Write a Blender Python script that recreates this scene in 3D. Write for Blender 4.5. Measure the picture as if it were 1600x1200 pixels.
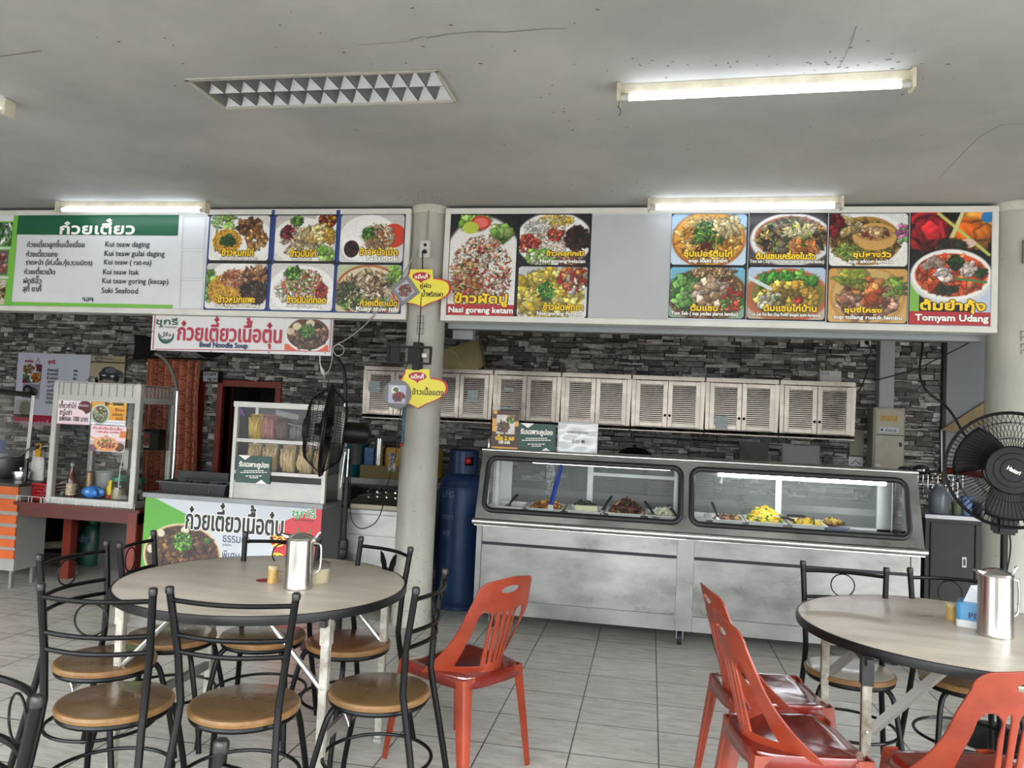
import bpy, bmesh, math, random
import numpy as np
from mathutils import Vector, Matrix
for o in list(bpy.data.objects): bpy.data.objects.remove(o)
C = bpy.context.scene.collection
sc = bpy.context.scene
# ---------------------------------------------------------------- camera (26 mm phone lens, held slightly tilted)
F, YAW, PIT, ROL, CH = 1198.363, 0.18093888, 0.04809368, 0.04620657, 1.5
_cy, _sy, _cp, _sp = math.cos(YAW), math.sin(YAW), math.cos(PIT), math.sin(PIT)
FW = Vector((-_sy*_cp, _cy*_cp, _sp)); _r = Vector((_cy, _sy, 0)); _u = _r.cross(FW)
RT = _r*math.cos(ROL) + _u*math.sin(ROL); UP = -_r*math.sin(ROL) + _u*math.cos(ROL)
cam = bpy.data.objects.new('camera', bpy.data.cameras.new('camera')); C.objects.link(cam)
cam.matrix_world = Matrix(((RT.x, UP.x, -FW.x, 0), (RT.y, UP.y, -FW.y, 0), (RT.z, UP.z, -FW.z, CH), (0, 0, 0, 1)))
cam.data.sensor_width = 36; cam.data.sensor_fit = 'HORIZONTAL'; cam.data.lens = F/1600*36; cam.data.clip_start = .05
sc.camera = cam
# ---------------------------------------------------------------- daylight through the open front, exposure
w = bpy.data.worlds.new('sky'); sc.world = w; w.use_nodes = True
_wn = w.node_tree; _bg = _wn.nodes['Background']
_tc0 = _wn.nodes.new('ShaderNodeTexCoord'); _sx = _wn.nodes.new('ShaderNodeSeparateXYZ'); _rp = _wn.nodes.new('ShaderNodeValToRGB'); _mr = _wn.nodes.new('ShaderNodeMapRange')
_wn.links.new(_tc0.outputs['Generated'], _sx.inputs[0]); _wn.links.new(_sx.outputs['Z'], _mr.inputs['Value']); _mr.inputs['From Min'].default_value = -.5; _mr.inputs['From Max'].default_value = .5
_wn.links.new(_mr.outputs[0], _rp.inputs[0]); _wn.links.new(_rp.outputs[0], _bg.inputs[0])
for _p, _c in ((0.0, (.13, .128, .12)), (.40, (.15, .146, .14)), (.47, (.36, .365, .37)), (.68, (.40, .41, .42)), (.76, (2.3, 2.4, 2.45)), (1.0, (2.3, 2.45, 2.5))):   # sunlit ground, shaded street front, bright sky
    _e = _rp.color_ramp.elements[0] if _p == 0 else (_rp.color_ramp.elements[-1] if _p == 1 else _rp.color_ramp.elements.new(_p)); _e.color = (*_c, 1)
_bg.inputs[1].default_value = 6.5
sc.view_settings.view_transform = 'Standard'; sc.view_settings.look = 'None'
sc.view_settings.exposure = 0.62; sc.view_settings.gamma = 1.0; sc.view_settings.use_curve_mapping = False
TUBE = 5.0        # emission of the lit fluorescent tubes
ZC = 3.05         # ceiling height
# ---------------------------------------------------------------- helpers
PI = math.pi; rnd = random.Random(7)
def at(px, py, Y=None, Z=None, X=None):
    d = FW + RT*((px-800)/F) - UP*((py-600)/F)
    t = Y/d.y if Y is not None else ((Z-CH)/d.z if Z is not None else X/d.x)
    return Vector((d.x*t, d.y*t, CH+d.z*t))
def lin(c):
    if isinstance(c, str):
        c = [int(c[i:i+2], 16)/255 for i in (0, 2, 4)]
    return [x/12.92 if x <= .04045 else ((x+.055)/1.055)**2.4 for x in c]
_m = {}
def mat(name, col='808080', rough=.5, metal=0., var=0., scale=8., bump=0., bscale=None, stretch=None, spec=None, alpha=None, col2=None, emit=0, coat=0, rvar=0, sub=0):
    if name in _m: return _m[name]
    m = bpy.data.materials.new(name); m.use_nodes = True; nt = m.node_tree; b = nt.nodes['Principled BSDF']
    c = lin(col); b.inputs['Base Color'].default_value = (*c, 1); b.inputs['Roughness'].default_value = rough; b.inputs['Metallic'].default_value = metal
    if spec is not None: b.inputs['Specular IOR Level'].default_value = spec
    if coat: b.inputs['Coat Weight'].default_value = coat; b.inputs['Coat Roughness'].default_value = .12
    if emit: b.inputs['Emission Color'].default_value = (*c, 1); b.inputs['Emission Strength'].default_value = emit
    if alpha is not None: b.inputs['Alpha'].default_value = alpha
    if var or bump or rvar:
        tc = nt.nodes.new('ShaderNodeTexCoord'); mp = nt.nodes.new('ShaderNodeMapping'); nt.links.new(tc.outputs['Object'], mp.inputs[0])
        if stretch: mp.inputs['Scale'].default_value = stretch
        n = nt.nodes.new('ShaderNodeTexNoise'); n.inputs['Scale'].default_value = scale; n.inputs['Detail'].default_value = 6; n.inputs['Roughness'].default_value = .6
        nt.links.new(mp.outputs[0], n.inputs['Vector'])
        if var:
            r = nt.nodes.new('ShaderNodeValToRGB'); c2 = lin(col2) if col2 else [x*(1-var) for x in c]
            c1 = c if col2 else [min(1, x*(1+var*.5)) for x in c]
            r.color_ramp.elements[0].position = .34; r.color_ramp.elements[1].position = .66
            r.color_ramp.elements[0].color = (*c2, 1); r.color_ramp.elements[1].color = (*c1, 1)
            nt.links.new(n.outputs['Fac'], r.inputs[0]); nt.links.new(r.outputs[0], b.inputs['Base Color'])
        if rvar:
            mr = nt.nodes.new('ShaderNodeMapRange'); mr.inputs['To Min'].default_value = max(.05, rough-rvar); mr.inputs['To Max'].default_value = rough+rvar
            mr.inputs['From Min'].default_value = .3; mr.inputs['From Max'].default_value = .7
            nt.links.new(n.outputs['Fac'], mr.inputs['Value']); nt.links.new(mr.outputs[0], b.inputs['Roughness'])
        if bump:
            n2 = nt.nodes.new('ShaderNodeTexNoise'); n2.inputs['Scale'].default_value = bscale or scale; n2.inputs['Detail'].default_value = 4
            nt.links.new(mp.outputs[0], n2.inputs['Vector'])
            bp = nt.nodes.new('ShaderNodeBump'); bp.inputs['Strength'].default_value = bump; bp.inputs['Distance'].default_value = .02
            nt.links.new(n2.outputs['Fac'], bp.inputs['Height']); nt.links.new(bp.outputs[0], b.inputs['Normal'])
    _m[name] = m; return m
def glass_mat(name, tint='ffffff', refl=.12, rough=.02):
    if name in _m: return _m[name]
    m = bpy.data.materials.new(name); m.use_nodes = True; nt = m.node_tree; nt.nodes.remove(nt.nodes['Principled BSDF'])
    t = nt.nodes.new('ShaderNodeBsdfTransparent'); t.inputs[0].default_value = (*lin(tint), 1)
    g = nt.nodes.new('ShaderNodeBsdfGlossy'); g.inputs['Roughness'].default_value = rough
    fr = nt.nodes.new('ShaderNodeFresnel'); fr.inputs[0].default_value = 1.45
    mm = nt.nodes.new('ShaderNodeMath'); mm.operation = 'MULTIPLY_ADD'; mm.inputs[1].default_value = .35; mm.inputs[2].default_value = refl*.12
    mx = nt.nodes.new('ShaderNodeMixShader'); nt.links.new(fr.outputs[0], mm.inputs[0]); nt.links.new(mm.outputs[0], mx.inputs[0])
    nt.links.new(t.outputs[0], mx.inputs[1]); nt.links.new(g.outputs[0], mx.inputs[2]); nt.links.new(mx.outputs[0], nt.nodes['Material Output'].inputs[0])
    _m[name] = m; return m
def print_mat(name='printed_colours', rough=.35):
    if name in _m: return _m[name]
    m = bpy.data.materials.new(name); m.use_nodes = True; nt = m.node_tree; b = nt.nodes['Principled BSDF']; b.inputs['Roughness'].default_value = rough
    a = nt.nodes.new('ShaderNodeAttribute'); a.attribute_name = 'ink'; nt.links.new(a.outputs['Color'], b.inputs['Base Color'])
    _m[name] = m; return m
class MB:
    """collects shapes, then builds ONE mesh object"""
    def __init__(s): s.v = []; s.f = []; s.mi = []; s.fc = None
    def add(s, vs, fs, m=0):
        k = len(s.v); s.v += [tuple(q) for q in vs]; s.f += [tuple(i+k for i in f) for f in fs]; s.mi += [m]*len(fs); return s
    def box(s, x0, x1, y0, y1, z0, z1, m=0, M=None):
        vs = [Vector((x, y, z)) for z in (z0, z1) for y in (y0, y1) for x in (x0, x1)]
        if M is not None: vs = [M @ q for q in vs]
        return s.add(vs, [(0, 2, 3, 1), (4, 5, 7, 6), (0, 1, 5, 4), (1, 3, 7, 5), (3, 2, 6, 7), (2, 0, 4, 6)], m)
    def tube(s, pts, r, n=8, caps=True, closed=False, m=0):
        P = [Vector(p) for p in pts]; k = len(P); rr = r if isinstance(r, (list, tuple)) else [r]*k; vs = []; fs = []; up = None
        for i in range(k):
            a = P[(i-1) % k] if (closed or i > 0) else P[i]; b = P[(i+1) % k] if (closed or i < k-1) else P[i]
            t = (b-a); t = t.normalized() if t.length > 1e-9 else Vector((0, 0, 1))
            if up is None: up = Vector((0, 0, 1)) if abs(t.z) < .9 else Vector((1, 0, 0))
            x = t.cross(up)
            if x.length < 1e-6: x = t.orthogonal()
            x.normalize(); y = x.cross(t).normalized(); up = y
            for j in range(n):
                an = 2*PI*j/n; vs.append(P[i] + x*(math.cos(an)*rr[i]) + y*(math.sin(an)*rr[i]))
        for i in range(k if closed else k-1):
            for j in range(n):
                a = i*n+j; b = i*n+(j+1) % n; c = ((i+1) % k)*n+(j+1) % n; d = ((i+1) % k)*n+j; fs.append((a, b, c, d))
        if caps and not closed: fs.append(tuple(range(n-1, -1, -1))); fs.append(tuple((k-1)*n+j for j in range(n)))
        return s.add(vs, fs, m)
    def lathe(s, prof, c=(0, 0, 0), n=24, M=None, m=0, sx=1, sy=1, ring=False):
        c = Vector(c); vs = []; fs = []; k = len(prof)
        for (r, z) in prof:
            for j in range(n):
                a = 2*PI*j/n; q = Vector((r*math.cos(a)*sx, r*math.sin(a)*sy, z)); vs.append((M @ q if M is not None else q) + c)
        for i in range(k-1):
            for j in range(n): fs.append((i*n+j, i*n+(j+1) % n, (i+1)*n+(j+1) % n, (i+1)*n+j))
        if ring:
            for j in range(n): fs.append(((k-1)*n+j, (k-1)*n+(j+1) % n, (j+1) % n, j))
        if prof[0][0] > 1e-5 and not ring: fs.append(tuple(range(n-1, -1, -1)))
        if prof[-1][0] > 1e-5 and not ring: fs.append(tuple((k-1)*n+j for j in range(n)))
        return s.add(vs, fs, m)
    def cyl(s, a, b, r, n=16, r2=None, m=0): return s.tube([a, b], [r, r if r2 is None else r2], n, m=m)
    def ball(s, c, rx, ry=None, rz=None, n=10, jit=0, m=0, M=None):
        ry = rx if ry is None else ry; rz = rx if rz is None else rz; c = Vector(c); vs = []; fs = []; k = max(4, n//2)
        for i in range(k+1):
            th = PI*i/k
            for j in range(n):
                ph = 2*PI*j/n; g = 1+rnd.uniform(-jit, jit); q = Vector((rx*g*math.sin(th)*math.cos(ph), ry*g*math.sin(th)*math.sin(ph), -rz*g*math.cos(th)))
                vs.append((M @ q if M is not None else q)+c)
        for i in range(k):
            for j in range(n): fs.append((i*n+j, i*n+(j+1) % n, (i+1)*n+(j+1) % n, (i+1)*n+j))
        return s.add(vs, fs, m)
    def prism(s, poly, d0, d1, axis='y', m=0):
        """poly in the two other axes, extruded along axis"""
        n = len(poly)
        def P(q, d): return {'y': (q[0], d, q[1]), 'x': (d, q[0], q[1]), 'z': (q[0], q[1], d)}[axis]
        vs = [P(q, d0) for q in poly]+[P(q, d1) for q in poly]
        return s.add(vs, [tuple(range(n)), tuple(range(2*n-1, n-1, -1))]+[(i, (i+1) % n, n+(i+1) % n, n+i) for i in range(n)], m)
    def grid(s, fn, nu, nv, m=0, two=False):
        vs = [fn(i/nu, j/nv) for j in range(nv+1) for i in range(nu+1)]
        return s.add(vs, [(j*(nu+1)+i, j*(nu+1)+i+1, (j+1)*(nu+1)+i+1, (j+1)*(nu+1)+i) for j in range(nv) for i in range(nu)], m)
    def build(s, name, mats, parent=None, local=False, smooth=True, bev=0, solid=0, sub=0, recalc=True, ang=38):
        me = bpy.data.meshes.new(name)
        vs = [Vector(q) for q in s.v]
        org = Vector((0, 0, 0))
        if not local:
            if parent is None:
                a = np.array(s.v); org = Vector(((a[:, 0].min()+a[:, 0].max())/2, (a[:, 1].min()+a[:, 1].max())/2, a[:, 2].min()))
            else:
                p = parent
                while p is not None: org = org+p.location; p = p.parent
        me.from_pydata([q-org for q in vs], [], s.f)
        mats = mats if isinstance(mats, (list, tuple)) else [mats]
        for m in mats: me.materials.append(m)
        if len(mats) > 1: me.polygons.foreach_set('material_index', s.mi)
        if recalc or bev:
            bm = bmesh.new(); bm.from_mesh(me); bmesh.ops.remove_doubles(bm, verts=bm.verts, dist=1e-6)
            bmesh.ops.recalc_face_normals(bm, faces=bm.faces)
            if bev:
                es = [e for e in bm.edges if len(e.link_faces) == 2 and e.calc_face_angle(0) > .6]
                bmesh.ops.bevel(bm, geom=es, offset=bev, segments=2, affect='EDGES', clamp_overlap=True)
            bm.to_mesh(me); bm.free()
        if smooth:
            me.polygons.foreach_set('use_smooth', [True]*len(me.polygons)); me.set_sharp_from_angle(angle=math.radians(ang))
        o = bpy.data.objects.new(name, me); C.objects.link(o); o.parent = parent
        if not local and parent is None: o.location = org
        if solid:
            md = o.modifiers.new('thickness', 'SOLIDIFY'); md.thickness = solid; md.offset = 0
        if sub:
            md = o.modifiers.new('smoothing', 'SUBSURF'); md.levels = sub; md.render_levels = sub
        return o
def box(*a, **k): return MB().box(*a, **k)
def tag(o, label, cat, group=None, kind=None):
    o['label'] = label; o['category'] = cat
    if group: o['group'] = group
    if kind: o['kind'] = kind
    return o
def thing(name, label, cat, loc=(0, 0, 0), rz=0, group=None):
    o = bpy.data.objects.new(name, None); C.objects.link(o); o.location = loc; o.rotation_euler = (0, 0, rz); o.empty_display_size = .1
    return tag(o, label, cat, group)
def struct(o, label=None):
    o['kind'] = 'structure'; o['label'] = label or o.name.replace('_', ' '); o['category'] = o.name.split('_')[0]; return o
def dup(root, loc, rz=0, label=None, group=None):
    r = root.copy(); C.objects.link(r); r.location = loc; r.rotation_euler = (0, 0, rz)
    if label: r['label'] = label
    if group: r['group'] = group
    for ch in list(root.children):
        c = ch.copy(); C.objects.link(c); c.parent = r
        for g in ch.children:
            d = g.copy(); C.objects.link(d); d.parent = c
    return r
# ---- flat lettering: text fitted into a box on a plane that faces -Y
TONE = set('\u0e48\u0e49\u0e4a\u0e4b\u0e4c'); UPV = set('\u0e31\u0e34\u0e35\u0e36\u0e37')
_tc = {}
def text_mesh(body):
    if body in _tc: return _tc[body]
    cu = bpy.data.curves.new('t', 'FONT'); cu.body = body; cu.size = 1; cu.resolution_u = 2
    cu.materials.append(mat('plain')); cu.materials.append(mat('plain'))
    for i, ch in enumerate(body):
        nxt = body[i+1] if i+1 < len(body) else ''
        if ch in TONE and i and (body[i-1] in UPV or nxt == '\u0e33'): cu.body_format[i].material_index = 1
    o = bpy.data.objects.new('t', cu); me = o.to_mesh()
    vs = [list(q.co) for q in me.vertices]; fs = [tuple(p.vertices) for p in me.polygons]
    hi = set()
    for p in me.polygons:
        if p.material_index == 1: hi.update(p.vertices)
    for i in hi: vs[i][1] += .2
    o.to_mesh_clear(); bpy.data.objects.remove(o); bpy.data.curves.remove(cu)
    a = np.array(vs); a = a[:, :2]
    _tc[body] = (a, fs); return a, fs
def put_text(mb, body, cx, cz, wd, ht, y, bold=0., m=0, rot=0., keep=False, face=-1, lift=.00025):
    a, fs = text_mesh(body); mn = a.min(0); mx = a.max(0); sz = mx-mn
    sx, sz_ = wd/sz[0], (ht/sz[1] if ht else wd/sz[0])
    c = (mn+mx)/2; q = (a-c)*[sx, sz_]
    if rot: cr, sr = math.cos(rot), math.sin(rot); q = np.stack([q[:, 0]*cr-q[:, 1]*sr, q[:, 0]*sr+q[:, 1]*cr], 1)
    offs = [(0, 0)]
    if bold: offs = [(0, 0)]+[(bold*math.cos(t), bold*math.sin(t)) for t in np.arange(8)*PI/4]
    for k, (dx, dz) in enumerate(offs):
        mb.add([(cx+p[0]+dx, y+face*k*lift*.2, cz+p[1]+dz) for p in q], fs, m)
    return mb
class Sign:
    """flat printing on a vertical plane facing the hall at distance Y; positions read off in picture units of that plane"""
    def __init__(s, Y): s.Y = Y
    def p(s, px, py): q = at(px, py, Y=s.Y); return q.x, q.z
    def sc(s, px, py): return (at(px+5, py, Y=s.Y)-at(px-5, py, Y=s.Y)).x/10
    def text(s, mb, body, px, py, w, h=None, bold=0., dy=0., m=0):
        x, z = s.p(px, py); k = s.sc(px, py); return put_text(mb, body, x, z, w*k, h*k if h else None, s.Y-dy, bold*k, m)
    def rect(s, mb, x0, y0, x1, y1, dy=0., m=0, t=0.):
        xa = s.p(x0, (y0+y1)/2)[0]; xb = s.p(x1, (y0+y1)/2)[0]; za = s.p((x0+x1)/2, y1)[1]; zb = s.p((x0+x1)/2, y0)[1]; Y = s.Y-dy
        if t: return mb.box(xa, xb, Y, Y+t, za, zb, m)
        return mb.add([(xa, Y, za), (xb, Y, za), (xb, Y, zb), (xa, Y, zb)], [(0, 1, 2, 3)], m)
    def ext(s, x0, y0, x1, y1):
        return s.p(x0, (y0+y1)/2)[0], s.p(x1, (y0+y1)/2)[0], s.p((x0+x1)/2, y1)[1], s.p((x0+x1)/2, y0)[1]
def flat(o_name, mb, m, parent, **k): return mb.build(o_name, m, parent, smooth=False, recalc=False, **k)
# ---- printed pictures: a fine grid whose vertices carry the ink colours of the print
def hx(c): return np.array([int(c[i:i+2], 16)/255 for i in (0, 2, 4)]) if isinstance(c, str) else np.array(c, float)
def picture(W, H, ops, seed=1, n=120):
    rg = np.random.default_rng(seed); nx = n; ny = max(8, int(n*H/W)); img = np.ones((ny, nx, 3))
    X, Yv = np.meshgrid((np.arange(nx)+.5)/nx, 1-(np.arange(ny)+.5)/ny)   # 0..1, y up, row 0 = top
    asp = H/W
    def ell(cx, cy, rx, ry, an=0):
        dx = X-cx; dy = (Yv-cy)*asp; ca, sa = math.cos(an), math.sin(an)
        return ((dx*ca+dy*sa)/rx)**2+((-dx*sa+dy*ca)/(ry*asp))**2
    def soft(mask, col, a=1.):
        img[:] = img*(1-mask[..., None]*a)+hx(col)*mask[..., None]*a
    for op in ops:
        k = op[0]
        if k == 'bg': img[:] = hx(op[1])
        elif k == 'grad':
            t = Yv[..., None]; img[:] = hx(op[1])*t+hx(op[2])*(1-t)
        elif k == 'ell':
            e = ell(*op[1:5], op[6] if len(op) > 6 else 0); soft(np.clip((1.06-e)/.12, 0, 1), op[5])
        elif k == 'rect':
            x0, y0, x1, y1, col = op[1:6]; soft(((X > x0) & (X < x1) & (Yv > y0) & (Yv < y1)).astype(float), col)
        elif k == 'line':
            x0, y0, x1, y1, wd, col = op[1:7]; d = np.array([x1-x0, (y1-y0)*asp]); L = np.hypot(*d); d = d/L
            px = X-x0; py = (Yv-y0)*asp; u = np.clip(px*d[0]+py*d[1], 0, L); dd = np.hypot(px-u*d[0], py-u*d[1]); soft(np.clip((wd-dd)/wd*2.5, 0, 1), col)
        elif k == 'ch':   # chunks scattered in an ellipse: cx cy rx ry n palette size aspect
            cx, cy, rx, ry, cnt, pal, sz, av = op[1:9]; sz = max(sz*.72, 1.3/nx)
            for _ in range(int(cnt*2.1)):
                t = rg.uniform(0, 2*PI); q = math.sqrt(rg.uniform()); x = cx+rx*q*math.cos(t); y = cy+ry*q*math.sin(t)
                s_ = sz*rg.uniform(.5, 1.4); an = rg.uniform(0, PI); col = hx(pal[rg.integers(len(pal))])*rg.uniform(.66, 1.16)
                i0, i1 = max(0, int((x-s_*1.2)*nx)), min(nx, int((x+s_*1.2)*nx)+2); j0, j1 = max(0, int((1-y-s_*1.2/asp)*ny)), min(ny, int((1-y+s_*1.2/asp)*ny)+2)
                if i1 <= i0 or j1 <= j0: continue
                dx = X[j0:j1, i0:i1]-x; dy = (Yv[j0:j1, i0:i1]-y)*asp; ca, sa = math.cos(an), math.sin(an); uu = (dx*ca+dy*sa)/s_; vv = (-dx*sa+dy*ca)/(s_/av)
                wob = 1+.22*np.sin(5*np.arctan2(vv, uu)+t); e = (uu*uu+vv*vv)*wob; mk = np.clip((1.15-e)/.35, 0, 1)[..., None]
                edge = np.clip((1.7-e)/.5, 0, 1)[..., None]; sub = img[j0:j1, i0:i1]; sub[:] = sub*(1-.28*edge)     # dark crevice round the piece
                lit = 1.0+.2*(dy-dx)/s_-.18*np.clip(e, 0, 1)+.10*np.sin(9*uu+t)*np.clip(1-e, 0, 1)
                sub[:] = sub*(1-mk)+np.clip(col*np.clip(lit, .4, 1.4)[..., None], 0, 1)*mk
        elif k == 'grain': img[:] = np.clip(img*(1+rg.normal(0, op[1], (ny, nx, 1))), 0, 1)
        elif k == 'round':
            img[:] = np.clip(img*(1+rg.normal(0, .05, (ny, nx, 1))), 0, 1); r = op[1]; ex = np.maximum(np.abs(X-.5)-.5+r, 0); ey = np.maximum((np.abs(Yv-.5)-.5)*asp+r, 0); soft((np.hypot(ex, ey) > r).astype(float), op[2])
    return img
def hang_picture(name, x0, x1, z0, z1, y, img, parent, M=None):
    ny, nx, _ = img.shape; vs = []; 
    xs = x0+(x1-x0)*(np.arange(nx))/(nx-1); zs = z1-(z1-z0)*(np.arange(ny))/(ny-1)
    g = np.stack(np.meshgrid(xs, zs), -1).reshape(-1, 2)
    V = np.column_stack([g[:, 0], np.full(len(g), y), g[:, 1]])
    if M is not None: V = np.array([list(M @ Vector(q)) for q in V])
    org = Vector((0, 0, 0)); p = parent
    while p is not None: org = org+p.location; p = p.parent
    V -= np.array(org)
    idx = np.arange(nx*ny).reshape(ny, nx); q = np.stack([idx[1:, :-1], idx[1:, 1:], idx[:-1, 1:], idx[:-1, :-1]], -1).reshape(-1, 4)
    me = bpy.data.meshes.new(name); me.from_pydata(V.tolist(), [], q.tolist())
    col = np.clip(img.reshape(-1, 3), 0, 1); col = np.where(col <= .04045, col/12.92, ((col+.055)/1.055)**2.4)
    at_ = me.color_attributes.new('ink', 'FLOAT_COLOR', 'POINT'); at_.data.foreach_set('color', np.column_stack([col, np.ones(len(col))]).ravel().astype(np.float32))
    me.materials.append(print_mat()); o = bpy.data.objects.new(name, me); C.objects.link(o); o.parent = parent; return o
def shape2d(outline, holes=(), thick=.01, bevel=0., cuts=None):
    """filled outline with holes, extruded; returns bmesh in (x, y) with z = thickness, cut on a grid so that it can be bent"""
    cu = bpy.data.curves.new('s', 'CURVE'); cu.dimensions = '2D'; cu.fill_mode = 'BOTH'; cu.extrude = thick/2-bevel; cu.bevel_depth = bevel; cu.bevel_resolution = 1
    for pl in [outline]+list(holes):
        sp = cu.splines.new('POLY'); sp.points.add(len(pl)-1); sp.use_cyclic_u = True
        for i, q in enumerate(pl): sp.points[i].co = (q[0], q[1], 0, 1)
    o = bpy.data.objects.new('s', cu); me = o.to_mesh(); bm = bmesh.new(); bm.from_mesh(me); o.to_mesh_clear()
    bpy.data.objects.remove(o); bpy.data.curves.remove(cu)
    bmesh.ops.remove_doubles(bm, verts=bm.verts, dist=1e-5)
    for (ax, vals) in (cuts or ()):
        for v in vals:
            co = [0, 0, 0]; co[ax] = v; no = [0, 0, 0]; no[ax] = 1
            bmesh.ops.bisect_plane(bm, geom=bm.verts[:]+bm.edges[:]+bm.faces[:], plane_co=co, plane_no=no)
    bmesh.ops.recalc_face_normals(bm, faces=bm.faces)
    return bm
def arc(cx, cy, rx, ry, a0, a1, n=12): return [(cx+rx*math.cos(math.radians(a0+(a1-a0)*i/n)), cy+ry*math.sin(math.radians(a0+(a1-a0)*i/n))) for i in range(n+1)]
def smooth_path(pts, n=6):
    P = [Vector(p) for p in pts]; out = []
    for i in range(len(P)-1):
        a = P[max(0, i-1)]; b = P[i]; c = P[i+1]; d = P[min(len(P)-1, i+2)]
        for k in range(n):
            t = k/n; out.append(.5*((2*b)+(c-a)*t+(2*a-5*b+4*c-d)*t*t+(3*b-a-3*c+d)*t**3))
    out.append(P[-1]); return out
# ================================================================= THE SETTING
def tile_floor_mat():
    m = bpy.data.materials.new('floor_tiles'); m.use_nodes = True; nt = m.node_tree; b = nt.nodes['Principled BSDF']; N = nt.nodes.new; K = nt.links.new
    tc = N('ShaderNodeTexCoord'); mp = N('ShaderNodeMapping'); mp.inputs['Location'].default_value = (.309, .185, 0); K(tc.outputs['Object'], mp.inputs[0])
    def brick(ms, c1, c2):
        br = N('ShaderNodeTexBrick'); br.offset = 0; br.inputs['Scale'].default_value = 1; br.inputs['Brick Width'].default_value = .4; br.inputs['Row Height'].default_value = .376
        br.inputs['Mortar Size'].default_value = ms; br.inputs['Mortar Smooth'].default_value = .1; br.inputs['Color1'].default_value = (*lin(c1), 1); br.inputs['Color2'].default_value = (*lin(c2), 1); br.inputs['Mortar'].default_value = (*lin('3c3a36'), 1)
        K(mp.outputs[0], br.inputs[0]); return br
    br = brick(.0036, 'bdbbb4', 'c5c3bc')
    mp2 = N('ShaderNodeMapping'); mp2.inputs['Scale'].default_value = (2.2, 9, 1); K(tc.outputs['Object'], mp2.inputs[0])
    n = N('ShaderNodeTexNoise'); n.inputs['Scale'].default_value = 2.6; n.inputs['Detail'].default_value = 8; n.inputs['Roughness'].default_value = .72; n.inputs['Distortion'].default_value = .6; K(mp2.outputs[0], n.inputs[0])
    r = N('ShaderNodeValToRGB'); r.color_ramp.elements[0].position = .33; r.color_ramp.elements[0].color = (*lin('b9b6ad'), 1); r.color_ramp.elements[1].position = .62; r.color_ramp.elements[1].color = (1, 1, 1, 1); K(n.outputs[0], r.inputs[0])
    mx = N('ShaderNodeMix'); mx.data_type = 'RGBA'; mx.blend_type = 'MULTIPLY'; mx.inputs[0].default_value = .75; K(br.outputs['Color'], mx.inputs[6]); K(r.outputs[0], mx.inputs[7]); K(mx.outputs[2], b.inputs['Base Color'])
    n2 = N('ShaderNodeTexNoise'); n2.inputs['Scale'].default_value = 3; n2.inputs['Detail'].default_value = 5; K(tc.outputs['Object'], n2.inputs[0])
    mr = N('ShaderNodeMapRange'); mr.inputs['To Min'].default_value = .28; mr.inputs['To Max'].default_value = .5; K(n2.outputs[0], mr.inputs[0]); K(mr.outputs[0], b.inputs['Roughness'])
    bp = N('ShaderNodeBump'); bp.inputs['Strength'].default_value = .25; bp.inputs['Distance'].default_value = .004; bp.invert = True; K(br.outputs['Fac'], bp.inputs['Height']); K(bp.outputs[0], b.inputs['Normal'])
    return m
fl = struct(box(-8.6, 5.6, -0.6, 8.9, -.12, 0).build('floor', tile_floor_mat(), local=True, smooth=False), 'grey streaked ceramic tile floor')
M_ceil = mat('ceiling_paint', 'aeadaa', .75, var=.2, scale=.9, bump=.12, bscale=3)
ce = struct(box(-8.6, 5.6, -3.2, 3.23, ZC, ZC+.15).box(-8.6, 5.6, 3.545, 8.9, ZC, ZC+.15).box(-8.6, -2.22, 3.23, 3.545, ZC, ZC+.15).box(-1.0, 5.6, 3.23, 3.545, ZC, ZC+.15).build('ceiling', M_ceil, local=True, smooth=False), 'grey painted ceiling with stains and cracks')
def crack(pts, r, name='crack'):
    P = [at(x, y, Z=ZC) for x, y in pts]; mb = MB()
    for a, b in zip(P[:-1], P[1:]):
        d = (b-a); nrm = Vector((-d.y, d.x, 0)).normalized()*r*rnd.uniform(.5, 1.3)
        mb.add([a-nrm, b-nrm, b+nrm, a+nrm], [(0, 1, 2, 3)])
    for i, q in enumerate(mb.v): mb.v[i] = (q[0], q[1], ZC-.0012)
    flat(name, mb, mat('ceiling_crack', '827f79', .9), ce)
crack([(640, 62), (662, 57), (668, 59), (700, 53), (742, 49), (790, 50), (850, 45), (886, 44)], .004)
crack([(560, 70), (600, 67), (648, 64)], .002)
crack([(1338, 40), (1330, 66), (1318, 92), (1310, 106)], .003)
crack([(1600, 193), (1566, 194), (1530, 214), (1494, 250), (1466, 280)], .0025)
crack([(0, 88), (30, 84), (64, 79)], .004)
def soot(cx, cy, n, sx, sy, seed):
    r_ = random.Random(seed); mb = MB()
    for _ in range(n):
        c = at(cx+r_.gauss(0, sx), cy+r_.gauss(0, sy), Z=ZC); k = r_.uniform(.002, .007); a0 = r_.uniform(0, 6)
        mb.add([(c.x+k*(1+.8*math.cos(2*t+a0))*math.cos(t), c.y+k*.8*math.sin(t), ZC-.001) for t in np.arange(7)*2*PI/7], [tuple(range(7))])
    flat('soot_speck', mb, mat('soot', '4a463f', .95), ce)['kind'] = 'stuff'
soot(650, 308, 40, 22, 5, 1); soot(1180, 100, 46, 150, 7, 2); soot(900, 160, 26, 240, 40, 3); soot(420, 60, 20, 260, 30, 4); soot(1400, 120, 18, 60, 40, 5); soot(960, 300, 24, 70, 10, 6); soot(700, 180, 24, 300, 60, 8)
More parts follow.
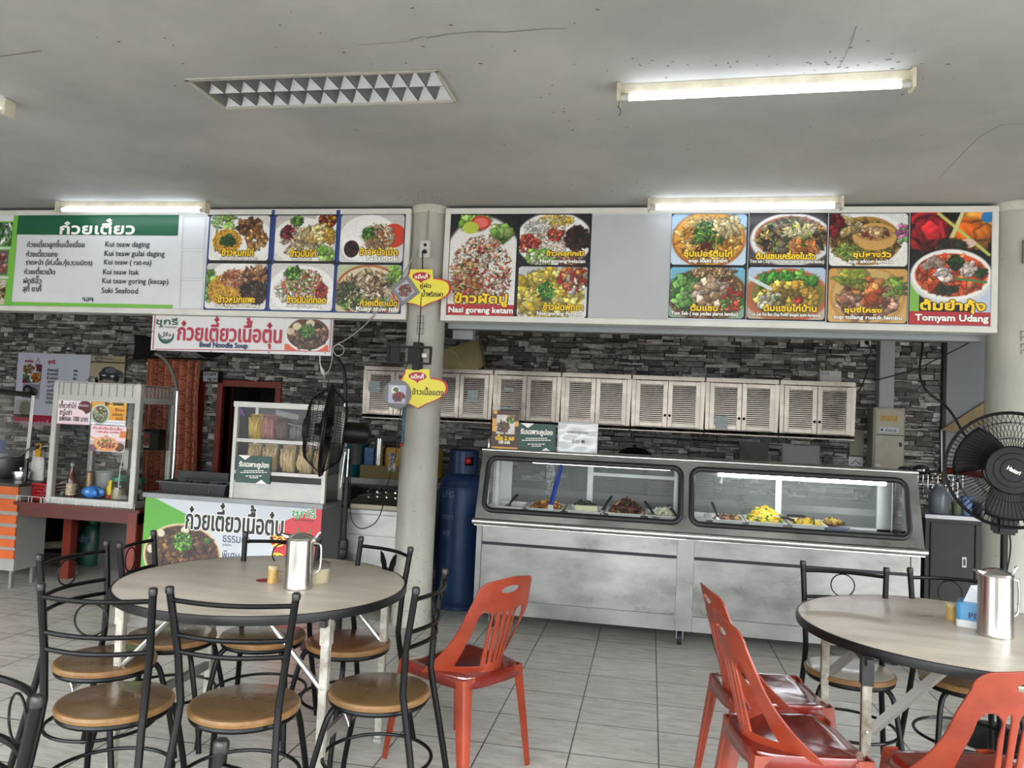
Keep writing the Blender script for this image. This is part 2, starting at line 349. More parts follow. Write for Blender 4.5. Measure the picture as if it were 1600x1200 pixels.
# ---- back wall with two doorways, clad in split stone
WY = 8.2; OPEN = [(-5.62, -5.21, 0, 1.76), (-4.91, -4.25, 0, 1.75)]
M_plain = mat('wall_backing', '2a2928', .9)
mb = MB(); xs = [-8.6, OPEN[0][0], OPEN[0][1], OPEN[1][0], OPEN[1][1], 2.83]
for a, b in ((xs[0], xs[1]), (xs[2], xs[3]), (xs[4], xs[5])): mb.box(a, b, WY+.03, WY+.16, 0, ZC)
for o_ in OPEN: mb.box(o_[0], o_[1], WY+.03, WY+.16, o_[3], ZC)
wb = struct(mb.build('wall_back', M_plain, smooth=False), 'back wall clad in dark grey split stone')
def stone():
    m = bpy.data.materials.new('split_stone'); m.use_nodes = True; nt = m.node_tree; b = nt.nodes['Principled BSDF']; b.inputs['Roughness'].default_value = .7; N = nt.nodes.new; K = nt.links.new
    a = N('ShaderNodeAttribute'); a.attribute_name = 'ink'; tc = N('ShaderNodeTexCoord'); mp = N('ShaderNodeMapping'); mp.inputs['Scale'].default_value = (1, 1, 2.2); K(tc.outputs['Object'], mp.inputs[0])
    n = N('ShaderNodeTexNoise'); n.inputs['Scale'].default_value = 16; n.inputs['Detail'].default_value = 7; n.inputs['Roughness'].default_value = .75; K(mp.outputs[0], n.inputs[0])
    r = N('ShaderNodeValToRGB'); r.color_ramp.elements[0].position = .3; r.color_ramp.elements[0].color = (.4, .4, .4, 1); r.color_ramp.elements[1].position = .68; r.color_ramp.elements[1].color = (2.5, 2.43, 2.35, 1); K(n.outputs[0], r.inputs[0])
    mx = N('ShaderNodeMix'); mx.data_type = 'RGBA'; mx.blend_type = 'MULTIPLY'; mx.inputs[0].default_value = 1; K(a.outputs['Color'], mx.inputs[6]); K(r.outputs[0], mx.inputs[7]); K(mx.outputs[2], b.inputs['Base Color'])
    bp = N('ShaderNodeBump'); bp.inputs['Strength'].default_value = .5; bp.inputs['Distance'].default_value = .02; K(n.outputs[0], bp.inputs['Height']); K(bp.outputs[0], b.inputs['Normal']); return m
def clad(x0, x1, z0, z1, y, seed, parent):
    r_ = random.Random(seed); V = []; Fq = []; col = []
    def piece(a, b, c, d, shade, dep):
        for o_ in OPEN:
            if b > o_[0]-.04 and a < o_[1]+.04 and d > o_[2] and c < o_[3]+.05:
                if a < o_[0]-.06: b = min(b, o_[0]-.02)
                elif b > o_[1]+.06: a = max(a, o_[1]+.02)
                else: return
        if b-a < .008: return
        g = .003; k = len(V); j = lambda: r_.uniform(-.005, .005); yy = y-dep
        q = [(a+g+j(), c+g+j()), (b-g+j(), c+g+j()), (b-g+j(), d-g+j()), (a+g+j(), d-g+j())]
        tl = r_.uniform(-.004, .004)
        V.extend([(p[0], yy+(tl if i < 2 else -tl), p[1]) for i, p in enumerate(q)]); V.extend([(p[0], y+.03, p[1]) for p in q])
        Fq.extend([(k, k+1, k+2, k+3), (k+1, k, k+4, k+5), (k+2, k+1, k+5, k+6), (k+3, k+2, k+6, k+7), (k, k+3, k+7, k+4)])
        t = r_.uniform(.97, 1.05); col.extend([(shade*t, shade, shade*(2.0-t)*.97, 1)]*5)
    z = z0
    while z < z1:
        h = r_.choice([.04, .05, .06, .075]); h = min(h, z1-z); x = x0-r_.uniform(0, .2)
        while x < x1:
            L = r_.choice([.06, .09, .13, .18, .25]); e = min(x+L, x1); a = max(x, x0); sh = r_.choice([.07, .09, .12, .16, .21, .27, .36]); dp = r_.uniform(0, .018)
            if h > .045 and r_.random() < .6:
                k = h*r_.uniform(.3, .7); m_ = a+(e-a)*r_.uniform(.25, .75)
                piece(a, e, z, z+k, sh, dp)
                if r_.random() < .5:
                    piece(a, m_, z+k, z+h, r_.choice([.04, .08, .14, .24]), r_.uniform(0, .018)); piece(m_, e, z+k, z+h, r_.choice([.06, .1, .18, .3]), r_.uniform(0, .018))
                else: piece(a, e, z+k, z+h, r_.choice([.04, .06, .12, .22]), r_.uniform(0, .018))
            else: piece(a, e, z, z+h, sh, dp)
            x = e
        z += h
    org = parent.location
    me = bpy.data.meshes.new('stone_cladding'); me.from_pydata([(q[0]-org.x, q[1]-org.y, q[2]-org.z) for q in V], [], Fq)
    a_ = me.color_attributes.new('ink', 'FLOAT_COLOR', 'CORNER'); cc = np.repeat(np.array(col, np.float32), 4, axis=0); a_.data.foreach_set('color', cc.ravel())
    me.materials.append(stone()); o = bpy.data.objects.new('stone_cladding', me); C.objects.link(o); o.parent = parent; o['kind'] = 'structure'; return o
clad(-8.6, 2.80, .0, 2.75, WY, 3, wb)
M_grey = mat('grey_panel_paint', '8d9093', .55, var=.06, scale=2)
mb = box(2.83, 5.6, 8.12, 8.36, 0, ZC); wr = struct(mb.build('wall_right', M_grey, smooth=False), 'plain grey wall panel beside the right column')
struct(box(5.5, 5.62, 2.6, 8.2, 0, ZC).build('wall_side', mat('side_wall', '8c8a84', .8, var=.1, scale=2), smooth=False), 'unseen plain side wall at the right, length set for the light')  # out of view; its reach forward is set to hold back side light
struct(box(-8.6, -8.48, -0.6, 8.2, 0, ZC).build('wall_left', mat('side_wall'), smooth=False), 'unseen plain side wall at the left, extended to cut the light')  # out of view; carried forward to darken the left side
struct(box(2.2, 2.335, 8.06, 8.2, 0, ZC, ).build('trim_1', mat('white_post', 'a3a6a8', .5, var=.05, scale=4), bev=.004), 'pale grey square post against the stone wall')
struct(box(-1.51, 2.12, 5.50, 5.60, 2.165, ZC).box(-1.5, -1.345, 5.61, 5.70, 2.10, ZC).build('trim_2', M_grey, smooth=False), 'grey bulkhead behind the right menu board')
# dark rooms behind the doorways
for i, o_ in enumerate(OPEN):
    M_dr = mat('red_door_frame', '8a2c1c', .45, var=.25, scale=6)
    g = .07; a, b, h = o_[0], o_[1], o_[3]
    d = box(a-g, a, WY-.03, WY+.2, 0, h+g).box(b, b+g, WY-.03, WY+.2, 0, h+g).box(a, b, WY-.03, WY+.2, h, h+g).build('door_%d' % (i+1), M_dr, bev=.004)
    struct(d, ['red wooden door frame beside the curtain', 'red wooden door frame behind the noodle case'][i])
    rb = MB().box(a-.3, b+.3, WY+.85, WY+.9, 0, 2.2).box(a-.3, a-.25, WY+.2, WY+.85, 0, 2.2).box(b+.25, b+.3, WY+.2, WY+.85, 0, 2.2).box(a-.3, b+.3, WY+.2, WY+.9, 2.2, 2.25)
    r2 = rb.build('backroom_wall', mat('backroom', '1d1b1a', .9), d, smooth=False); r2['kind'] = 'structure'
# ---- two round columns
def column(name, x, y, r, label):
    mb = MB(); n = 40
    prof = [(r*1.0, 0), (r*.998, .5), (r*.995, 1.4), (r*.985, 2.4), (r*.97, ZC)]
    mb.lathe(prof, (x, y, 0), n)
    m = mat('column_concrete', 'b4b2a7', .42, var=.14, scale=3.2, bump=.12, bscale=9, rvar=.12, stretch=(1, 1, .5), col2='9d9b90')
    o = struct(mb.build(name, m, ang=50), label); o['category'] = 'column'
    r_ = random.Random(int(x*10)); sc_ = MB()
    for _ in range(150):
        z = r_.choice([r_.uniform(.02, .35), r_.uniform(.02, .6), r_.uniform(.3, 2.8)]); a = r_.uniform(-PI*.95, -.05); k = r_.uniform(.002, .009); h = r_.uniform(.001, .006)
        rr = r*(1-.03*z/3)+.0008; sc_.add([(x+rr*math.cos(a+da), y+rr*math.sin(a+da), z+dz) for da, dz in ((-k/r, -h*.3), (0, -h), (k/r, h*.4), (.2*k/r, h))], [(0, 1, 2, 3)])
    flat('scuff', sc_, mat('scuff_dirt', '6f6a5e', .9), o)['kind'] = 'stuff'
    ch = MB()
    ch.lathe([(r*.975, ZC-.055), (r*1.03, ZC-.04), (r*1.05, ZC-.001)], (x, y, 0), 40)
    ch.build('plaster_collar', mat('old_plaster', 'c4c1b4', .8, var=.2, scale=14), o)
    return o
colL = column('column_left', -1.665, 5.45, .142, 'round pale concrete column between the two menu boards')
colR = column('column_right', 2.29, 5.45, .155, 'round pale concrete column at the right edge behind the fan')
# ---- lights on the ceiling
M_tube = mat('lit_tube', 'eaf2ff', .4, emit=TUBE); M_fix = mat('fixture_cream', 'c9c2ac', .5, var=.2, scale=9); M_cap = mat('tube_cap', 'b8b8b0', .4)
def batten(a, b, label, lit=True, wire=False):
    a = Vector(a); b = Vector(b); d = (b-a).normalized(); s_ = Vector((-d.y, d.x, 0)); mid = (a+b)/2; L = (b-a).length
    if s_.y > 0: s_ = -s_
    t = thing('fluorescent_light', label, 'ceiling light', (mid.x, mid.y, ZC), math.atan2(d.y, d.x), 'tube lights on the ceiling')
    h = L/2
    MB().box(-h, h, -.02, .022, -.042, 0).box(-h, h, -.013, .015, -.05, -.042).build('housing', M_fix, t, local=True, bev=.003)
    for s in (-1, 1):
        MB().box(s*h-.012 if s > 0 else -h-.004, s*h+.004 if s > 0 else -h+.012, -.05, .018, -.088, -.004).lathe([(.012, -.02), (.012, .02)], (s*(h-.02), -.03, -.07), 12, Matrix.Rotation(PI/2, 3, 'Y')).build('tube_holder', M_fix, t, local=True, bev=.002)
    tb = MB().tube([(-h+.05, -.03, -.07), (h-.05, -.03, -.07)], .0145, 14).build('tube', M_tube, t, local=True)
    for s in (-1, 1): MB().tube([(s*(h-.012), -.03, -.07), (s*(h-.05), -.03, -.07)], .0142, 12).build('end_cap', M_cap, tb, local=True)
    if wire: MB().tube(smooth_path([(-h+.01, -.03, -.085), (-h+.005, -.035, -.11), (-h+.016, -.035, -.13), (-h+.01, -.03, -.15)]), .002, 5).build('loose_wire', mat('black_wire', '161616', .5), t, local=True)
    return t
batten((-.20, 3.455, ZC), (1.03, 3.405, ZC), 'long lit tube light above the right table with a loose wire', wire=True)
batten((-4.615, 5.20, ZC), (-3.36, 5.235, ZC), 'lit tube light over the green and white noodle menu')
batten((-.07, 5.225, ZC), (1.165, 5.20, ZC), 'lit tube light over the soup pictures of the right menu board')
batten((-4.56, 3.40, ZC), (-3.345, 3.40, ZC), 'tube light cut by the left edge of the photo')
# recessed louvre fixture, unlit
A = Vector((-2.235, 3.205, 0)); B = Vector((-.985, 3.57, 0))
t = thing('recessed_louvre_light', 'recessed rectangular ceiling light with chrome louvre cells', 'ceiling light', ((A.x+B.x)/2, (A.y+B.y)/2, ZC), 0)
hx_, hy_ = .622, .172
M_lf = mat('louvre_frame', 'b9b6ab', .45, var=.15, scale=6); M_chr = mat('louvre_chrome', '98989a', .3, .85)
MB().box(-hx_, hx_, -hy_, -hy_+.016, -.012, 0).box(-hx_, hx_, hy_-.016, hy_, -.012, 0).box(-hx_, -hx_+.016, -hy_, hy_, -.012, 0).box(hx_-.016, hx_, -hy_, hy_, -.012, 0).build('frame', M_lf, t, local=True, bev=.002)
MB().box(-hx_+.016, hx_-.016, -hy_+.016, hy_-.016, .075, .08).build('back_plate', mat('louvre_back', '8a8a88', .5), t, local=True, smooth=False)
for row in (0, 1):
    y0 = -hy_+.018 if row == 0 else .002; y1 = -.002 if row == 0 else hy_-.018
    for k in range(14):
        x0 = -hx_+.02+(2*hx_-.04)*k/14; x1 = -hx_+.02+(2*hx_-.04)*(k+1)/14; mb = MB(); zb, zt = -.003, .055; i_ = .036; x0 += .0025; x1 -= .0025
        mb.add([(x0, y0, zb), (x1, y0, zb), (x1, y1, zb), (x0, y1, zb), (x0+i_*.9, y0+i_*.7, zt), (x1-i_*.3, y0+i_*.7, zt), (x1-i_*.3, y1-i_, zt), (x0+i_*.9, y1-i_, zt)], [(0, 1, 5, 4), (1, 2, 6, 5), (2, 3, 7, 6), (3, 0, 4, 7), (4, 5, 6, 7)])
        mb.build('louvre_cell', M_chr, t, local=True, smooth=False, recalc=False)
# ================================================================= MENU BOARDS
BY = 5.35; S = Sign(BY); M_alu = mat('sign_frame', 'd8d6cf', .35, var=.08, scale=5); M_whiteprint = mat('white_print', 'd9dbde', .35, var=.05, scale=3)
M_y = mat('yellow_letters', 'f5cf2a', .45); M_ol = mat('brown_outline', '3a1408', .5); M_wt = mat('white_letters', 'f4f2ec', .45); M_blk = mat('black_print', '0d0d10', .4); M_blue = mat('blue_print', '24417f', .4); M_redp = mat('red_print', 'b3242c', .4)
M_gr = mat('green_print', '0f5c3c', .4); M_lime = mat('lime_print', '74bb44', .4); M_txt = mat('dark_letters', '2c2e33', .5)
def board(name, label, X0, X1, z0=2.215, z1=3.013):
    t = thing(name, label, 'menu board', ((X0+X1)/2, BY+.05, z0)); g = .028
    MB().box(X0, X1, BY+.004, BY+.12, z0, z1).build('panel', M_whiteprint, t, smooth=False)
    mb = MB()
    mb.box(X0-.012, X1+.012, BY-.014, BY+.125, z0-.012, z0+g).box(X0-.012, X1+.012, BY-.014, BY+.125, z1-g, z1+.012)
    mb.box(X0-.012, X0+g, BY-.012, BY+.12, z0+g, z1-g).box(X1-g, X1+.012, BY-.012, BY+.12, z0+g, z1-g)
    mb.build('frame', M_alu, t, bev=.003); return t
bl = board('left_menu_board', 'wide left menu board with green noodle list and six rice pictures', -6.3, -1.80)
br_ = board('right_menu_board', 'wide right menu board with food pictures on black and grey gap', -1.515, 2.14)
# food paintings: op lists
RICE = ['e8e2d0', 'f4efe2', 'd8cfb6', 'c8b58c']; HERB = ['3f7a2a', '2c5c20', '6ba03a', '88b850']; MEAT = ['8a5a34', '6a3c20', 'b07c4a', 'c89a68', '54301c']; PALE = ['ead9b8', 'd9c090', 'f2e8d0', 'c6a878']; DARK = ['2a1712', '3c2018', '1a0e0c', '5a3020']; RED = ['c03020', 'a02018', 'd85038', 'e07050']; YEL = ['e8b838', 'f0c850', 'd89a20', 'c88418']; GRN = ['9ccf5a', 'b8dc78', '78b040']
rd = ('round', .06, '121418'); rw = ('round', .06, '22386e')
P_ = {
 'P1': [('grad', 'd5d2cc', 'e9e6e0'), ('ell', .55, .45, .5, .52, 'f2f0ec'), ('ch', .22, .88, .2, .2, 26, GRN, .09, 4), ('ell', .3, .42, .24, .28, 'e0a030'), ('ch', .3, .4, .25, .28, 190, YEL, .022, 2), ('ch', .66, .74, .2, .2, 60, MEAT, .06, 1.8), ('ch', .78, .48, .17, .22, 50, ['c89050', 'a86a30', '8a5428', 'd8ac68'], .06, 2), ('ch', .32, .44, .13, .12, 34, ['2c5c20', '3c7028', '1c4416'], .04, 1.6), rw],
 'P2': [('grad', 'b9b5ae', 'dedbd4'), ('ell', .45, .45, .5, .5, 'efece6'), ('ell', .85, .88, .2, .26, 'eceae6'), ('ell', .85, .9, .15, .18, '4a1210'), ('ch', .85, .9, .13, .14, 30, ['8a2018', 'c04020', '3a0c0c', 'e0a030'], .025, 1), ('ch', .42, .42, .3, .3, 60, PALE, .09, 3.4), ('ch', .68, .62, .2, .2, 22, ['e8d088', 'd8b868', 'f0dca0'], .11, 2.6), ('ch', .2, .62, .1, .13, 12, ['8a2030', '701826', 'a03040'], .07, 2.4), ('ch', .36, .88, .1, .1, 26, HERB, .035, 1.4), ('ch', .9, .55, .08, .16, 30, YEL, .04, 1.6), ('ch', .85, .14, .12, .12, 12, GRN, .09, 1.3), rw],
 'P3': [('grad', 'c2bfbb', 'd8d6d2'), ('ell', .45, .5, .46, .5, 'efedea'), ('ell', .84, .56, .19, .25, 'c84020'), ('ch', .6, .52, .24, .28, 100, PALE+['a87848'], .065, 4), ('ch', .6, .5, .2, .2, 30, ['8a5a38', 'a8784c'], .05, 5), ('ch', .45, .6, .09, .12, 26, HERB, .04, 1.5), ('ell', .2, .3, .16, .24, 'f4f2ee'), ('ell', .19, .28, .12, .18, '2a0c10'), ('ch', .19, .28, .1, .14, 10, ['50202c', '180608'], .03, 1), rw],
 'P4': [('grad', 'c9c6c0', 'e6e3dd'), ('ell', .5, .5, .5, .56, 'efece8'), ('ch', .04, .5, .12, .3, 20, GRN, .1, 1.6), ('ell', .38, .42, .33, .36, 'd8a034'), ('ch', .38, .4, .35, .36, 260, YEL+['b87818'], .022, 2), ('ch', .46, .68, .22, .18, 60, ['c07048', 'a85040', 'd8946a', 'e0b090'], .05, 2.6), ('ch', .82, .75, .2, .16, 40, MEAT, .09, 2.8), ('ch', .8, .38, .24, .22, 60, DARK+['5c4030'], .07, 1.6), rw],
 'P5': [('grad', 'd2cfca', 'e4e2de'), ('ell', .5, .45, .52, .5, 'f1efec'), ('ch', .3, .4, .22, .24, 70, RICE, .04, 2), ('ch', .52, .55, .33, .3, 150, ['e8d2b8', 'd8a880', 'b87850', 'f0e2cc', 'c05838'], .05, 2.8), ('ch', .35, .8, .12, .12, 34, HERB, .045, 1.6), ('ch', .8, .42, .1, .16, 26, RED, .05, 2), ('ch', .5, .6, .28, .26, 22, ['88b850', '508a30'], .03, 2), rw],
 'P6': [('grad', 'b8c4a0', 'c8c0a0'), ('ell', .5, .45, .52, .55, 'a85028'), ('ell', .5, .46, .48, .5, 'd8cdb0'), ('ch', .48, .5, .42, .38, 150, PALE+['8a6a48', '6a5034'], .075, 3.6), ('ch', .2, .35, .2, .28, 40, ['4a3420', '385c28', '6a7a40'], .05, 2), ('ch', .5, .15, .4, .15, 50, HERB+['d8c898'], .05, 2.4), ('ch', .9, .75, .1, .2, 16, GRN, .1, 3), rw],
 'Q1': [('grad', '1c1c1e', '2a2a2c'), ('ell', .5, .42, .62, .56, 'e2e0dc'), ('ch', .35, .93, .2, .06, 26, GRN, .1, 1.5), ('ell', .45, .92, .15, .07, 'c43828'), ('ell', .45, .92, .11, .05, 'e07060'), ('ell', .3, .87, .12, .06, 'b8c84a'), ('ch', .75, .82, .13, .06, 16, GRN, .08, 1), ('ch', .48, .42, .46, .38, 420, RICE+['b87848', 'c86840', 'a85c38', 'd8b080'], .035, 2.4), ('ch', .55, .64, .2, .1, 60, ['f4ece0', 'e8d8c4', 'd0a080'], .07, 3), ('ch', .3, .35, .2, .2, 60, ['f0d8a0', 'd8a860', 'b06838', '8a3c28'], .07, 2.6), ('ch', .5, .4, .42, .34, 50, RED, .035, 2), ('ch', .5, .42, .4, .34, 26, HERB+['202820'], .025, 1.5), ('rect', 0, 0, 1, .115, 'b3242c'), rd],
 'Q2': [('bg', '16171a'), ('ell', .5, .5, .55, .55, 'e8e7e4'), ('ch', .52, .88, .26, .12, 90, ['f0cc48', 'e0b030', 'f4dc80'], .04, 4), ('ch', .26, .72, .2, .18, 70, ['f0eee8', 'dcdad2', 'c6c8be'], .05, 5), ('ch', .5, .5, .26, .28, 220, ['d8b898', 'c09a78', 'e8ccb0', 'a87e60'], .022, 3), ('ch', .84, .52, .17, .24, 90, DARK, .05, 1.5), ('ch', .14, .42, .16, .18, 60, RED, .045, 2.4), ('ch', .32, .16, .22, .16, 90, GRN+['e4ecd0'], .04, 1.2), ('ch', .53, .6, .12, .12, 40, RED+['508038'], .028, 1.4), ('ch', .75, .12, .2, .12, 50, ['6a4030', '8a5a44', 'c49a80'], .04, 2), rd],
 'Q3': [('grad', 'c2c2c4', 'dddad8'), ('ell', .45, .45, .5, .5, 'f0d850'), ('ch', .42, .46, .44, .44, 120, ['f4e06a', 'e8cc40', 'd8b830', 'f8ec90'], .12, 2.2), ('ch', .8, .75, .2, .26, 90, RED+RICE+['e8a040'], .05, 1.5), ('ch', .4, .6, .06, .2, 14, ['c4a038', 'e8d060'], .1, 3), ('ch', .42, .52, .12, .18, 40, ['4a9a30', '6cb848', '2c7020'], .05, 3), rd],
 'Q4': [('grad', '8fb4d8', 'c8d8e6'), ('ell', .5, .5, .49, .56, 'a8602c'), ('ell', .5, .52, .46, .52, 'd8a040'), ('ch', .5, .5, .42, .44, 130, ['e8b850', 'd89838', 'f0d080', 'b87420', 'c8a060'], .08, 2.8), ('ch', .5, .6, .22, .26, 70, ['2c6a24', '4a9034', '18401a', '80b850'], .06, 4), ('ch', .75, .75, .18, .14, 26, ['e0d098', 'c4a868'], .1, 3.5), ('ch', .45, .35, .1, .1, 8, ['8a2018', '5c1410'], .07, 3), rd],
 'Q5': [('grad', '6fb0cc', '88a088'), ('ell', .5, .46, .54, .52, '6a4a2c'), ('ch', .5, .45, .5, .48, 240, ['8a5c34', 'a8784a', '5c3820', '3c5a28', 'c06038', 'd8a870'], .04, 2), ('ch', .22, .5, .17, .3, 70, ['5c9a40', '7cb858', '3c7a30', '98cc78'], .08, 1.5), ('ch', .56, .5, .2, .26, 60, ['d8b898', 'c09870', 'e8d0b8', 'a87c58'], .09, 1.7), ('ch', .6, .92, .3, .1, 90, ['b89060', '7a5a3a', 'd8b888'], .025, 1.6), ('ch', .85, .35, .14, .25, 40, RED+HERB, .045, 1.8), rd],
 'Q6': [('grad', '2a2426', '50484a'), ('ell', .55, .5, .53, .52, 'd5d3d0'), ('ell', .55, .54, .47, .42, '9a6038'), ('ch', .56, .54, .42, .36, 150, ['3a2c20', '6a5840', '9a8460', 'c8b48c', '2c3820', 'd8a058'], .075, 2.6), ('ch', .62, .66, .2, .12, 14, ['d8cc98', 'c4b880', 'e8dcb0'], .12, 3.2), ('ch', .5, .35, .18, .12, 30, ['8a7860', '5a4a38', 'b8a488'], .07, 1.4), ('ch', .7, .35, .16, .1, 20, ['c87840', 'd89050'], .09, 2.6), ('ch', .5, .55, .4, .35, 24, ['2c4a20', '8ab040', 'e8d048'], .05, 4), rd],
 'Q7': [('grad', 'b0c4dc', 'c0a890'), ('ell', .5, .46, .54, .52, 'b0603a'), ('ell', .52, .48, .47, .45, '7a7430'), ('ch', .52, .72, .36, .18, 60, ['58a838', '80c050', '3c8a2c'], .09, 3), ('ch', .52, .42, .38, .28, 110, ['e8c840', 'd0a828', 'f0dc70', '8a7020', 'b89038'], .075, 1.6), ('ch', .3, .35, .16, .16, 24, ['e8e4d0', 'c8c090', '50602c'], .06, 1.5), ('ch', .65, .36, .05, .05, 4, RED, .05, 1.4), ('line', .0, .8, .3, .58, .03, 'c8d8d8'), rd],
 'Q8': [('grad', 'd8d8d4', 'e4e0da'), ('ell', .45, .5, .52, .54, 'e8e6e2'), ('ell', .46, .48, .46, .46, '9a7838'), ('ch', .45, .45, .42, .4, 120, ['a8843c', '7a5c28', 'c4a058', '6a7a38', '5c4424'], .06, 2.6), ('ell', .58, .56, .28, .26, 'c89a58'), ('ell', .58, .62, .24, .14, 'a87c48'), ('ch', .56, .64, .18, .1, 30, ['d8b888', '8a3c28', 'b89060'], .05, 1.8), ('ch', .24, .74, .13, .16, 18, ['e8d8a8', 'f0e6c4', 'c8a868'], .08, 1.4), ('ch', .28, .26, .2, .14, 26, ['90a848', '708a38'], .08, 5), ('ch', .06, .8, .08, .2, 12, ['8a1c28', '5c1018'], .09, 1.6), ('ch', .94, .6, .06, .2, 14, ['d878b8', '88c060'], .05, 1.5), rd],
 'Q9': [('grad', 'c89850', 'd0a868'), ('ell', .5, .48, .48, .56, 'b88848'), ('ell', .5, .5, .44, .5, 'c8a468'), ('ch', .5, .42, .36, .32, 130, ['8a5a44', 'b08068', '6a4030', 'd8a890', 'c89070', 'a87a50'], .085, 1.8), ('ch', .5, .68, .2, .14, 30, ['d87838', 'c04828', 'e8a058'], .07, 1.4), ('ch', .3, .8, .18, .16, 12, ['b8c048', '90a838'], .12, 3.6), ('ch', .84, .66, .1, .2, 8, ['88a848', '6c9038'], .12, 4), ('ch', .56, .4, .08, .08, 5, ['e07830', 'd05c20'], .09, 1.2), rd],
 'Q10': [('bg', '0c0b0d'), ('ch', .24, .82, .17, .1, 20, ['c42830', 'a01c26', 'd84850'], .2, 1.3), ('ch', .8, .84, .15, .09, 18, ['e07820', 'd06014', 'f09838'], .2, 1.3), ('line', .34, .98, .95, .62, .025, 'b8c060'), ('line', .62, .98, .46, .7, .03, 'c8cc88'), ('ell', .7, .72, .09, .04, 'd8b8a8'), ('line', .36, .9, .4, .78, .03, 'c02030'), ('ell', .93, .95, .08, .05, '2a78b8'), ('ch', .5, .68, .14, .05, 10, ['2a3a24', '1a2418', '50302c'], .09, 1.4), ('rect', 0, .1, .12, .45, '7ab048'), ('rect', .75, .1, 1, .34, 'b8c4d8'), ('ell', .5, .42, .5, .245, 'd0d2d0'), ('ell', .5, .44, .48, .225, 'eceae6'), ('ell', .5, .44, .44, .19, 'd85428'), ('ch', .5, .44, .4, .17, 90, ['e0602c', 'd04820', 'e88850', 'c83c20'], .07, 2), ('ch', .42, .45, .09, .06, 16, ['f4e8e0', 'e8cfc4', 'fff4ec'], .07, 2), ('ch', .7, .49, .09, .05, 14, ['f4e8e0', 'f0d8cc'], .07, 2), ('ch', .28, .53, .12, .04, 10, ['e0c8b8', 'd8b0a0'], .07, 2), ('ch', .55, .55, .07, .05, 30, ['1c4018', '2c5c24', '10280e'], .05, 1.6), ('ch', .45, .32, .12, .02, 5, ['182818', '24381c'], .1, 2.6), ('line', .56, .41, .92, .38, .02, '4a7a38'), ('ch', .85, .46, .08, .03, 8, ['385828', '203818'], .06, 2.6), ('rect', 0, 0, 1, .118, 'b3242c')],
}
def pic(board_, key, x0, y0, x1, y1, thai=None, latin=None, seed=1, dy=.004, n=150):
    X0, X1, Z0, Z1 = S.ext(x0, y0, x1, y1)
    o = hang_picture('food_picture', X0, X1, Z0, Z1, BY-dy, picture(X1-X0, Z1-Z0, P_[key], seed, n), board_)
    mb = MB()
    if thai:
        b_, px, py, wd, ht, bo = thai; S.text(mb, b_, px, py, wd, ht, bo*1.9+.55, dy=.0052, m=0); S.text(mb, b_, px, py, wd, ht, bo, dy=.0064, m=1)
    if latin:
        b_, px, py, wd, ht, bo = latin; S.text(mb, b_, px, py, wd, ht, bo+.5, dy=.0058, m=0); S.text(mb, b_, px, py, wd, ht, bo, dy=.0068, m=2)
    if thai or latin: flat('lettering', mb, [M_ol, M_y, M_wt], o)
    return o
# left board
mb = MB(); 
for r_ in ((322, 334, 636, 493),): S.rect(mb, *r_, dy=-.002, m=0, t=.004)
flat('blue_ground', mb, M_blue, bl)
for r_ in ((426, 329, 431, 336), (527, 329, 533, 336)): mb = MB(); S.rect(mb, *r_, dy=.0155); flat('blue_strip', mb, M_blue, bl)
mb = MB(); S.rect(mb, 325, 407, 634, 413, dy=.0024); S.rect(mb, 427, 335, 431, 410, dy=.0026, m=1); S.rect(mb, 527, 335, 532, 410, dy=.0026, m=1); S.rect(mb, 325, 335, 634, 338, dy=.0022); flat('black_ground', mb, [M_blk, M_blue], bl)
pic(bl, 'P1', 328, 337, 421, 407, ('ข้าวหมกไก่', 372, 394, 49, 11, .5), ('nasi briyani ayam', 374, 404, 58, 6, .3), 11)
pic(bl, 'P2', 430, 337, 525, 408, ('ข้าวมันไก่', 474, 395.5, 40, 11, .5), ('nasi ayam', 472, 405, 30, 6, .3), 12)
pic(bl, 'P3', 532, 336, 631, 410, ('ข้าวหน้าเป็ด', 592, 393, 59, 12, .5), ('Nasi itik', 598, 403.5, 48, 8, .5), 13)
pic(bl, 'P4', 322, 412, 417, 483, ('ข้าวหมกแพะ', 370, 467, 58, 11, .5), ('nasi briyani kambing', 371, 478, 68, 6.5, .3), 14)
pic(bl, 'P5', 423, 412, 521, 485, ('ข้าวมันไก่ทอด', 479, 468, 61, 11, .5), ('nasi Ayam goreng', 475, 478, 54, 6.5, .3), 15)
pic(bl, 'P6', 526, 414, 626, 488, ('ก๋วยเตี๋ยวเป็ด', 592, 472, 58, 12, .5), ('Kuay tiaw itik', 590, 484, 66, 8, .5), 16)
mb = MB()
x, z = zip(*[S.p(*q) for q in ((29, 336), (279.5, 336), (277.5, 368), (26, 366.5))]); mb.add([(a, BY-.001, b) for a, b in zip(x, z)], [(3, 2, 1, 0)])
S.text(mb, 'ก๋วยเตี๋ยว', 152, 354, 116, 21, .8, dy=.0022, m=2)
x, z = zip(*[S.p(*q) for q in ((17, 471.5), (270, 476.5), (269, 482), (16.5, 477))]); mb.add([(a, BY-.001, b) for a, b in zip(x, z)], [(3, 2, 1, 0)], 1)
x, z = zip(*[S.p(*q) for q in ((22, 334), (29.5, 334), (17, 478), (9, 478))]); mb.add([(a, BY-.001, b) for a, b in zip(x, z)], [(3, 2, 1, 0)], 1)
for (a, b, c) in ((346, 386, 20), (389, 431, 14), (435, 477, 10)): S.rect(mb, -90, a, c+2.5, b, dy=.0012, m=1)
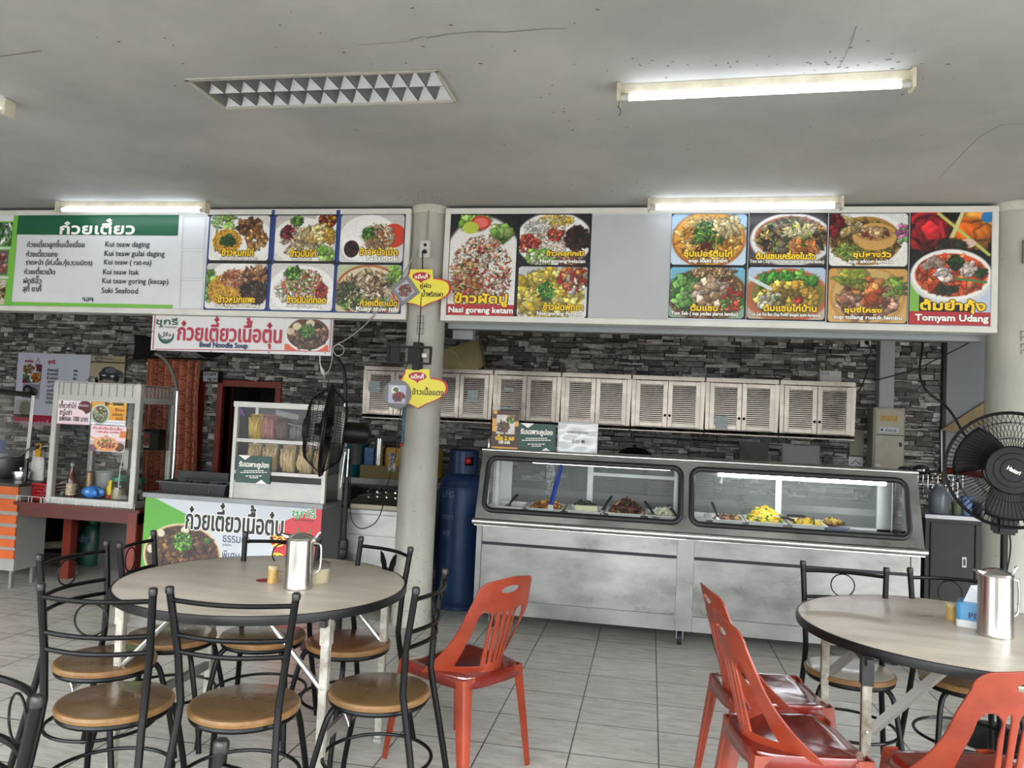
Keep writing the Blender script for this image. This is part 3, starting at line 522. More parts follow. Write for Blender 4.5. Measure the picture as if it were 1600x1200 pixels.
rows = [('ก๋วยเตี๋ยวลูกชิ้นเนื้อเปื่อย', 87, 382, 90, 'Kui teaw daging', 199, 383, 69), ('ก๋วยเตี๋ยวแกง', 65.5, 395.5, 49, 'Kui teaw gulai daging', 210, 397.5, 94), ('ราดหน้า (ไก่,เนื้อ,กุ้ง,รวมมิตร)', 92, 410, 104, 'Kui teaw ( rat-na)', 199.5, 411, 74), ('ก๋วยเตี๋ยวเป็ด', 62, 423, 48, 'Kui teaw Itak', 189, 425, 56), ('ผัดซีอิ๊ว', 51, 437, 28, 'Kui teaw goring (kecap)', 211, 440.5, 103), ('สุกี้ ยากี้', 50, 451, 29, 'Suki Seafood', 187, 454, 57)]
for a, x, y, wd, b, x2, y2, w2 in rows: S.text(mb, a, x, y, wd, None, .16, dy=.0015, m=3); S.text(mb, b, x2, y2, w2, None, .12, dy=.0015, m=3)
S.text(mb, 'ฯลฯ', 137, 468, 17, 6, .12, dy=.0015, m=3)
flat('noodle_list_print', mb, [M_gr, M_lime, M_wt, M_txt], bl)
mb = MB()
for (a, b, c, d) in ((285, 338, 320, 388), (283, 393, 318, 434), (281, 438, 316, 482)):
    for q in ((a, b, c, b+.7), (a, d, c, d+.7), (a, b, a+.7, d), (c, b, c+.7, d)): S.rect(mb, *q, dy=.0008)
flat('peeled_outline', mb, mat('glue_residue', 'bcbdbb', .5), bl)
for (x0, y0, x1, y1, ops, sd) in ((-80, 348, 19, 384, [('bg', '16301f'), ('ch', .6, .5, .4, .5, 50, ['1f5a34', '2c7a40', '0c2016', 'e4ece8'], .08, 2), ('ch', .9, .5, .1, .5, 14, ['3c9048', '88b868', 'f0f4f0'], .07, 4)], 3), (-80, 391, 13, 429, [('bg', '6a5a58'), ('ch', .6, .5, .4, .5, 90, ['b04038', 'd8c8c0', '8a7870', '504848', 'e07060'], .05, 2)], 4), (-80, 437, 9, 475, [('bg', 'c8c0a8'), ('ch', .6, .5, .4, .45, 70, ['d8a040', 'e8d8a0', '7a5c28', 'f0e8d0'], .06, 2)], 5)):
    X0, X1, Z0, Z1 = S.ext(x0, y0, x1, y1); hang_picture('food_picture', X0, X1, Z0, Z1, BY-.004, picture(X1-X0, Z1-Z0, ops, sd, 90), bl)
# right board
for q in ((701, 334, 922, 497), (1047, 334, 1167.5, 498), (1168.8, 333, 1292, 501), (1293.5, 333, 1419.5, 505), (1421, 331, 1552, 508)): mb = MB(); S.rect(mb, *q, dy=-.001, t=.003); flat('black_ground', mb, M_blk, br_)
pic(br_, 'Q1', 702, 336, 806, 494, ('ข้าวผัดปู', 751, 468, 82, 21, .9), ('Nasi goreng ketam', 751, 486, 100, 11, .5), 21)
pic(br_, 'Q2', 812, 336, 920, 414, ('ข้าวคลุกกะปิ', 883, 397, 58, 11, .5), ('Nasi goreng belacan', 879, 409, 70, 7, .3), 22)
pic(br_, 'Q3', 809, 417, 917, 496, ('ข้าวผัดพัทยา', 880, 479, 62, 12, .5), ('Nasi goreng Pattaya', 874, 491, 70, 7, .3), 23)
pic(br_, 'Q4', 1049, 335, 1166, 414, ('ซุปเปอร์ตีนไก่', 1106, 397.5, 75, 14, .6), ('sup kaki ayam', 1106, 408.5, 60, 7, .4), 24)
pic(br_, 'Q5', 1046, 418, 1163, 497, ('ต้มแซบ', 1100, 480.5, 42, 11, .6), ('Tom Seb ( sup pedas perut lembu)', 1100, 491, 104, 7.5, .3), 25)
pic(br_, 'Q6', 1170, 335, 1291, 414, ('ต้มแซบเครื่องในวัว', 1227, 398.5, 92, 14, .6), ('Tom Seb ( Sup Pedas dengan daging dan perut lembu)', 1229, 409.5, 115, 7, .2), 26)
pic(br_, 'Q7', 1168, 418, 1289, 499, ('ต้มแซบไก่บ้าน', 1234, 481, 82, 12, .6), ('Tom Seb Kai Ban (Sup Pedas dengan ayam kampung)', 1226, 492.5, 112, 7, .2), 27)
pic(br_, 'Q8', 1296, 334, 1418, 416, ('ซุปหางวัว', 1362, 399, 59, 12, .6), ('sup ekor lembu', 1360, 409.5, 70, 8, .4), 28)
pic(br_, 'Q9', 1294, 420, 1417, 504, ('ซุปซี่โครง', 1348, 484.5, 58, 13, .6), ('sup tulang rusuk lembu', 1355, 497, 106, 8, .4), 29)
pic(br_, 'Q10', 1422, 331, 1551, 508, ('ต้มยำกุ้ง', 1488, 479, 101, 23, 1.0), ('Tomyam Udang', 1486, 498.5, 114, 14, .7), 30, n=170)
mb = MB(); S.rect(mb, 923, 335, 1046, 498, dy=-.001); flat('blank_panel', mb, mat('blank_grey_print', 'b3b5b8', .4, var=.05, scale=3), br_)
# ---- beef noodle sign hanging below the left board
S2 = Sign(5.40)
t = thing('noodle_soup_sign', 'white hanging sign with red lettering and a soup bowl picture', 'sign', (-3.13, 5.42, 1.925))
box(-3.885, -2.378, 5.402, 5.425, 1.925, 2.2005).build('sign_board', mat('sign_white', 'd9d7d8', .25, var=.03, scale=2), t, smooth=False)
mb = MB(); M_cr = mat('crimson_print', 'b02440', .4); M_navy = mat('navy_print', '1f2860', .4); M_gt = mat('grey_print', '6b6f6c', .5)
for q in ((240, 490, 241.2, 546), (516.2, 494, 517.4, 548)): S2.rect(mb, *q, dy=.001)
x, z = zip(*[S2.p(*q) for q in ((241, 545), (516, 548.3), (516, 549.6), (241, 546.2))]); mb.add([(a, 5.399, b) for a, b in zip(x, z)], [(3, 2, 1, 0)])
S2.text(mb, 'ก๋วยเตี๋ยวเนื้อตุ๋น', 358, 519.5, 162, 43, .8, dy=.0015)
S2.text(mb, 'Beef Noodle Soup', 349.5, 540.5, 75, 10, .35, dy=.0035, m=1)
S2.text(mb, 'ชุกรี', 261, 503.5, 34, 12, .4, dy=.0015, m=2); S2.text(mb, 'สุกี้ FOOD', 262, 511, 28, 5, .1, dy=.0015, m=3)
x, z = S2.p(259.5, 525); k = S2.sc(259, 525); R_ = 12.4*k
def crescent(mb, x, z, y, R, m):
    n = 20; o = [(x+R*math.cos(a), z+R*math.sin(a)) for a in np.linspace(math.radians(170), math.radians(370), n)]; i_ = [(x+.86*R*math.cos(a), z+.22*R+.86*R*math.sin(a)) for a in np.linspace(math.radians(174), math.radians(366), n)]
    mb.add([(a, y, b) for a, b in o]+[(a, y, b) for a, b in i_], [(q, q+1, n+q+1, n+q) for q in range(n-1)], m)
crescent(mb, x, z+.1*R_, 5.3985, R_, 2)
S2.text(mb, '\ufedd\ufefc\ufea3', 259.5, 523, 17, 8, .2, dy=.0015, m=4); S2.text(mb, 'HALAL', 259.5, 531, 13, 3, .15, dy=.0015, m=4)
flat('lettering', mb, [M_cr, M_navy, M_gr, M_gt, M_txt], t)
X0, X1, Z0, Z1 = S2.ext(446, 499, 514, 548)
BOWL = [('bg', 'd9d7d8'), ('rect', 0, 0, 1, .2, 'd8603c'), ('ell', .52, .5, .5, .54, 'f0ece6'), ('ell', .52, .54, .48, .5, '5a3a22'), ('ch', .52, .5, .42, .42, 110, ['6a4a30', '8a6848', '4a2c18', '3a2010', 'a88460'], .07, 1.8), ('ell', .12, .6, .09, .11, 'c8b898'), ('ell', .26, .76, .1, .12, 'd0c2a4'), ('ell', .56, .86, .1, .12, 'd0c0a0'), ('ch', .5, .62, .18, .2, 60, HERB, .045, 2)]
hang_picture('soup_picture', X0, X1, Z0, Z1, 5.398, picture(X1-X0, Z1-Z0, BOWL, 41, 90), t)
mb = MB()
for q in ((244, 548), (330, 549.3), (420, 550.5), (508, 551.5), (238.5, 518)): x, z = S2.p(*q); mb.ball((x, 5.40, z), .005, n=6)
mb.build('rivet', mat('dark_metal', '2a2a2c', .4, .8), t)
# ================================================================= STAINLESS FOOD COUNTER
M_st = mat('brushed_steel', '8c8c8a', .36, 1., var=.3, scale=1.8, rvar=.12, stretch=(1, 1, 1.6), bump=.05, bscale=3)
M_st2 = mat('polished_steel', 'd6d6d4', .2, 1., var=.08, scale=7, rvar=.06)
M_stw = mat('patchy_steel_panel', '8f8e8c', .34, 1., var=.42, scale=1.7, rvar=.14, stretch=(1, 1, 2), bump=.06, bscale=2.5)  # pale and darker patches mixed at random into the base colour
M_gas = mat('black_gasket', '121214', .45); M_gl = glass_mat('pane_glass'); M_wfr = mat('white_enamel', 'dfe6e4', .4, var=.05, scale=5)
CX0, CX1 = -1.215, 1.772; LZ, LY, TZ, TY = .775, 5.405, 1.275, 5.585; PY = 5.45; BK = 6.14
t = thing('food_display_counter', 'long stainless steel food counter with two slanted black edged windows', 'food counter', ((CX0+CX1)/2, 5.8, 0))
def slant(x, v, off=0.):  # point on the slanted front, off = outwards
    n = Vector((0, -(TZ-LZ), (TY-LY))).normalized(); return Vector((x, LY+(TY-LY)*v, LZ+(TZ-LZ)*v))+n*off
mb = MB()
mb.box(CX0+.01, CX1-.01, PY+.012, BK, .12, LZ-.03)
body = mb.build('body', M_stw, t, smooth=False)
for (a, b, nm) in ((CX0+.01, -1.166, 0), (.212, .324, 1), (1.703, CX1-.01, 2)):
    box(a, b, PY-.006, PY+.012, .12, LZ-.02).build('post', M_st, t, bev=.002)
for (a, b) in ((-1.163, .209), (.327, 1.700)):
    box(a, b, PY, PY+.012, .628, LZ-.02).build('upper_front_panel', M_stw, t, bev=.002)
    box(a, b, PY-.001, PY+.012, .226, .606).build('front_panel', M_stw, t, bev=.002)
    box(a, b, PY-.004, PY+.012, .12, .223).build('kick_panel', M_st, t, bev=.002)
    box(a, b, PY+.004, PY+.0125, .606, .628).build('groove', mat('dark_groove', '2b2b2d', .5, .6), t, smooth=False)
mb = MB(); mb.tube([(CX0-.012, LY-.012, LZ), (CX1+.012, LY-.012, LZ)], .023, 16).box(CX0, CX1, LY-.01, PY+.02, LZ-.03, LZ-.016)
mb.build('ledge_rail', M_st2, t)
# slanted front sheet with two rounded window openings
def rrect(x0, x1, y0, y1, r): return arc(x1-r, y1-r, r, r, 0, 90, 6)+arc(x0+r, y1-r, r, r, 90, 180, 6)+arc(x0+r, y0+r, r, r, 180, 270, 6)+arc(x1-r, y0+r, r, r, 270, 360, 6)
SL = math.hypot(TZ-LZ, TY-LY); WIN = [(-1.172, .236), (.286, 1.704)]; w0, w1 = .135*SL, .915*SL
bm = shape2d([(CX0, 0.012), (CX1, .012), (CX1, SL), (CX0, SL)], [rrect(a, b, w0, w1, .07) for a, b in WIN], .008)
me = bpy.data.meshes.new('window_sheet'); 
for v in bm.verts: q = slant(v.co.x, v.co.y/SL, v.co.z); v.co = q-t.location
bmesh.ops.recalc_face_normals(bm, faces=bm.faces); bm.to_mesh(me); bm.free(); me.materials.append(M_st); o = bpy.data.objects.new('window_sheet', me); C.objects.link(o); o.parent = t
for a, b in WIN:
    ou = [slant(x, y/SL, .006) for x, y in rrect(a+.012, b-.012, w0+.012, w1-.012, .06)]
    gk = MB().tube(ou, .0195, 8, closed=True).build('window_gasket', M_gas, t)
    pn = [slant(x, y/SL, 0.0) for x, y in rrect(a+.02, b-.02, w0+.02, w1-.02, .05)]
    MB().add(pn, [tuple(range(len(pn)))]).build('window_pane', M_gl, gk, smooth=False)
mb = MB(); mb.tube([(CX0-.006, TY-.004, TZ+.004), (CX1+.006, TY-.004, TZ+.004)], .014, 14).box(CX0, CX1, TY, BK, TZ-.012, TZ+.008)
mb.build('top_sheet', M_st2, t)
for x0, x1 in ((CX0, CX0+.006), (CX1-.006, CX1)):
    MB().prism([(LY+.02, LZ-.02), (BK, LZ-.02), (BK, LZ+.05), (LY+.05, LZ+.05)], x0, x1, 'x').build('side_panel', M_st, t, smooth=False)
    MB().prism([(LY+.035, LZ+.05), (LY+.075, LZ+.05), (TY+.03, TZ-.012), (TY-.005, TZ-.012)], x0, x1, 'x').prism([(BK-.05, LZ+.05), (BK, LZ+.05), (BK, TZ-.012), (BK-.05, TZ-.012)], x0, x1, 'x').build('side_frame', M_st, t, smooth=False)
    xm = (x0+x1)/2; MB().add([(xm, LY+.06, LZ+.05), (xm, BK-.04, LZ+.05), (xm, BK-.04, TZ-.012), (xm, TY+.02, TZ-.012)], [(0, 1, 2, 3)]).build('side_pane', M_gl, t, smooth=False)
# back sliding windows in white frames
xs = [-1.20, -1.085, -.475, -.43, .205, .245, .945, .99, 1.66, 1.765]
mb = MB()
for a, b in ((-1.205, -1.08), (-.475, -.43), (.195, .255), (.945, .99), (1.665, 1.765)): mb.box(a, b, BK-.05, BK-.02, LZ, TZ-.012)
mb.box(-1.205, 1.765, BK-.05, BK-.02, LZ, LZ+.055).box(-1.205, 1.765, BK-.05, BK-.02, TZ-.05, TZ-.012)
bf = mb.build('back_frame', M_wfr, t, bev=.002)
box(-.43, .195, BK-.045, BK-.02, 1.10, 1.125).build('back_rail', M_wfr, bf, bev=.002)
for a, b in ((-1.08, -.475), (-.43, .195), (.255, .945), (.99, 1.665)):
    MB().add([(a, BK-.03, LZ+.05), (b, BK-.03, LZ+.05), (b, BK-.03, TZ-.05), (a, BK-.03, TZ-.05)], [(0, 1, 2, 3)]).build('sliding_pane', mat('reflection_haze_pane', 'a2aaa6', .3, alpha=.42), bf, smooth=False)  # grey film in the pane colour stands in for reflected lamp light
box(CX0+.01, CX1-.01, LY+.06, BK-.05, LZ-.022, LZ+.039).build('deck', M_st, t, smooth=False)
box(.215, .235, TY+.03, BK-.05, LZ, TZ-.02).build('divider', M_wfr, t, smooth=False)
# lamps inside the counter (right one bright behind the glass)
for a, b, y, z in ((.492, 1.624, 5.75, 1.183), (-.86, .15, 5.72, 1.205)):
    lp = MB().tube([(a, y, z), (b, y, z)], .014, 12).build('display_tube', mat('display_tube_lit', 'f4f8ff', .4, emit=15.0) if a > 0 else mat('display_tube_dim', 'f4f8ff', .4, emit=2.5), t)
    MB().tube([(a-.05, y, z), (a, y, z)], .011, 10).tube([(b, y, z), (b+.03, y, z)], .011, 10).box(a-.06, b+.04, y-.015, y+.015, z+.012, z+.02).box(a+.1, a+.12, y-.005, y+.005, z+.02, TZ-.012).box(b-.12, b-.1, y-.005, y+.005, z+.02, TZ-.012).build('lamp_holder', M_cap, lp)
for x in (-1.08, .25, 1.65):
    for y in (5.56, 6.05):
        cs = MB().cyl((x-.014, y, .045), (x+.014, y, .045), .045, 18).build('caster_wheel', mat('rubber', '161616', .7), t)
        MB().box(x-.024, x-.018, y-.03, y+.03, .045, .12).box(x+.018, x+.024, y-.03, y+.03, .045, .12).box(x-.03, x+.03, y-.035, y+.035, .11, .12).build('caster_fork', M_st, cs)
# ---- trays of food on the deck
M_tray = mat('tray_steel', 'd8dad8', .3, .35)
def tray(x, y, label, wd=.27, dp=.26, z=LZ+.04, tilt=.07):
    h = .055; o = thing('food_tray', label, 'tray', (x, y, z), 0, 'food trays in the counter'); a, b = wd/2, dp/2; i_ = .015
    mb = MB(); zs = lambda yy, zz: zz+tilt*(yy+b)
    rim = [(-a, -b), (a, -b), (a, b), (-a, b)]; inn = [(-a+i_, -b+i_), (a-i_, -b+i_), (a-i_, b-i_), (-a+i_, b-i_)]; bot = [(-a+.03, -b+.03), (a-.03, -b+.03), (a-.03, b-.03), (-a+.03, b-.03)]
    vs = [(p[0], p[1], zs(p[1], h-.004)) for p in rim]+[(p[0], p[1], zs(p[1], h)) for p in rim]+[(p[0], p[1], zs(p[1], h)) for p in inn]+[(p[0], p[1], zs(p[1], h-.03)) for p in bot]
    fs = []
    for k in (0, 4, 8): fs += [(k+i, k+(i+1) % 4, k+4+(i+1) % 4, k+4+i) for i in range(4)]
    fs.append((12, 13, 14, 15)); mb.add(vs, fs)
    # outer skirt down to the deck
    lo = [(-a+.02, -b+.02), (a-.02, -b+.02), (a-.02, b-.02), (-a+.02, b-.02)]
    mb.add([(p[0], p[1], zs(p[1], h-.004)) for p in lo]+[(p[0], p[1], 0) for p in lo], [(i, (i+1) % 4, 4+(i+1) % 4, 4+i) for i in range(4)]+[(4, 5, 6, 7)])
    mb.build('pan', M_tray, o, local=True, smooth=False, solid=.0015); return o
def heap(name, label, x, y, z_, rx, ry, rz, n, pal, sz, seed, flat_=.0, cat='food'):
    z = z_+.046; r_ = random.Random(seed); mb = MB(); mats = [mat('food_'+p, p, .45, coat=.15) for p in pal]
    mb.ball((x, y, z+rz*.25), rx*.85, ry*.85, rz*.62, 14, .1, m=0)
    for _ in range(n):
        a = r_.uniform(0, 2*PI); q = math.sqrt(r_.random()); px, py = x+rx*q*math.cos(a), y+ry*q*math.sin(a); pz = z+rz*max(.12, (1-q*q))*r_.uniform(.75, 1.05)
        s_ = sz*r_.uniform(.6, 1.3); M_ = Matrix.Rotation(r_.uniform(0, 6.3), 3, 'Z') @ Matrix.Rotation(r_.uniform(-1, 1), 3, 'X') @ Matrix.Rotation(r_.uniform(-1, 1), 3, 'Y')
        mb.ball((px, py, pz), s_, s_*r_.uniform(.35, .7), s_*r_.uniform(.25, .5), 7, .25, r_.randrange(len(pal)), M_)
    o = mb.build(name, mats, recalc=False); tag(o, label, cat, None, 'stuff'); return o
def spoon(label, a, b, r=.009, name='serving_spoon', blade=True):
    a = Vector(a)+Vector((0, 0, .046)); b = Vector(b)+Vector((0, 0, .046)); o = MB().tube([a, a.lerp(b, .5)+Vector((0, 0, .004)), b], [r*.8, r, r*1.1], 8).build(name, mat('black_handle', '1a1b1c', .4)); tag(o, label, 'utensil')
    if blade:
        d = (a-b).normalized(); c = a+d*.035; M_ = d.to_track_quat('X', 'Z').to_matrix()
        MB().ball(c, .045, .028, .008, 12, M=M_).build('bowl', M_st2, o)
    return o
TZ0 = .80
tray(-1.025, 5.70, 'empty steel tray with a dark handled spoon at the left end of the counter'); tray(-.745, 5.72, 'steel tray of stir-fried meat and vegetables beside the blue stick')
tray(-.455, 5.74, 'steel tray holding a pale green box of vegetables'); tray(-.165, 5.76, 'steel tray of dark shredded fried beef'); tray(.115, 5.76, 'steel tray of white pieces at the right of the left window', .26)
tray(.355, 5.78, 'steel tray at the left edge of the right window', .16); tray(.56, 5.78, 'steel tray of brown sauce with an upright dark spoon', .24); tray(.825, 5.80, 'steel tray heaped with yellow and green food'); tray(1.11, 5.80, 'steel tray of yellow curry right of the yellow heap', .25)
heap('stir_fried_meat', 'stir-fried meat with green and orange vegetables in a tray', -.735, 5.74, .815, .13, .11, .055, 170, ['8a4a24', 'a86a34', '6a3018', 'c8963c', '5c6a28', 'd8a850'], .02, 1)
heap('vegetable_salad', 'dark green leaves on a pale box in a tray', -.46, 5.80, .845, .09, .06, .03, 60, ['24301c', '3a4a2c', '141c12'], .02, 2)
o = box(-.53, -.36, 5.70, 5.80, .846, .90).build('pale_food_box', mat('pale_green_box', 'ccd0a8', .5, var=.15, scale=20), bev=.006); tag(o, 'pale green block-shaped food box in the third tray', 'food box')
heap('fried_beef', 'heap of dark brown shredded fried beef in a tray', -.15, 5.77, .815, .125, .11, .105, 300, ['4a241a', '6a3422', '341812', '8a5438', 'b08a5c', '2a3018'], .02, 3)
heap('white_radish', 'white radish pieces in a tray', .12, 5.77, .815, .10, .09, .05, 60, ['dcdcc4', 'c8ccb0', 'e8e8d8', 'a8b088'], .028, 4)
heap('brown_sauce', 'brown fish in sauce in a tray', .58, 5.80, .815, .10, .09, .03, 60, ['5c4434', 'a8763c', 'c8a060', '4a3a30'], .022, 5)
heap('yellow_noodles', 'bright yellow heap with green cucumber slices in a tray', .83, 5.80, .815, .13, .11, .105, 260, ['f0d83c', 'f4e470', 'f0b43c', 'e8cc28', '88a838', '4a7a2c'], .02, 6)
heap('yellow_curry', 'yellow curry with brown pieces in a tray', 1.12, 5.82, .815, .11, .1, .035, 110, ['d8c034', 'c8a028', '8a6a28', 'e8d860', '6a4a20'], .02, 7)
heap('fried_pieces', 'brown fried pieces on a plate at the right of the trays', 1.30, 5.84, .825, .08, .08, .04, 70, ['8a6a28', 'b8923c', '5c4420', 'd8b858'], .02, 8)
o = MB().lathe([(.0, .0), (.06, .002), (.115, .03), (.12, .035), (.118, .036), (.06, .01), (0, .008)], (1.30, 5.84, .816), 28).build('plate', mat('bluish_plate', '9a9ab8', .35)); tag(o, 'bluish plate of fried pieces at the right end of the food', 'plate')
spoon('dark handled spoon leaning in the empty left tray', (-1.02, 5.70, .83), (-.98, 5.80, .895)); spoon('dark ladle beside the fried beef', (-.33, 5.70, .825), (-.27, 5.86, .92)); spoon('dark handled tongs beside the white radish', (.045, 5.68, .83), (-.02, 5.82, .90)); spoon('dark handled spoon at the right end of the left window', (.21, 5.66, .825), (.15, 5.80, .885))
spoon('dark spoon standing upright in the brown sauce', (.50, 5.74, .83), (.46, 5.80, .93)); spoon('dark handled spoon lying in the yellow heap', (.93, 5.74, .86), (1.02, 5.72, .845)); spoon('black spoon handle above the yellow curry', (.98, 5.80, .87), (1.10, 5.74, .875)); spoon('dark stick standing in the yellow curry tray', (1.15, 5.70, .83), (1.15, 5.74, .875), .006, blade=False)
# blue stick with wrapped cloth and hanging plastic bags inside the glass
t2 = thing('blue_squeegee', 'blue flat stick leaning behind the left counter window', 'squeegee', at(868, 790, Y=5.56))
pa, pb = at(861, 789, Y=5.53), at(877, 726, Y=5.645); d = (pb-pa)
MB().tube([pa, pa+d*.86, pb], [.018, .018, .009], 4).build('stick', mat('blue_plastic', '1c3c92', .4), t2)
MB().box(pa.x-.022, pa.x+.018, pa.y-.01, pa.y+.01, pa.z-.035, pa.z+.002).build('rubber_tip', mat('pale_rubber', 'b4c0b8', .5), t2, bev=.004)
M_plastic = glass_mat('clear_plastic', 'e6eaea', .9, .15)
def hang_bag(label, px, y0, y1, Y, wpx, seed):
    r_ = random.Random(seed); a = at(px, y0, Y=Y); b = at(px-1, y1, Y=Y); wd = (at(px+wpx, y0, Y=Y)-a).x
    def fn(u, v): q = a.lerp(b, v); return q+Vector(((u-.5)*wd*(1+.2*math.sin(9*v)), .012*math.sin(14*u+5*v+seed)+r_.uniform(-.004, .004), 0))
    o = MB().grid(fn, 12, 24).build('hanging_plastic_strip', M_plastic, ang=180); return tag(o, label, 'plastic strip')
hang_bag('crumpled clear plastic strip hanging beside the blue stick', 860, 727, 772, 5.68, 13, 1); hang_bag('clear plastic strip hanging in the right window', 1158, 746, 804, 5.80, 9, 2)
o = MB().tube([at(1129, 744, Y=5.69), at(1126, 755, Y=5.69)], [.006, .011], 8).build('pull_cord_tag', M_wt); tag(o, 'small white pull tag under the bright display tube', 'pull tag')
o = MB().tube([(-1.13, 5.72, LZ), (-1.13, 5.72, TZ-.02)], .03, 8).tube([(-1.17, 5.6, LZ+.03), (-1.165, 5.6, TZ-.03)], .008, 6).build('rolled_plastic_curtain', mat('milky_plastic', 'c8ccca', .3, var=.2, scale=18, bump=.3)); tag(o, 'milky rolled plastic curtain inside the left end of the counter', 'plastic curtain')
# ---- signs on top of the counter
SY = 5.62; S3 = Sign(SY); M_acr = glass_mat('acrylic', 'f4f8f8', .3)
def table_sign(name, label, x0, y0, x1, y1):
    X0, X1, Z0, Z1 = S3.ext(x0, y0, x1, y1); Z0 = TZ+.0085
    o = thing(name, label, 'table sign', ((X0+X1)/2, SY, Z0)); return o, X0, X1, Z0, Z1
o, X0, X1, Z0, Z1 = table_sign('steak_sign', 'upright brown sign with a steak picture on the counter top', 769, 641, 810, 701)
box(X0, X1, SY+.002, SY+.01, Z0, Z1).build('board', mat('brown_sign', '4a2418', .4), o, smooth=False)
hang_picture('sign_picture', X0, X1, Z0, Z1, SY, picture(X1-X0, Z1-Z0, [('bg', '4a2418'), ('rect', 0, .45, .16, .78, 'e0a848'), ('rect', .9, .72, 1, 1, '4a2418'), ('rect', .85, .6, 1, .73, 'e0a848'), ('rect', .16, .4, .86, .88, 'c9c6c0'), ('ell', .52, .62, .33, .22, 'd8d5cf'), ('ch', .42, .58, .22, .14, 40, ['5a3018', '3c1c10', '7a4828', '8a5a38'], .08, 2.2), ('ch', .7, .78, .14, .1, 24, ['78b040', '98cc58', 'e05a30', '4c8a2c'], .08, 1.4), ('rect', 0, 0, 1, .075, 'e0a848'), ('ell', .1, .94, .08, .05, 'e0a848')], 51, 90), o)
mb = MB(); S3.text(mb, 'เนื้อ 2 รส', 789, 683, 29, 8, .4, dy=.002, m=0); S3.text(mb, '150 บาท', 788, 691, 17, 4.5, .35, dy=.002, m=1); S3.rect(mb, 775, 687.4, 803, 688, dy=.002, m=0); flat('lettering', mb, [M_y, M_wt], o)
def coupon(o, X0, X1, Z0, Z1, Y, Sg, cx, cy, k=1.0):
    M_cp = mat('coupon_green', '1e4a40', .4, var=.12, scale=14); box(X0, X1, Y+.002, Y+.008, Z0, Z1).build('board', M_cp, o, smooth=False); mb = MB(); w_ = X1-X0; h_ = Z1-Z0
    mb.add([(X0+.06*w_, Y, Z1), (X0+.42*w_, Y, Z1), (X0+.26*w_, Y, Z1-.17*h_)], [(0, 2, 1)], 0); mb.add([(X0+.6*w_, Y, Z0), (X0+.92*w_, Y, Z0), (X0+.76*w_, Y, Z0+.15*h_)], [(0, 1, 2)], 0)
    Sg.text(mb, 'รับเฉพาะคูปอง', cx, cy, 50*k, 11*k, .35, dy=.001)
    for i, (wd, dy) in enumerate(((34, 9), (46, 12), (28, 18), (15, 21))):
        n_ = 9 if wd > 30 else 5
        for q in range(n_):
            a = cx-wd*k/2+wd*k*q/n_; Sg.rect(mb, a, cy+dy*k-.7, a+wd*k/n_*.8, cy+dy*k+.7, dy=.001)
    flat('lettering', mb, M_wt, o)
o, X0, X1, Z0, Z1 = table_sign('coupon_sign', 'upright dark green coupon sign on the counter top', 809, 662, 868, 703); coupon(o, X0, X1, Z0, Z1, SY, S3, 838.5, 676)
o, X0, X1, Z0, Z1 = table_sign('plastic_notice', 'upright white paper in glossy crumpled plastic on the counter top', 871, 660, 934, 705)
r_ = random.Random(5)
MB().grid(lambda u, v: Vector((X0+(X1-X0)*u, SY+.004*math.sin(9*u+7*v)+.003*math.sin(15*v-4*u), Z0+(Z1-Z0)*v)), 18, 14).build('sleeve', mat('glossy_plastic', 'd8dade', .08, spec=1.0), o, ang=180, solid=.001)
mb = MB(); S3.text(mb, 'เฉพาะคูปอง', 903, 676, 32, 6, .1, dy=.012, m=0); S3.text(mb, '50 ฿', 904, 690, 20, 6, .1, dy=.012, m=0); flat('lettering', mb, mat('grey_print'), o)
o = MB().lathe([(.014, 0), (.0145, .004), (.0145, .075), (.011, .08), (0, .081)], (at(764, 700, Y=5.66).x, 5.66, TZ+.0085), 16).build('steel_canister', M_st2); tag(o, 'small steel canister on the counter top left of the steak sign', 'canister')
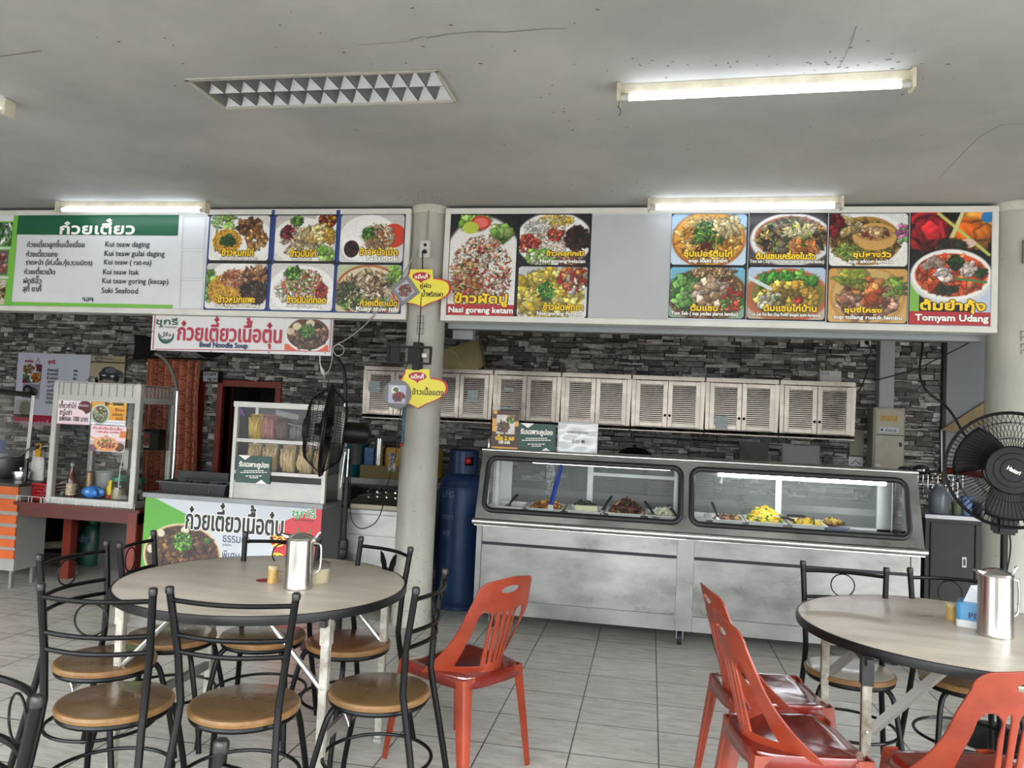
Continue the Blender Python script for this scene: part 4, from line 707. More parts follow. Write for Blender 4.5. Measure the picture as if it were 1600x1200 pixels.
# ================================================================= LOUVRED WALL CABINETS
WYF = 7.85; M_lv = mat('cabinet_steel', '968f85', .26, 1., var=.2, scale=6, rvar=.1); M_in = mat('cabinet_dark', '0c0c0c', .8); M_tag = mat('mottled_sticker', 'a9bcb8', .3, var=.25, scale=30)  # cabinet stickers have a pale mottled colour
EX = [-3.07, -2.35, -1.636, -.921, -.204, .522, 1.229, 1.935]; CZ0, CZ1 = 1.462, 2.022
CL = ['partly hidden by the lower yellow sign', 'cut by the right side of the left column', 'above the gas cylinder and brown steak sign', 'above the white plastic notice', 'with black knobs right of the notice', 'with a shiny sticker at the lower left', 'dark at the right end of the row']
for i in range(7):
    a, b = EX[i]+.004, EX[i+1]-.004
    o = thing('louvred_wall_cabinet', 'stainless louvred wall cabinet '+CL[i], 'wall cabinet', ((a+b)/2, 8.0, CZ0), 0, 'louvred wall cabinets')
    MB().box(a, b, WYF+.03, 8.19, CZ0, CZ1).build('carcass', M_in, o, smooth=False)
    MB().box(a, b, WYF, WYF+.03, CZ0, CZ0+.045).box(a, b, WYF, WYF+.03, CZ1-.045, CZ1).box(a, a+.04, WYF, WYF+.03, CZ0+.045, CZ1-.045).box(b-.04, b, WYF, WYF+.03, CZ0+.045, CZ1-.045).build('face_frame', M_lv, o, bev=.004)
    m_ = (a+b)/2
    for s, (d0, d1) in enumerate(((a+.043, m_-.003), (m_+.003, b-.043))):
        mb = MB(); f = .042; z0, z1 = CZ0+.048, CZ1-.048; y = WYF-.012
        mb.box(d0, d0+f, y, y+.022, z0, z1).box(d1-f, d1, y, y+.022, z0, z1).box(d0+f, d1-f, y, y+.022, z0, z0+f).box(d0+f, d1-f, y, y+.022, z1-f, z1)
        dr = mb.build('door', M_lv, o, bev=.004); n = 19; mb = MB()
        for k in range(n):
            zz = z0+f+(z1-z0-2*f)*(k+.5)/n; mb.add([(d0+f, y+.004, zz-.0058), (d1-f, y+.004, zz-.0058), (d1-f, y+.0046, zz+.0058), (d0+f, y+.0046, zz+.0058), (d0+f, y+.0056, zz-.007), (d1-f, y+.0056, zz-.007), (d1-f, y+.0066, zz+.006), (d0+f, y+.0066, zz+.006)], [(0, 1, 2, 3), (4, 7, 6, 5), (0, 4, 5, 1), (3, 2, 6, 7)])
        mb.build('louvres', M_lv, dr, smooth=False)
        if i >= 4:
            kx = d1-.02 if s == 0 else d0+.02; MB().lathe([(.012, 0), (.014, .01), (.008, .016), (0, .018)], (kx, y, CZ0+.165), 12, Matrix.Rotation(PI/2, 3, 'X')).build('knob', mat('black_knob', '1a1614', .4), dr)
    st = {0: [(.13, .34, .13, .11)], 1: [(.5, .28, .11, .12)], 2: [(.17, .36, .1, .045), (.16, .17, .12, .03)], 5: [(.16, .12, .12, .13)]}.get(i, [])
    for sx, sz, sw, sh in st:
        q = box(a+sx-sw/2, a+sx+sw/2, WYF-.0135, WYF-.0125, CZ0+sz-sh/2, CZ0+sz+sh/2).build('sticker', M_tag, o, smooth=False)
# rails under the cabinets and hanging cloths
o = MB().tube([(-1.95, 7.93, 1.395), (-.25, 7.93, 1.39)], .006, 6).tube([(-1.95, 7.93, 1.395), (-1.95, 8.19, 1.42)], .006, 6).tube([(-.25, 7.93, 1.39), (-.25, 8.19, 1.42)], .006, 6).build('towel_rail', M_st2); tag(o, 'thin steel rail under the wall cabinets at the left', 'rail')
o = MB().tube([(-.17, 7.93, 1.40), (1.90, 7.93, 1.375)], .007, 6).tube([(-.17, 7.93, 1.40), (-.17, 8.19, 1.42)], .006, 6).tube([(1.90, 7.93, 1.375), (1.90, 8.19, 1.41)], .006, 6).build('towel_rail', M_st2); tag(o, 'long thin steel rail under the wall cabinets at the right', 'rail')
def cloth(label, x0, x1, z0, z1, m, taper=.0, sag=.0):
    def fn(u, v): 
        x = x0+(x1-x0)*u; x = x+(((x0+x1)/2)-x)*taper*(1-v); return Vector((x, 7.905+.006*math.sin(11*u+3*v), z0+(z1-z0)*v-sag*math.sin(PI*u)*(1-v)))
    o = MB().grid(fn, 16, 10).build('hanging_cloth', m, solid=.004, ang=180); return tag(o, label, 'cloth')
cloth('small grey cloth hanging under the sixth wall cabinet', .865, 1.155, 1.21, 1.405, mat('grey_cloth', '55534f', .9, var=.12, scale=12), .1, .02)
cloth('square pale grey cloth hanging under the last wall cabinet', 1.275, 1.63, 1.15, 1.395, mat('pale_cloth', '8b8c8d', .85, var=.05, scale=8))
# back worktop behind the counter with cookware
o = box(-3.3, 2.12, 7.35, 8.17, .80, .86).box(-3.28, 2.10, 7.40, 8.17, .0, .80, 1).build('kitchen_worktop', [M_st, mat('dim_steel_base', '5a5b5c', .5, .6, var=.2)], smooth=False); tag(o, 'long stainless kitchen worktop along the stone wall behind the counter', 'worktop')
def dome(name, label, x, y, z, r, h, m, cat, knob=False):
    t_ = thing(name, label, cat, (x, y, z)); MB().lathe([(r, 0), (r*.98, .015), (r*.8, h*.55), (r*.4, h*.92), (0, h)], (x, y, z), 28).build('shell', m, t_)
    if knob: MB().lathe([(.012, h-.002), (.02, h+.015), (.018, h+.025), (0, h+.027)], (x, y, z), 14).build('knob', m, t_)
    return t_
M_wok = mat('black_iron', '101011', .5, .4, var=.3, scale=12)
def pot(name, label, x, y, z, r, h, m, cat='pot', handles=True):
    t_ = thing(name, label, cat, (x, y, z)); MB().lathe([(r*.93, 0), (r, .02), (r, h), (r+.008, h+.002), (r+.008, h+.008), (r-.006, h+.008), (r-.008, .025), (0, .02)], (x, y, z), 30).build('body', m, t_)
    if handles:
        for s in (-1, 1): MB().tube(smooth_path([(x+s*r, y-.04, z+h*.75), (x+s*(r+.03), y-.035, z+h*.77), (x+s*(r+.03), y+.035, z+h*.77), (x+s*r, y+.04, z+h*.75)], 4), .005, 6).build('handle', m, t_)
    return t_
pot('stock_pot', 'tall steel stock pot on the worktop under the black wok lid', -.145, 7.62, .86, .17, .345, M_st); dome('wok_lid', 'black domed wok lid showing above the counter top', -.145, 7.62, 1.214, .172, .085, M_wok, 'lid', True)
pot('stock_pot', 'steel stock pot on the worktop under the grey bowl', .24, 7.62, .86, .15, .33, M_st, handles=False); dome('grey_bowl', 'upturned pale grey bowl right of the black wok lid', .24, 7.62, 1.199, .135, .05, mat('grey_plastic', '8e9490', .5), 'bowl')
pot('stock_pot', 'dark pot on the worktop behind the white plastic notice', -.62, 7.62, .86, .17, .35, M_wok)
for i, (x, n) in enumerate(((.14, 14), (.43, 12))):
    for k in range(n):
        z = .861+k*.0225; q = MB().lathe([(.045, 0), (.09, .008), (.125, .022), (.127, .025), (.122, .025), (.085, .012), (0, .008)], (x-.05, 7.45, z) if i == 0 else (x+.05, 7.43, z), 24).build('plate', mat('cream_plate', 'c4c4bc', .35)); tag(q, ['plate in the taller plate stack seen through the left counter window', 'plate in the plate stack seen through the right counter window'][i], 'plate', ['plates stacked behind the left window', 'plates stacked behind the right window'][i])
# ---- electric things on the wall at the right
t = thing('electric_panel_box', 'beige electric panel box on the stone wall', 'electric panel', (2.272, 8.0, 1.19))
M_bx = mat('beige_enamel', '9c9684', .45, var=.15, scale=7)
box(2.13, 2.415, 7.98, 8.19, 1.19, 1.795).build('cabinet_box', M_bx, t, bev=.006); box(2.145, 2.40, 7.968, 7.98, 1.205, 1.775).build('cover', mat('beige_cover', 'a8a28e', .42, var=.14, scale=5), t, bev=.004)
mb = MB(); mb.box(2.19, 2.345, 7.9665, 7.968, 1.665, 1.72); flat('yellow_label', mb, mat('yellow_label', 'b8963c', .5, var=.5, scale=60), t)
mb = MB(); mb.box(2.185, 2.355, 7.9665, 7.968, 1.555, 1.605); lb = flat('white_label', mb, mat('label_white', 'c4c6cc', .5), t)
mb = MB(); put_text(mb, 'อันตราย', 2.285, 1.58, .1, .03, 7.966, .001); mb.add([(2.205+.012*math.cos(a), 7.966, 1.58+.014*math.sin(a)) for a in np.arange(10)*2*PI/10], [tuple(range(10))]); flat('lettering', mb, mat('blue_ink', '2a2f5c', .5), lb)
box(2.155, 2.40, 7.9662, 7.968, 1.527, 1.536).build('vent_slot', mat('dark_metal'), t, smooth=False); box(2.362, 2.388, 7.962, 7.968, 1.425, 1.465).build('lock', mat('dark_metal'), t, bev=.002)
box(2.152, 2.20, 7.9665, 7.968, 1.222, 1.248).build('maker_plate', mat('label_white'), t, smooth=False)
t = thing('emergency_light', 'white emergency light box with two round lamps above the last cabinet', 'emergency light', (1.745, 8.13, 2.03))
box(1.645, 1.848, 8.07, 8.19, 2.03, 2.145).build('case', mat('cream_plastic', 'c9c8be', .45, var=.08, scale=6), t, bev=.006)
for x in (1.668, 1.838):
    q = MB().lathe([(.02, .03), (.034, .0), (.036, -.012), (.028, -.014), (0, -.006)], (x, 8.10, 2.205), 18, Matrix.Rotation(-PI/2, 3, 'X') @ Matrix.Diagonal((1, 1, -1))).build('lamp_head', mat('lamp_grey', '8a8a86', .35), t)
    MB().ball((x, 8.088, 2.205), .014).build('bulb', mat('bulb_glass', 'e0e0dc', .1), q); MB().tube([(x, 8.11, 2.175), (x*.85+1.745*.15, 8.12, 2.14)], .007, 8).build('bracket', mat('dark_metal'), q)
mb = MB(); mb.box(1.662, 1.725, 8.0685, 8.07, 2.105, 2.13); lb = flat('logo_label', mb, mat('blue_label', '2f6f9c', .4), t); mb = MB(); put_text(mb, 'SOS', 1.693, 2.1175, .045, .014, 8.068, .0008); flat('lettering', mb, M_wt, lb)
t = thing('wall_socket', 'white wall socket with a black plug at the top right of the stone wall', 'socket', (2.085, 8.17, 2.41))
box(2.035, 2.135, 8.15, 8.19, 2.405, 2.475).build('plate', mat('cream_plastic'), t, bev=.004); MB().ball((2.095, 8.14, 2.445), .022, .025, .022, 12).build('plug', mat('black_wire'), t)
def cable(label, pts, r=.006, m=None, name='cable', cat='cable', n=6): o = MB().tube(smooth_path(pts, n), r, 7).build(name, m or mat('black_wire')); return tag(o, label, cat)
cable('black cable dangling in loops from the wall socket', [(2.10, 8.13, 2.44), (2.13, 8.13, 2.35), (2.085, 8.13, 2.27), (2.12, 8.13, 2.22), (2.09, 8.13, 2.12), (2.04, 8.13, 1.98), (1.98, 8.14, 1.93), (1.87, 8.14, 1.98), (1.85, 8.14, 2.05)])
cable('thin black cable strung from the right column across the wall corner', [at(1532, 526, Y=8.0), at(1500, 543, Y=8.0), at(1462, 562, Y=8.0), at(1430, 577, Y=8.03), at(1385, 590, Y=8.03), at(1365, 595, Y=8.12)], .006)
cable('thick black hose curving down the wall behind the right fan', [at(1443, 520, Y=8.1), at(1441, 545, Y=8.08), at(1437, 575, Y=8.06), at(1440, 597, Y=8.05), at(1452, 615, Y=8.02), at(1475, 632, Y=7.98), at(1490, 650, Y=7.9), at(1505, 676, Y=7.9), at(1525, 700, Y=7.95), at(1550, 722, Y=7.98)], .011)
def paper(label, x0, x1, z0, z1, y=8.16, txt=None, m=None):
    o = thing('wall_notice', label, 'notice', ((x0+x1)/2, y, z0)); box(x0, x1, y, y+.004, z0, z1).build('sheet', m or mat('grey_paper', '8d897c', .7, var=.08, scale=5), o, smooth=False)
    if txt: mb = MB(); [put_text(mb, s_, (x0+x1)/2, zz, ww, None, y-.001, .0008) for s_, zz, ww in txt]; flat('lettering', mb, M_txt, o)
    return o
paper('beige framed sheet on the wall beside the electric panel', 1.962, 2.092, 1.315, 1.565)
o = paper('small pale sheet with a black roof-like sketch below the beige sheet', 1.955, 2.088, 1.21, 1.30, m=mat('label_white'))
mb = MB().tube([(1.975, 8.158, 1.225), (2.0, 8.158, 1.245), (2.02, 8.158, 1.27), (2.04, 8.158, 1.245), (2.07, 8.158, 1.235)], .004, 5); mb.build('sketch', mat('black_wire'), o)
# golden bag on the cabinets behind the column
t = thing('gold_foil_bag', 'dull gold foil bag lying on a wall cabinet beside the left column', 'bag', (-1.98, 7.95, 2.025))
MB().prism([(-2.30, 2.028), (-1.80, 2.026), (-1.755, 2.07), (-1.83, 2.36), (-2.0, 2.29), (-2.30, 2.20)], 7.86, 8.02, 'y').build('sack', mat('gold_foil', '9a8a5c', .4, .1, var=.15, scale=5, bump=.2), t, bev=.015, ang=60)
MB().tube(smooth_path([(-2.12, 7.858, 2.22), (-2.04, 7.857, 2.16), (-2.0, 7.857, 2.06)], 4), .006, 5).build('crease', mat('pale_crease', 'c4b890', .4), t)
# ================================================================= GAS CYLINDER
t = thing('gas_cylinder', 'tall scratched blue gas cylinder between the left column and the counter', 'gas cylinder', (-1.475, 6.05, 0))
M_gb = mat('blue_paint', '18375f', .4, .2, var=.45, scale=9, bump=.15, col2='152a4c'); x, y = -1.472, 6.05
MB().lathe([(.165, .015), (.178, .05), (.183, .08), (.183, .94), (.187, .945), (.187, .955), (.183, .96), (.175, 1.0), (.15, 1.045), (.11, 1.07), (0, 1.075)], (x, y, 0), 36).build('tank', M_gb, t)
MB().lathe([(.17, 0), (.17, .03), (.165, .03), (.165, 0)], (x, y, 0), 30).build('foot_ring', M_gb, t)
n = 30; mb = MB(); R_ = .118
for k in range(n):
    a0, a1 = 2*PI*k/n, 2*PI*(k+1)/n
    hole = 4.95 < (a0+a1)/2 < 5.75
    for z0, z1 in (((1.065, 1.13), (1.195, 1.245)) if hole else ((1.065, 1.245),)):
        for rr in (R_, R_-.006):
            mb.add([(x+rr*math.cos(a), y+rr*math.sin(a), z) for a, z in ((a0, z0), (a1, z0), (a1, z1), (a0, z1))], [(0, 1, 2, 3)])
mb.tube([(x+(R_-.003)*math.cos(a), y+(R_-.003)*math.sin(a), 1.245) for a in np.arange(n)*2*PI/n], .006, 6, closed=True)
mb.build('collar', M_gb, t); vl = MB().cyl((x, y, 1.07), (x, y, 1.16), .02, 12).build('valve', mat('brass', '8a6a30', .4, .8), t)
MB().ball((x+.045, y-.07, 1.165), .035, .02, .03, 12).cyl((x, y, 1.15), (x+.04, y-.06, 1.16), .01, 8).build('red_regulator', mat('red_plastic', 'b01c18', .4), vl)
mb = MB(); M_scr = mat('white_stencil', '5a6c86', .6)
r_ = random.Random(3)
for zz, s_ in ((.90, 'LPG'), (.73, 'ปตท'), (.60, '48')):
    a, fs = text_mesh(s_); mn, mx_ = a.min(0), a.max(0); q = (a-(mn+mx_)/2)/(mx_[1]-mn[1])*.05
    for ang_ in (-2.0,): mb.add([(x+.1845*math.cos(ang_+p[0]/.184), y+.1845*math.sin(ang_+p[0]/.184), zz+p[1]) for p in q], fs)
flat('stencil', mb, M_scr, t)
# ================================================================= LEFT STALLS
# ---- curtain, dark cloth, staff sign, poster on the back wall
def cur(u, v):
    x = -5.79+.68*u; return Vector((x+.015*math.sin(5*v), 8.03+.045*math.sin(2*PI*7*u)+.008*math.sin(9*v+4*u), .02+2.01*v))
t = thing('door_curtain', 'reddish brown curtain with dark hexagon lines in front of the first doorway', 'curtain', (-5.45, 8.03, .02))
def hexmat():
    m = bpy.data.materials.new('hexagon_fabric'); m.use_nodes = True; nt = m.node_tree; b = nt.nodes['Principled BSDF']; b.inputs['Roughness'].default_value = .85; N = nt.nodes.new; K = nt.links.new
    a = N('ShaderNodeAttribute'); a.attribute_name = 'ink'; K(a.outputs['Color'], b.inputs['Base Color']); return m
MB().grid(cur, 84, 20).build('fabric', mat('curtain_cloth', 'd08468', .85, var=.3, scale=5, stretch=(3, 1, .6)), t, ang=180)
mb = MB()
def cpt(x, z): u = (x+5.79)/.68; q = cur(u, (z-.02)/2.01); return q+Vector((0, -.006, 0))
for r_ in range(12):
    for c_ in range(8):
        cx = -5.74+c_*.083; cz = .12+r_*.17+(.085 if c_ % 2 else 0); P = [(cx-.02, cz-.07), (cx+.02, cz-.07), (cx+.04, cz-.035), (cx+.04, cz+.035), (cx+.02, cz+.07), (cx-.02, cz+.07), (cx-.04, cz+.035), (cx-.04, cz-.035)]
        P = [(min(max(a, -5.785), -5.12), min(b, 2.02)) for a, b in P]; P2 = []
        for i in range(8):
            a, b = P[i], P[(i+1) % 8]; P2 += [(a[0]+(b[0]-a[0])*k/3, a[1]+(b[1]-a[1])*k/3) for k in range(3)]
        mb.tube([cpt(*q) for q in P2], .0035, 4, closed=True)
mb.build('hexagon_pattern', mat('curtain_dark', '5a2018', .9), t)
MB().tube([(-5.86, 8.03, 2.045), (-5.05, 8.03, 2.045)], .012, 10).tube([(-5.84, 8.03, 2.045), (-5.84, 8.21, 2.045)], .01, 8).tube([(-5.07, 8.03, 2.045), (-5.07, 8.21, 2.045)], .01, 8).build('rod', mat('dark_metal'), t)
def drape(u, v):
    x = -6.08+1.15*u; top = 2.32-.05*math.sin(PI*u); low = 2.02+.20*math.sin(PI*u)**2+(.0 if u < .85 else .1*(u-.85)/.15); return Vector((x, 8.13+.03*math.sin(14*u+3*v), low+(top-low)*v))
o = MB().grid(drape, 30, 8).build('dark_cloth', mat('black_cloth', '1a1412', .9), solid=.006, ang=180); tag(o, 'dark cloth draped above the reddish curtain behind the noodle sign', 'cloth')
t = thing('staff_only_sign', 'small white lightbox sign reading staff only between the red doors', 'sign', (-5.02, 8.1, 1.785))
box(-5.118, -4.922, 8.085, 8.17, 1.785, 1.912).build('case', mat('dark_plastic', '202022', .5), t, bev=.004); box(-5.11, -4.93, 8.08, 8.085, 1.793, 1.904).build('face', mat('grey_white_face', 'a9a9ac', .5), t, smooth=False)
mb = MB(); put_text(mb, 'STAFF', -5.02, 1.876, .15, .034, 8.079, .0022); put_text(mb, 'NLY*', -4.995, 1.82, .11, .034, 8.079, .0022); flat('lettering', mb, M_txt, t)
PYW = 8.15; S5 = Sign(PYW)
t = thing('menu_poster', 'large pale poster with dish pictures and a crimson strip on the stone wall', 'poster', (-7.1, PYW, 1.2))
box(-7.66, -6.655, PYW+.002, PYW+.012, 1.215, 2.06).build('sheet', mat('poster_paper', 'ced1e0', .6, var=.05, scale=3), t, smooth=False)
DISH = [('bg', '4a6a88'), ('ell', .3, .75, .4, .35, 'd8d8d4'), ('ch', .3, .75, .3, .25, 40, ['8a5a34', 'c49058', '5a7a30', 'c04830'], .07, 2), ('ell', .72, .3, .34, .32, 'e0ddd6'), ('ch', .72, .3, .26, .24, 40, ['c87830', 'a85820', 'e0a050'], .08, 1.5), ('ell', .9, .85, .2, .2, '6a2a34'), ('ell', .1, .1, .2, .16, '7a2a40'), ('ch', .2, .3, .14, .14, 14, HERB, .06, 2)]
for (x0, y0, x1, y1, ops, sd) in ((36, 569, 65, 599, DISH, 61), (35, 600, 62, 623, [('grad', '7a808c', 'a0a4b0'), ('ell', .5, .45, .4, .35, '4a4c54'), ('ch', .5, .45, .3, .25, 20, ['3a3a40', '6a5a4c'], .08, 2)], 62), (24, 624, 50, 652, [('bg', 'b0aea6'), ('ell', .6, .5, .38, .45, '8a8474'), ('ch', .6, .5, .3, .36, 60, ['6a6040', '9a9070', '5a5038', '78784c'], .06, 3)], 63)):
    X0, X1, Z0, Z1 = S5.ext(x0, y0, x1, y1); hang_picture('dish_picture', X0, X1, Z0, Z1, PYW-.001, picture(X1-X0, Z1-Z0, ops, sd, 70), t)
mb = MB(); X0, X1, Z0, Z1 = S5.ext(20, 653, 136, 668); mb.add([(-7.66, PYW-.001, 1.215), (-6.655, PYW-.001, 1.215), (-6.655, PYW-.001, 1.305), (-7.66, PYW-.001, 1.305)], [(0, 1, 2, 3)])
S5.text(mb, 'ทุกวัน จันทร์ ปิดสิ้นเดือน', 62, 661, 62, 9, .2, dy=.003, m=1)
S5.text(mb, 'ชุกรี', 81, 566, 11, 7, .3, dy=.003, m=0)
S5.text(mb, 'ยอดนิยม', 46, 564, 13, 3.5, .15, dy=.003, m=0)
for i, (n_, p_) in enumerate((('ข้าวหมกไก่', '100-'), ('ข้าวหมกไก่', '70-'), ('ข้าวมันไก่', '80-'), ('ซุปหางวัว', ''), ('ซุปเนื้อ', ''), ('ก๋วยเตี๋ยว', ''), ('ไก่ทอด', ''), ('ไก่ต้ม', ''), ('ชาร้อน', ''))):
    S5.text(mb, n_, 83-i*.55, 578+i*6.3, 17 if i < 3 else 14, 4.2, .12, dy=.003, m=2)
    if p_: S5.text(mb, p_, 119-i*.6, 579.5+i*6.3, 7, 3, .12, dy=.003, m=2)
X0_, Z0_ = S5.p(59.5, 565); k = S5.sc(59, 565)
th = [(-3, -3), (-3, 1), (-1, 1), (0, 4.6), (1.2, 4.4), (.8, 1), (3.2, .8), (3, -3)]
for i in range(len(th)):
    a, b = th[i], th[(i+1) % len(th)]; d = Vector((b[0]-a[0], b[1]-a[1])); nn = Vector((-d.y, d.x)).normalized()*.28
    mb.add([(X0_+(q[0])*k, PYW-.003, Z0_+q[1]*k) for q in ((a[0]-nn.x, a[1]-nn.y), (b[0]-nn.x, b[1]-nn.y), (b[0]+nn.x, b[1]+nn.y), (a[0]+nn.x, a[1]+nn.y))], [(0, 1, 2, 3)], 0)
flat('lettering', mb, [M_cr, mat('pale_pink', 'd8b8c4', .5), M_txt], t)
t = thing('car_advert_banner', 'beige advert banner with a grey pickup truck beside the menu poster', 'banner', (-6.42, PYW, 1.72))
box(-6.65, -6.19, PYW+.004, PYW+.012, 1.72, 2.055).build('sheet', mat('beige_banner', '9a917c', .5), t, smooth=False)
hang_picture('banner_print', -6.65, -6.19, 1.72, 2.055, PYW+.002, picture(.46, .335, [('grad', 'a59c84', 'c0b494'), ('rect', 0, .74, 1, .79, '3a2c22'), ('rect', 0, .0, 1, .18, '8a8474'), ('ell', .24, .89, .11, .1, '3c3a34'), ('ell', .24, .89, .09, .075, 'aaa188'), ('rect', .12, .875, .36, .905, '3c3a34'), ('line', .38, .89, .66, .87, .012, '4a463c'), ('line', .66, .87, .95, .86, .012, 'b87838'), ('ell', .62, .34, .36, .2, '4c4e54'), ('ell', .56, .46, .22, .15, '34363c'), ('rect', .5, .2, .98, .38, '54565c'), ('ell', .6, .48, .16, .1, '6a6e74'), ('line', .3, .34, .94, .38, .02, '2a2c30'), ('rect', .32, .18, .62, .33, '2c2e34'), ('ell', .42, .3, .06, .03, 'd8dce0'), ('ell', .66, .28, .06, .03, 'd8dce0'), ('ell', .78, .2, .08, .13, '1a1a1c'), ('ell', .34, .2, .06, .1, '1a1a1c')], 71, 90), t)
o = MB().ball((-4.615, 5.70, 1.675), .042, .03, .034, 10, .35).ball((-4.655, 5.70, 1.672), .022, .022, .024, 8, .3).build('crumpled_foil', mat('foil', 'd4d4d4', .2, 1.), ang=20); tag(o, 'crumpled silver foil lying on the roof of the snack booth', 'foil')
# ---- red wooden table with the aluminium snack booth
RX0, RX1, RY0, RY1, RZ = -4.87, -3.77, 5.24, 5.86, .695
t = thing('red_wooden_table', 'dark red wooden table carrying the aluminium snack booth', 'table', ((RX0+RX1)/2, 5.55, 0))
M_rw = mat('red_wood', '54190f', .4, var=.4, scale=3, stretch=(.5, 4, 4)); M_rw2 = mat('red_wood_leg', '722819', .45, var=.3, scale=4)
box(RX0, RX1, RY0, RY1, RZ-.025, RZ).build('tabletop', M_rw, t, bev=.004)
box(RX0+.03, RX1-.03, RY0+.03, RY0+.055, RZ-.11, RZ-.025).box(RX0+.03, RX1-.03, RY1-.055, RY1-.03, RZ-.11, RZ-.025).box(RX0+.03, RX0+.055, RY0+.055, RY1-.055, RZ-.11, RZ-.025).box(RX1-.055, RX1-.03, RY0+.055, RY1-.055, RZ-.11, RZ-.025).build('apron', M_rw, t)
for x, y in ((RX1-.11, RY0+.02), (RX1-.11, RY1-.10), (RX0+.02, RY1-.10)): box(x, x+.08, y, y+.08, 0, RZ-.025).build('leg', M_rw2, t, bev=.003)
AX0, AX1, AY0, AY1, AZ0, AZ1 = -4.628, -3.862, 5.29, 5.76, RZ+.001, 1.642
t = thing('snack_booth', 'aluminium framed glass snack booth with three stuck-on food cards', 'display booth', ((AX0+AX1)/2, 5.5, AZ0))
M_al = mat('aluminium', 'b9b8b2', .42, .4, var=.12, scale=5); f = .045
for x in (AX0, AX1-f):
    for y in (AY0, AY1-f): box(x, x+f, y, y+f, AZ0, AZ1).build('post', M_al, t, bev=.003)
for z0, z1 in ((AZ0, AZ0+.05), (1.50, 1.545)):
    for y in (AY0+.003, AY1-f+.003): box(AX0+f, AX1-f, y, y+f-.006, z0, z1).build('rail', M_al, t, bev=.002)
    for x in (AX0+.003, AX1-f+.003): box(x, x+f-.006, AY0+f, AY1-f, z0, z1).build('rail', M_al, t, bev=.002)
mb = MB(); n = 20
for k in range(n):
    x0 = AX0+f+(AX1-AX0-2*f)*k/n; x1 = AX0+f+(AX1-AX0-2*f)*(k+.98)/n; mb.box(x0, x1, AY0+.008+.006*(k % 2), AY0+.02+.006*(k % 2), 1.545, AZ1-.002)
mb.build('slatted_header', M_al, t, bev=.002)
mb = MB()
for k in range(8):
    y0 = AY0+f+(AY1-AY0-2*f)*(k+.25)/8; mb.box(AX1-.02, AX1-.008, y0, y0+.018, 1.545, AZ1-.01)
mb.build('slatted_side', M_al, t); box(AX0+.004, AX1-.004, AY0+.004, AY1-.004, AZ1, AZ1+.006).build('roof', M_al, t, smooth=False)
box(AX0+f, AX1-f, AY0+f, AY1-f, AZ0+.04, AZ0+.048).build('floor_board', mat('black_mat', '141414', .6), t, smooth=False)
box(AX0+.01, AX1-.01, AY1-.24, AY1-.01, 1.128, 1.134).build('shelf', mat('shelf_glass', '5a6462', .15, alpha=.55), t, smooth=False)
MB().add([(AX0+f, AY0+.02, AZ0+.05), (AX1-f, AY0+.02, AZ0+.05), (AX1-f, AY0+.02, 1.5), (AX0+f, AY0+.02, 1.5)], [(0, 1, 2, 3)]).build('front_pane', M_gl, t, smooth=False)
for x in (AX0+.02, AX1-.02): MB().add([(x, AY0+f, AZ0+.05), (x, AY1-f, AZ0+.05), (x, AY1-f, 1.5), (x, AY0+f, 1.5)], [(0, 1, 2, 3)]).build('side_pane', glass_mat('grey_pane', 'c4ccca', .2), t, smooth=False)
box(-4.29, -4.25, AY1-.04, AY1-.015, AZ0+.05, 1.5).build('back_mullion', M_al, t); MB().tube(smooth_path([(-3.97, AY0-.002, 1.12), (-3.99, AY0-.003, 1.0), (-3.995, AY0-.003, .88), (-4.0, AY0-.003, .80)], 4), .0035, 5).build('crack_tape', mat('milky_plastic'), t)
mb = MB()   # wire fence along the table edge
for a, b in ((RX0+.02, AX0-.01), (AX0, AX1+.01)):
    for z in (RZ+.045,): mb.tube([(a, RY0+.012, z), (b, RY0+.012, z)], .0015, 5)
    k = int((b-a)/.17)+1
    for i in range(k+1): x = a+(b-a)*i/k; mb.tube([(x, RY0+.012, RZ), (x, RY0+.012, RZ+.045)], .0015, 5).tube([(x+.03, RY0+.012, RZ), (x+.03, RY0+.012, RZ+.045)], .0015, 5)
o = mb.build('wire_edging', M_wfr); tag(o, 'white wire edging along the front of the red table', 'wire edging')
S6 = Sign(AY0+.008)
def card(label, x0, y0, x1, y1, ops, sd, texts, mats):
    X0, X1, Z0, Z1 = S6.ext(x0, y0, x1, y1); o = thing('food_card', label, 'card', ((X0+X1)/2, AY0+.008, Z0), 0, 'cards on the snack booth')
    box(X0, X1, AY0+.0085, AY0+.011, Z0, Z1).build('card_sheet', M_wt, o, smooth=False); hang_picture('card_print', X0, X1, Z0, Z1, AY0+.008, picture(X1-X0, Z1-Z0, ops, sd, 80), o)
    mb = MB(); [S6.text(mb, *q[:5], q[5], dy=.0015, m=q[6]) for q in texts]; flat('lettering', mb, mats, o)
card('pink white card priced 100 baht on the booth', 89, 623, 141.5, 663, [('grad', 'f0e2e6', 'e8d8de'), ('ell', .82, .68, .2, .26, '5a2020'), ('ell', .6, .4, .25, .2, 'f4d8dc'), ('rect', 0, 0, 1, .06, 'e8c0c8')], 81, [('เกี๊ยวซ่าไก่', 106, 632, 26, 10, .2, 0), ('ซาโมซ่า', 103, 643.5, 19, 8, .2, 0), ('แพ็คละ 100 บาท', 115, 653.5, 44, 8, .25, 0), ('พร้อมทอด', 131, 633, 15, 4, .1, 1)], [mat('maroon_ink', '3a1820', .5), mat('pale_pink')])
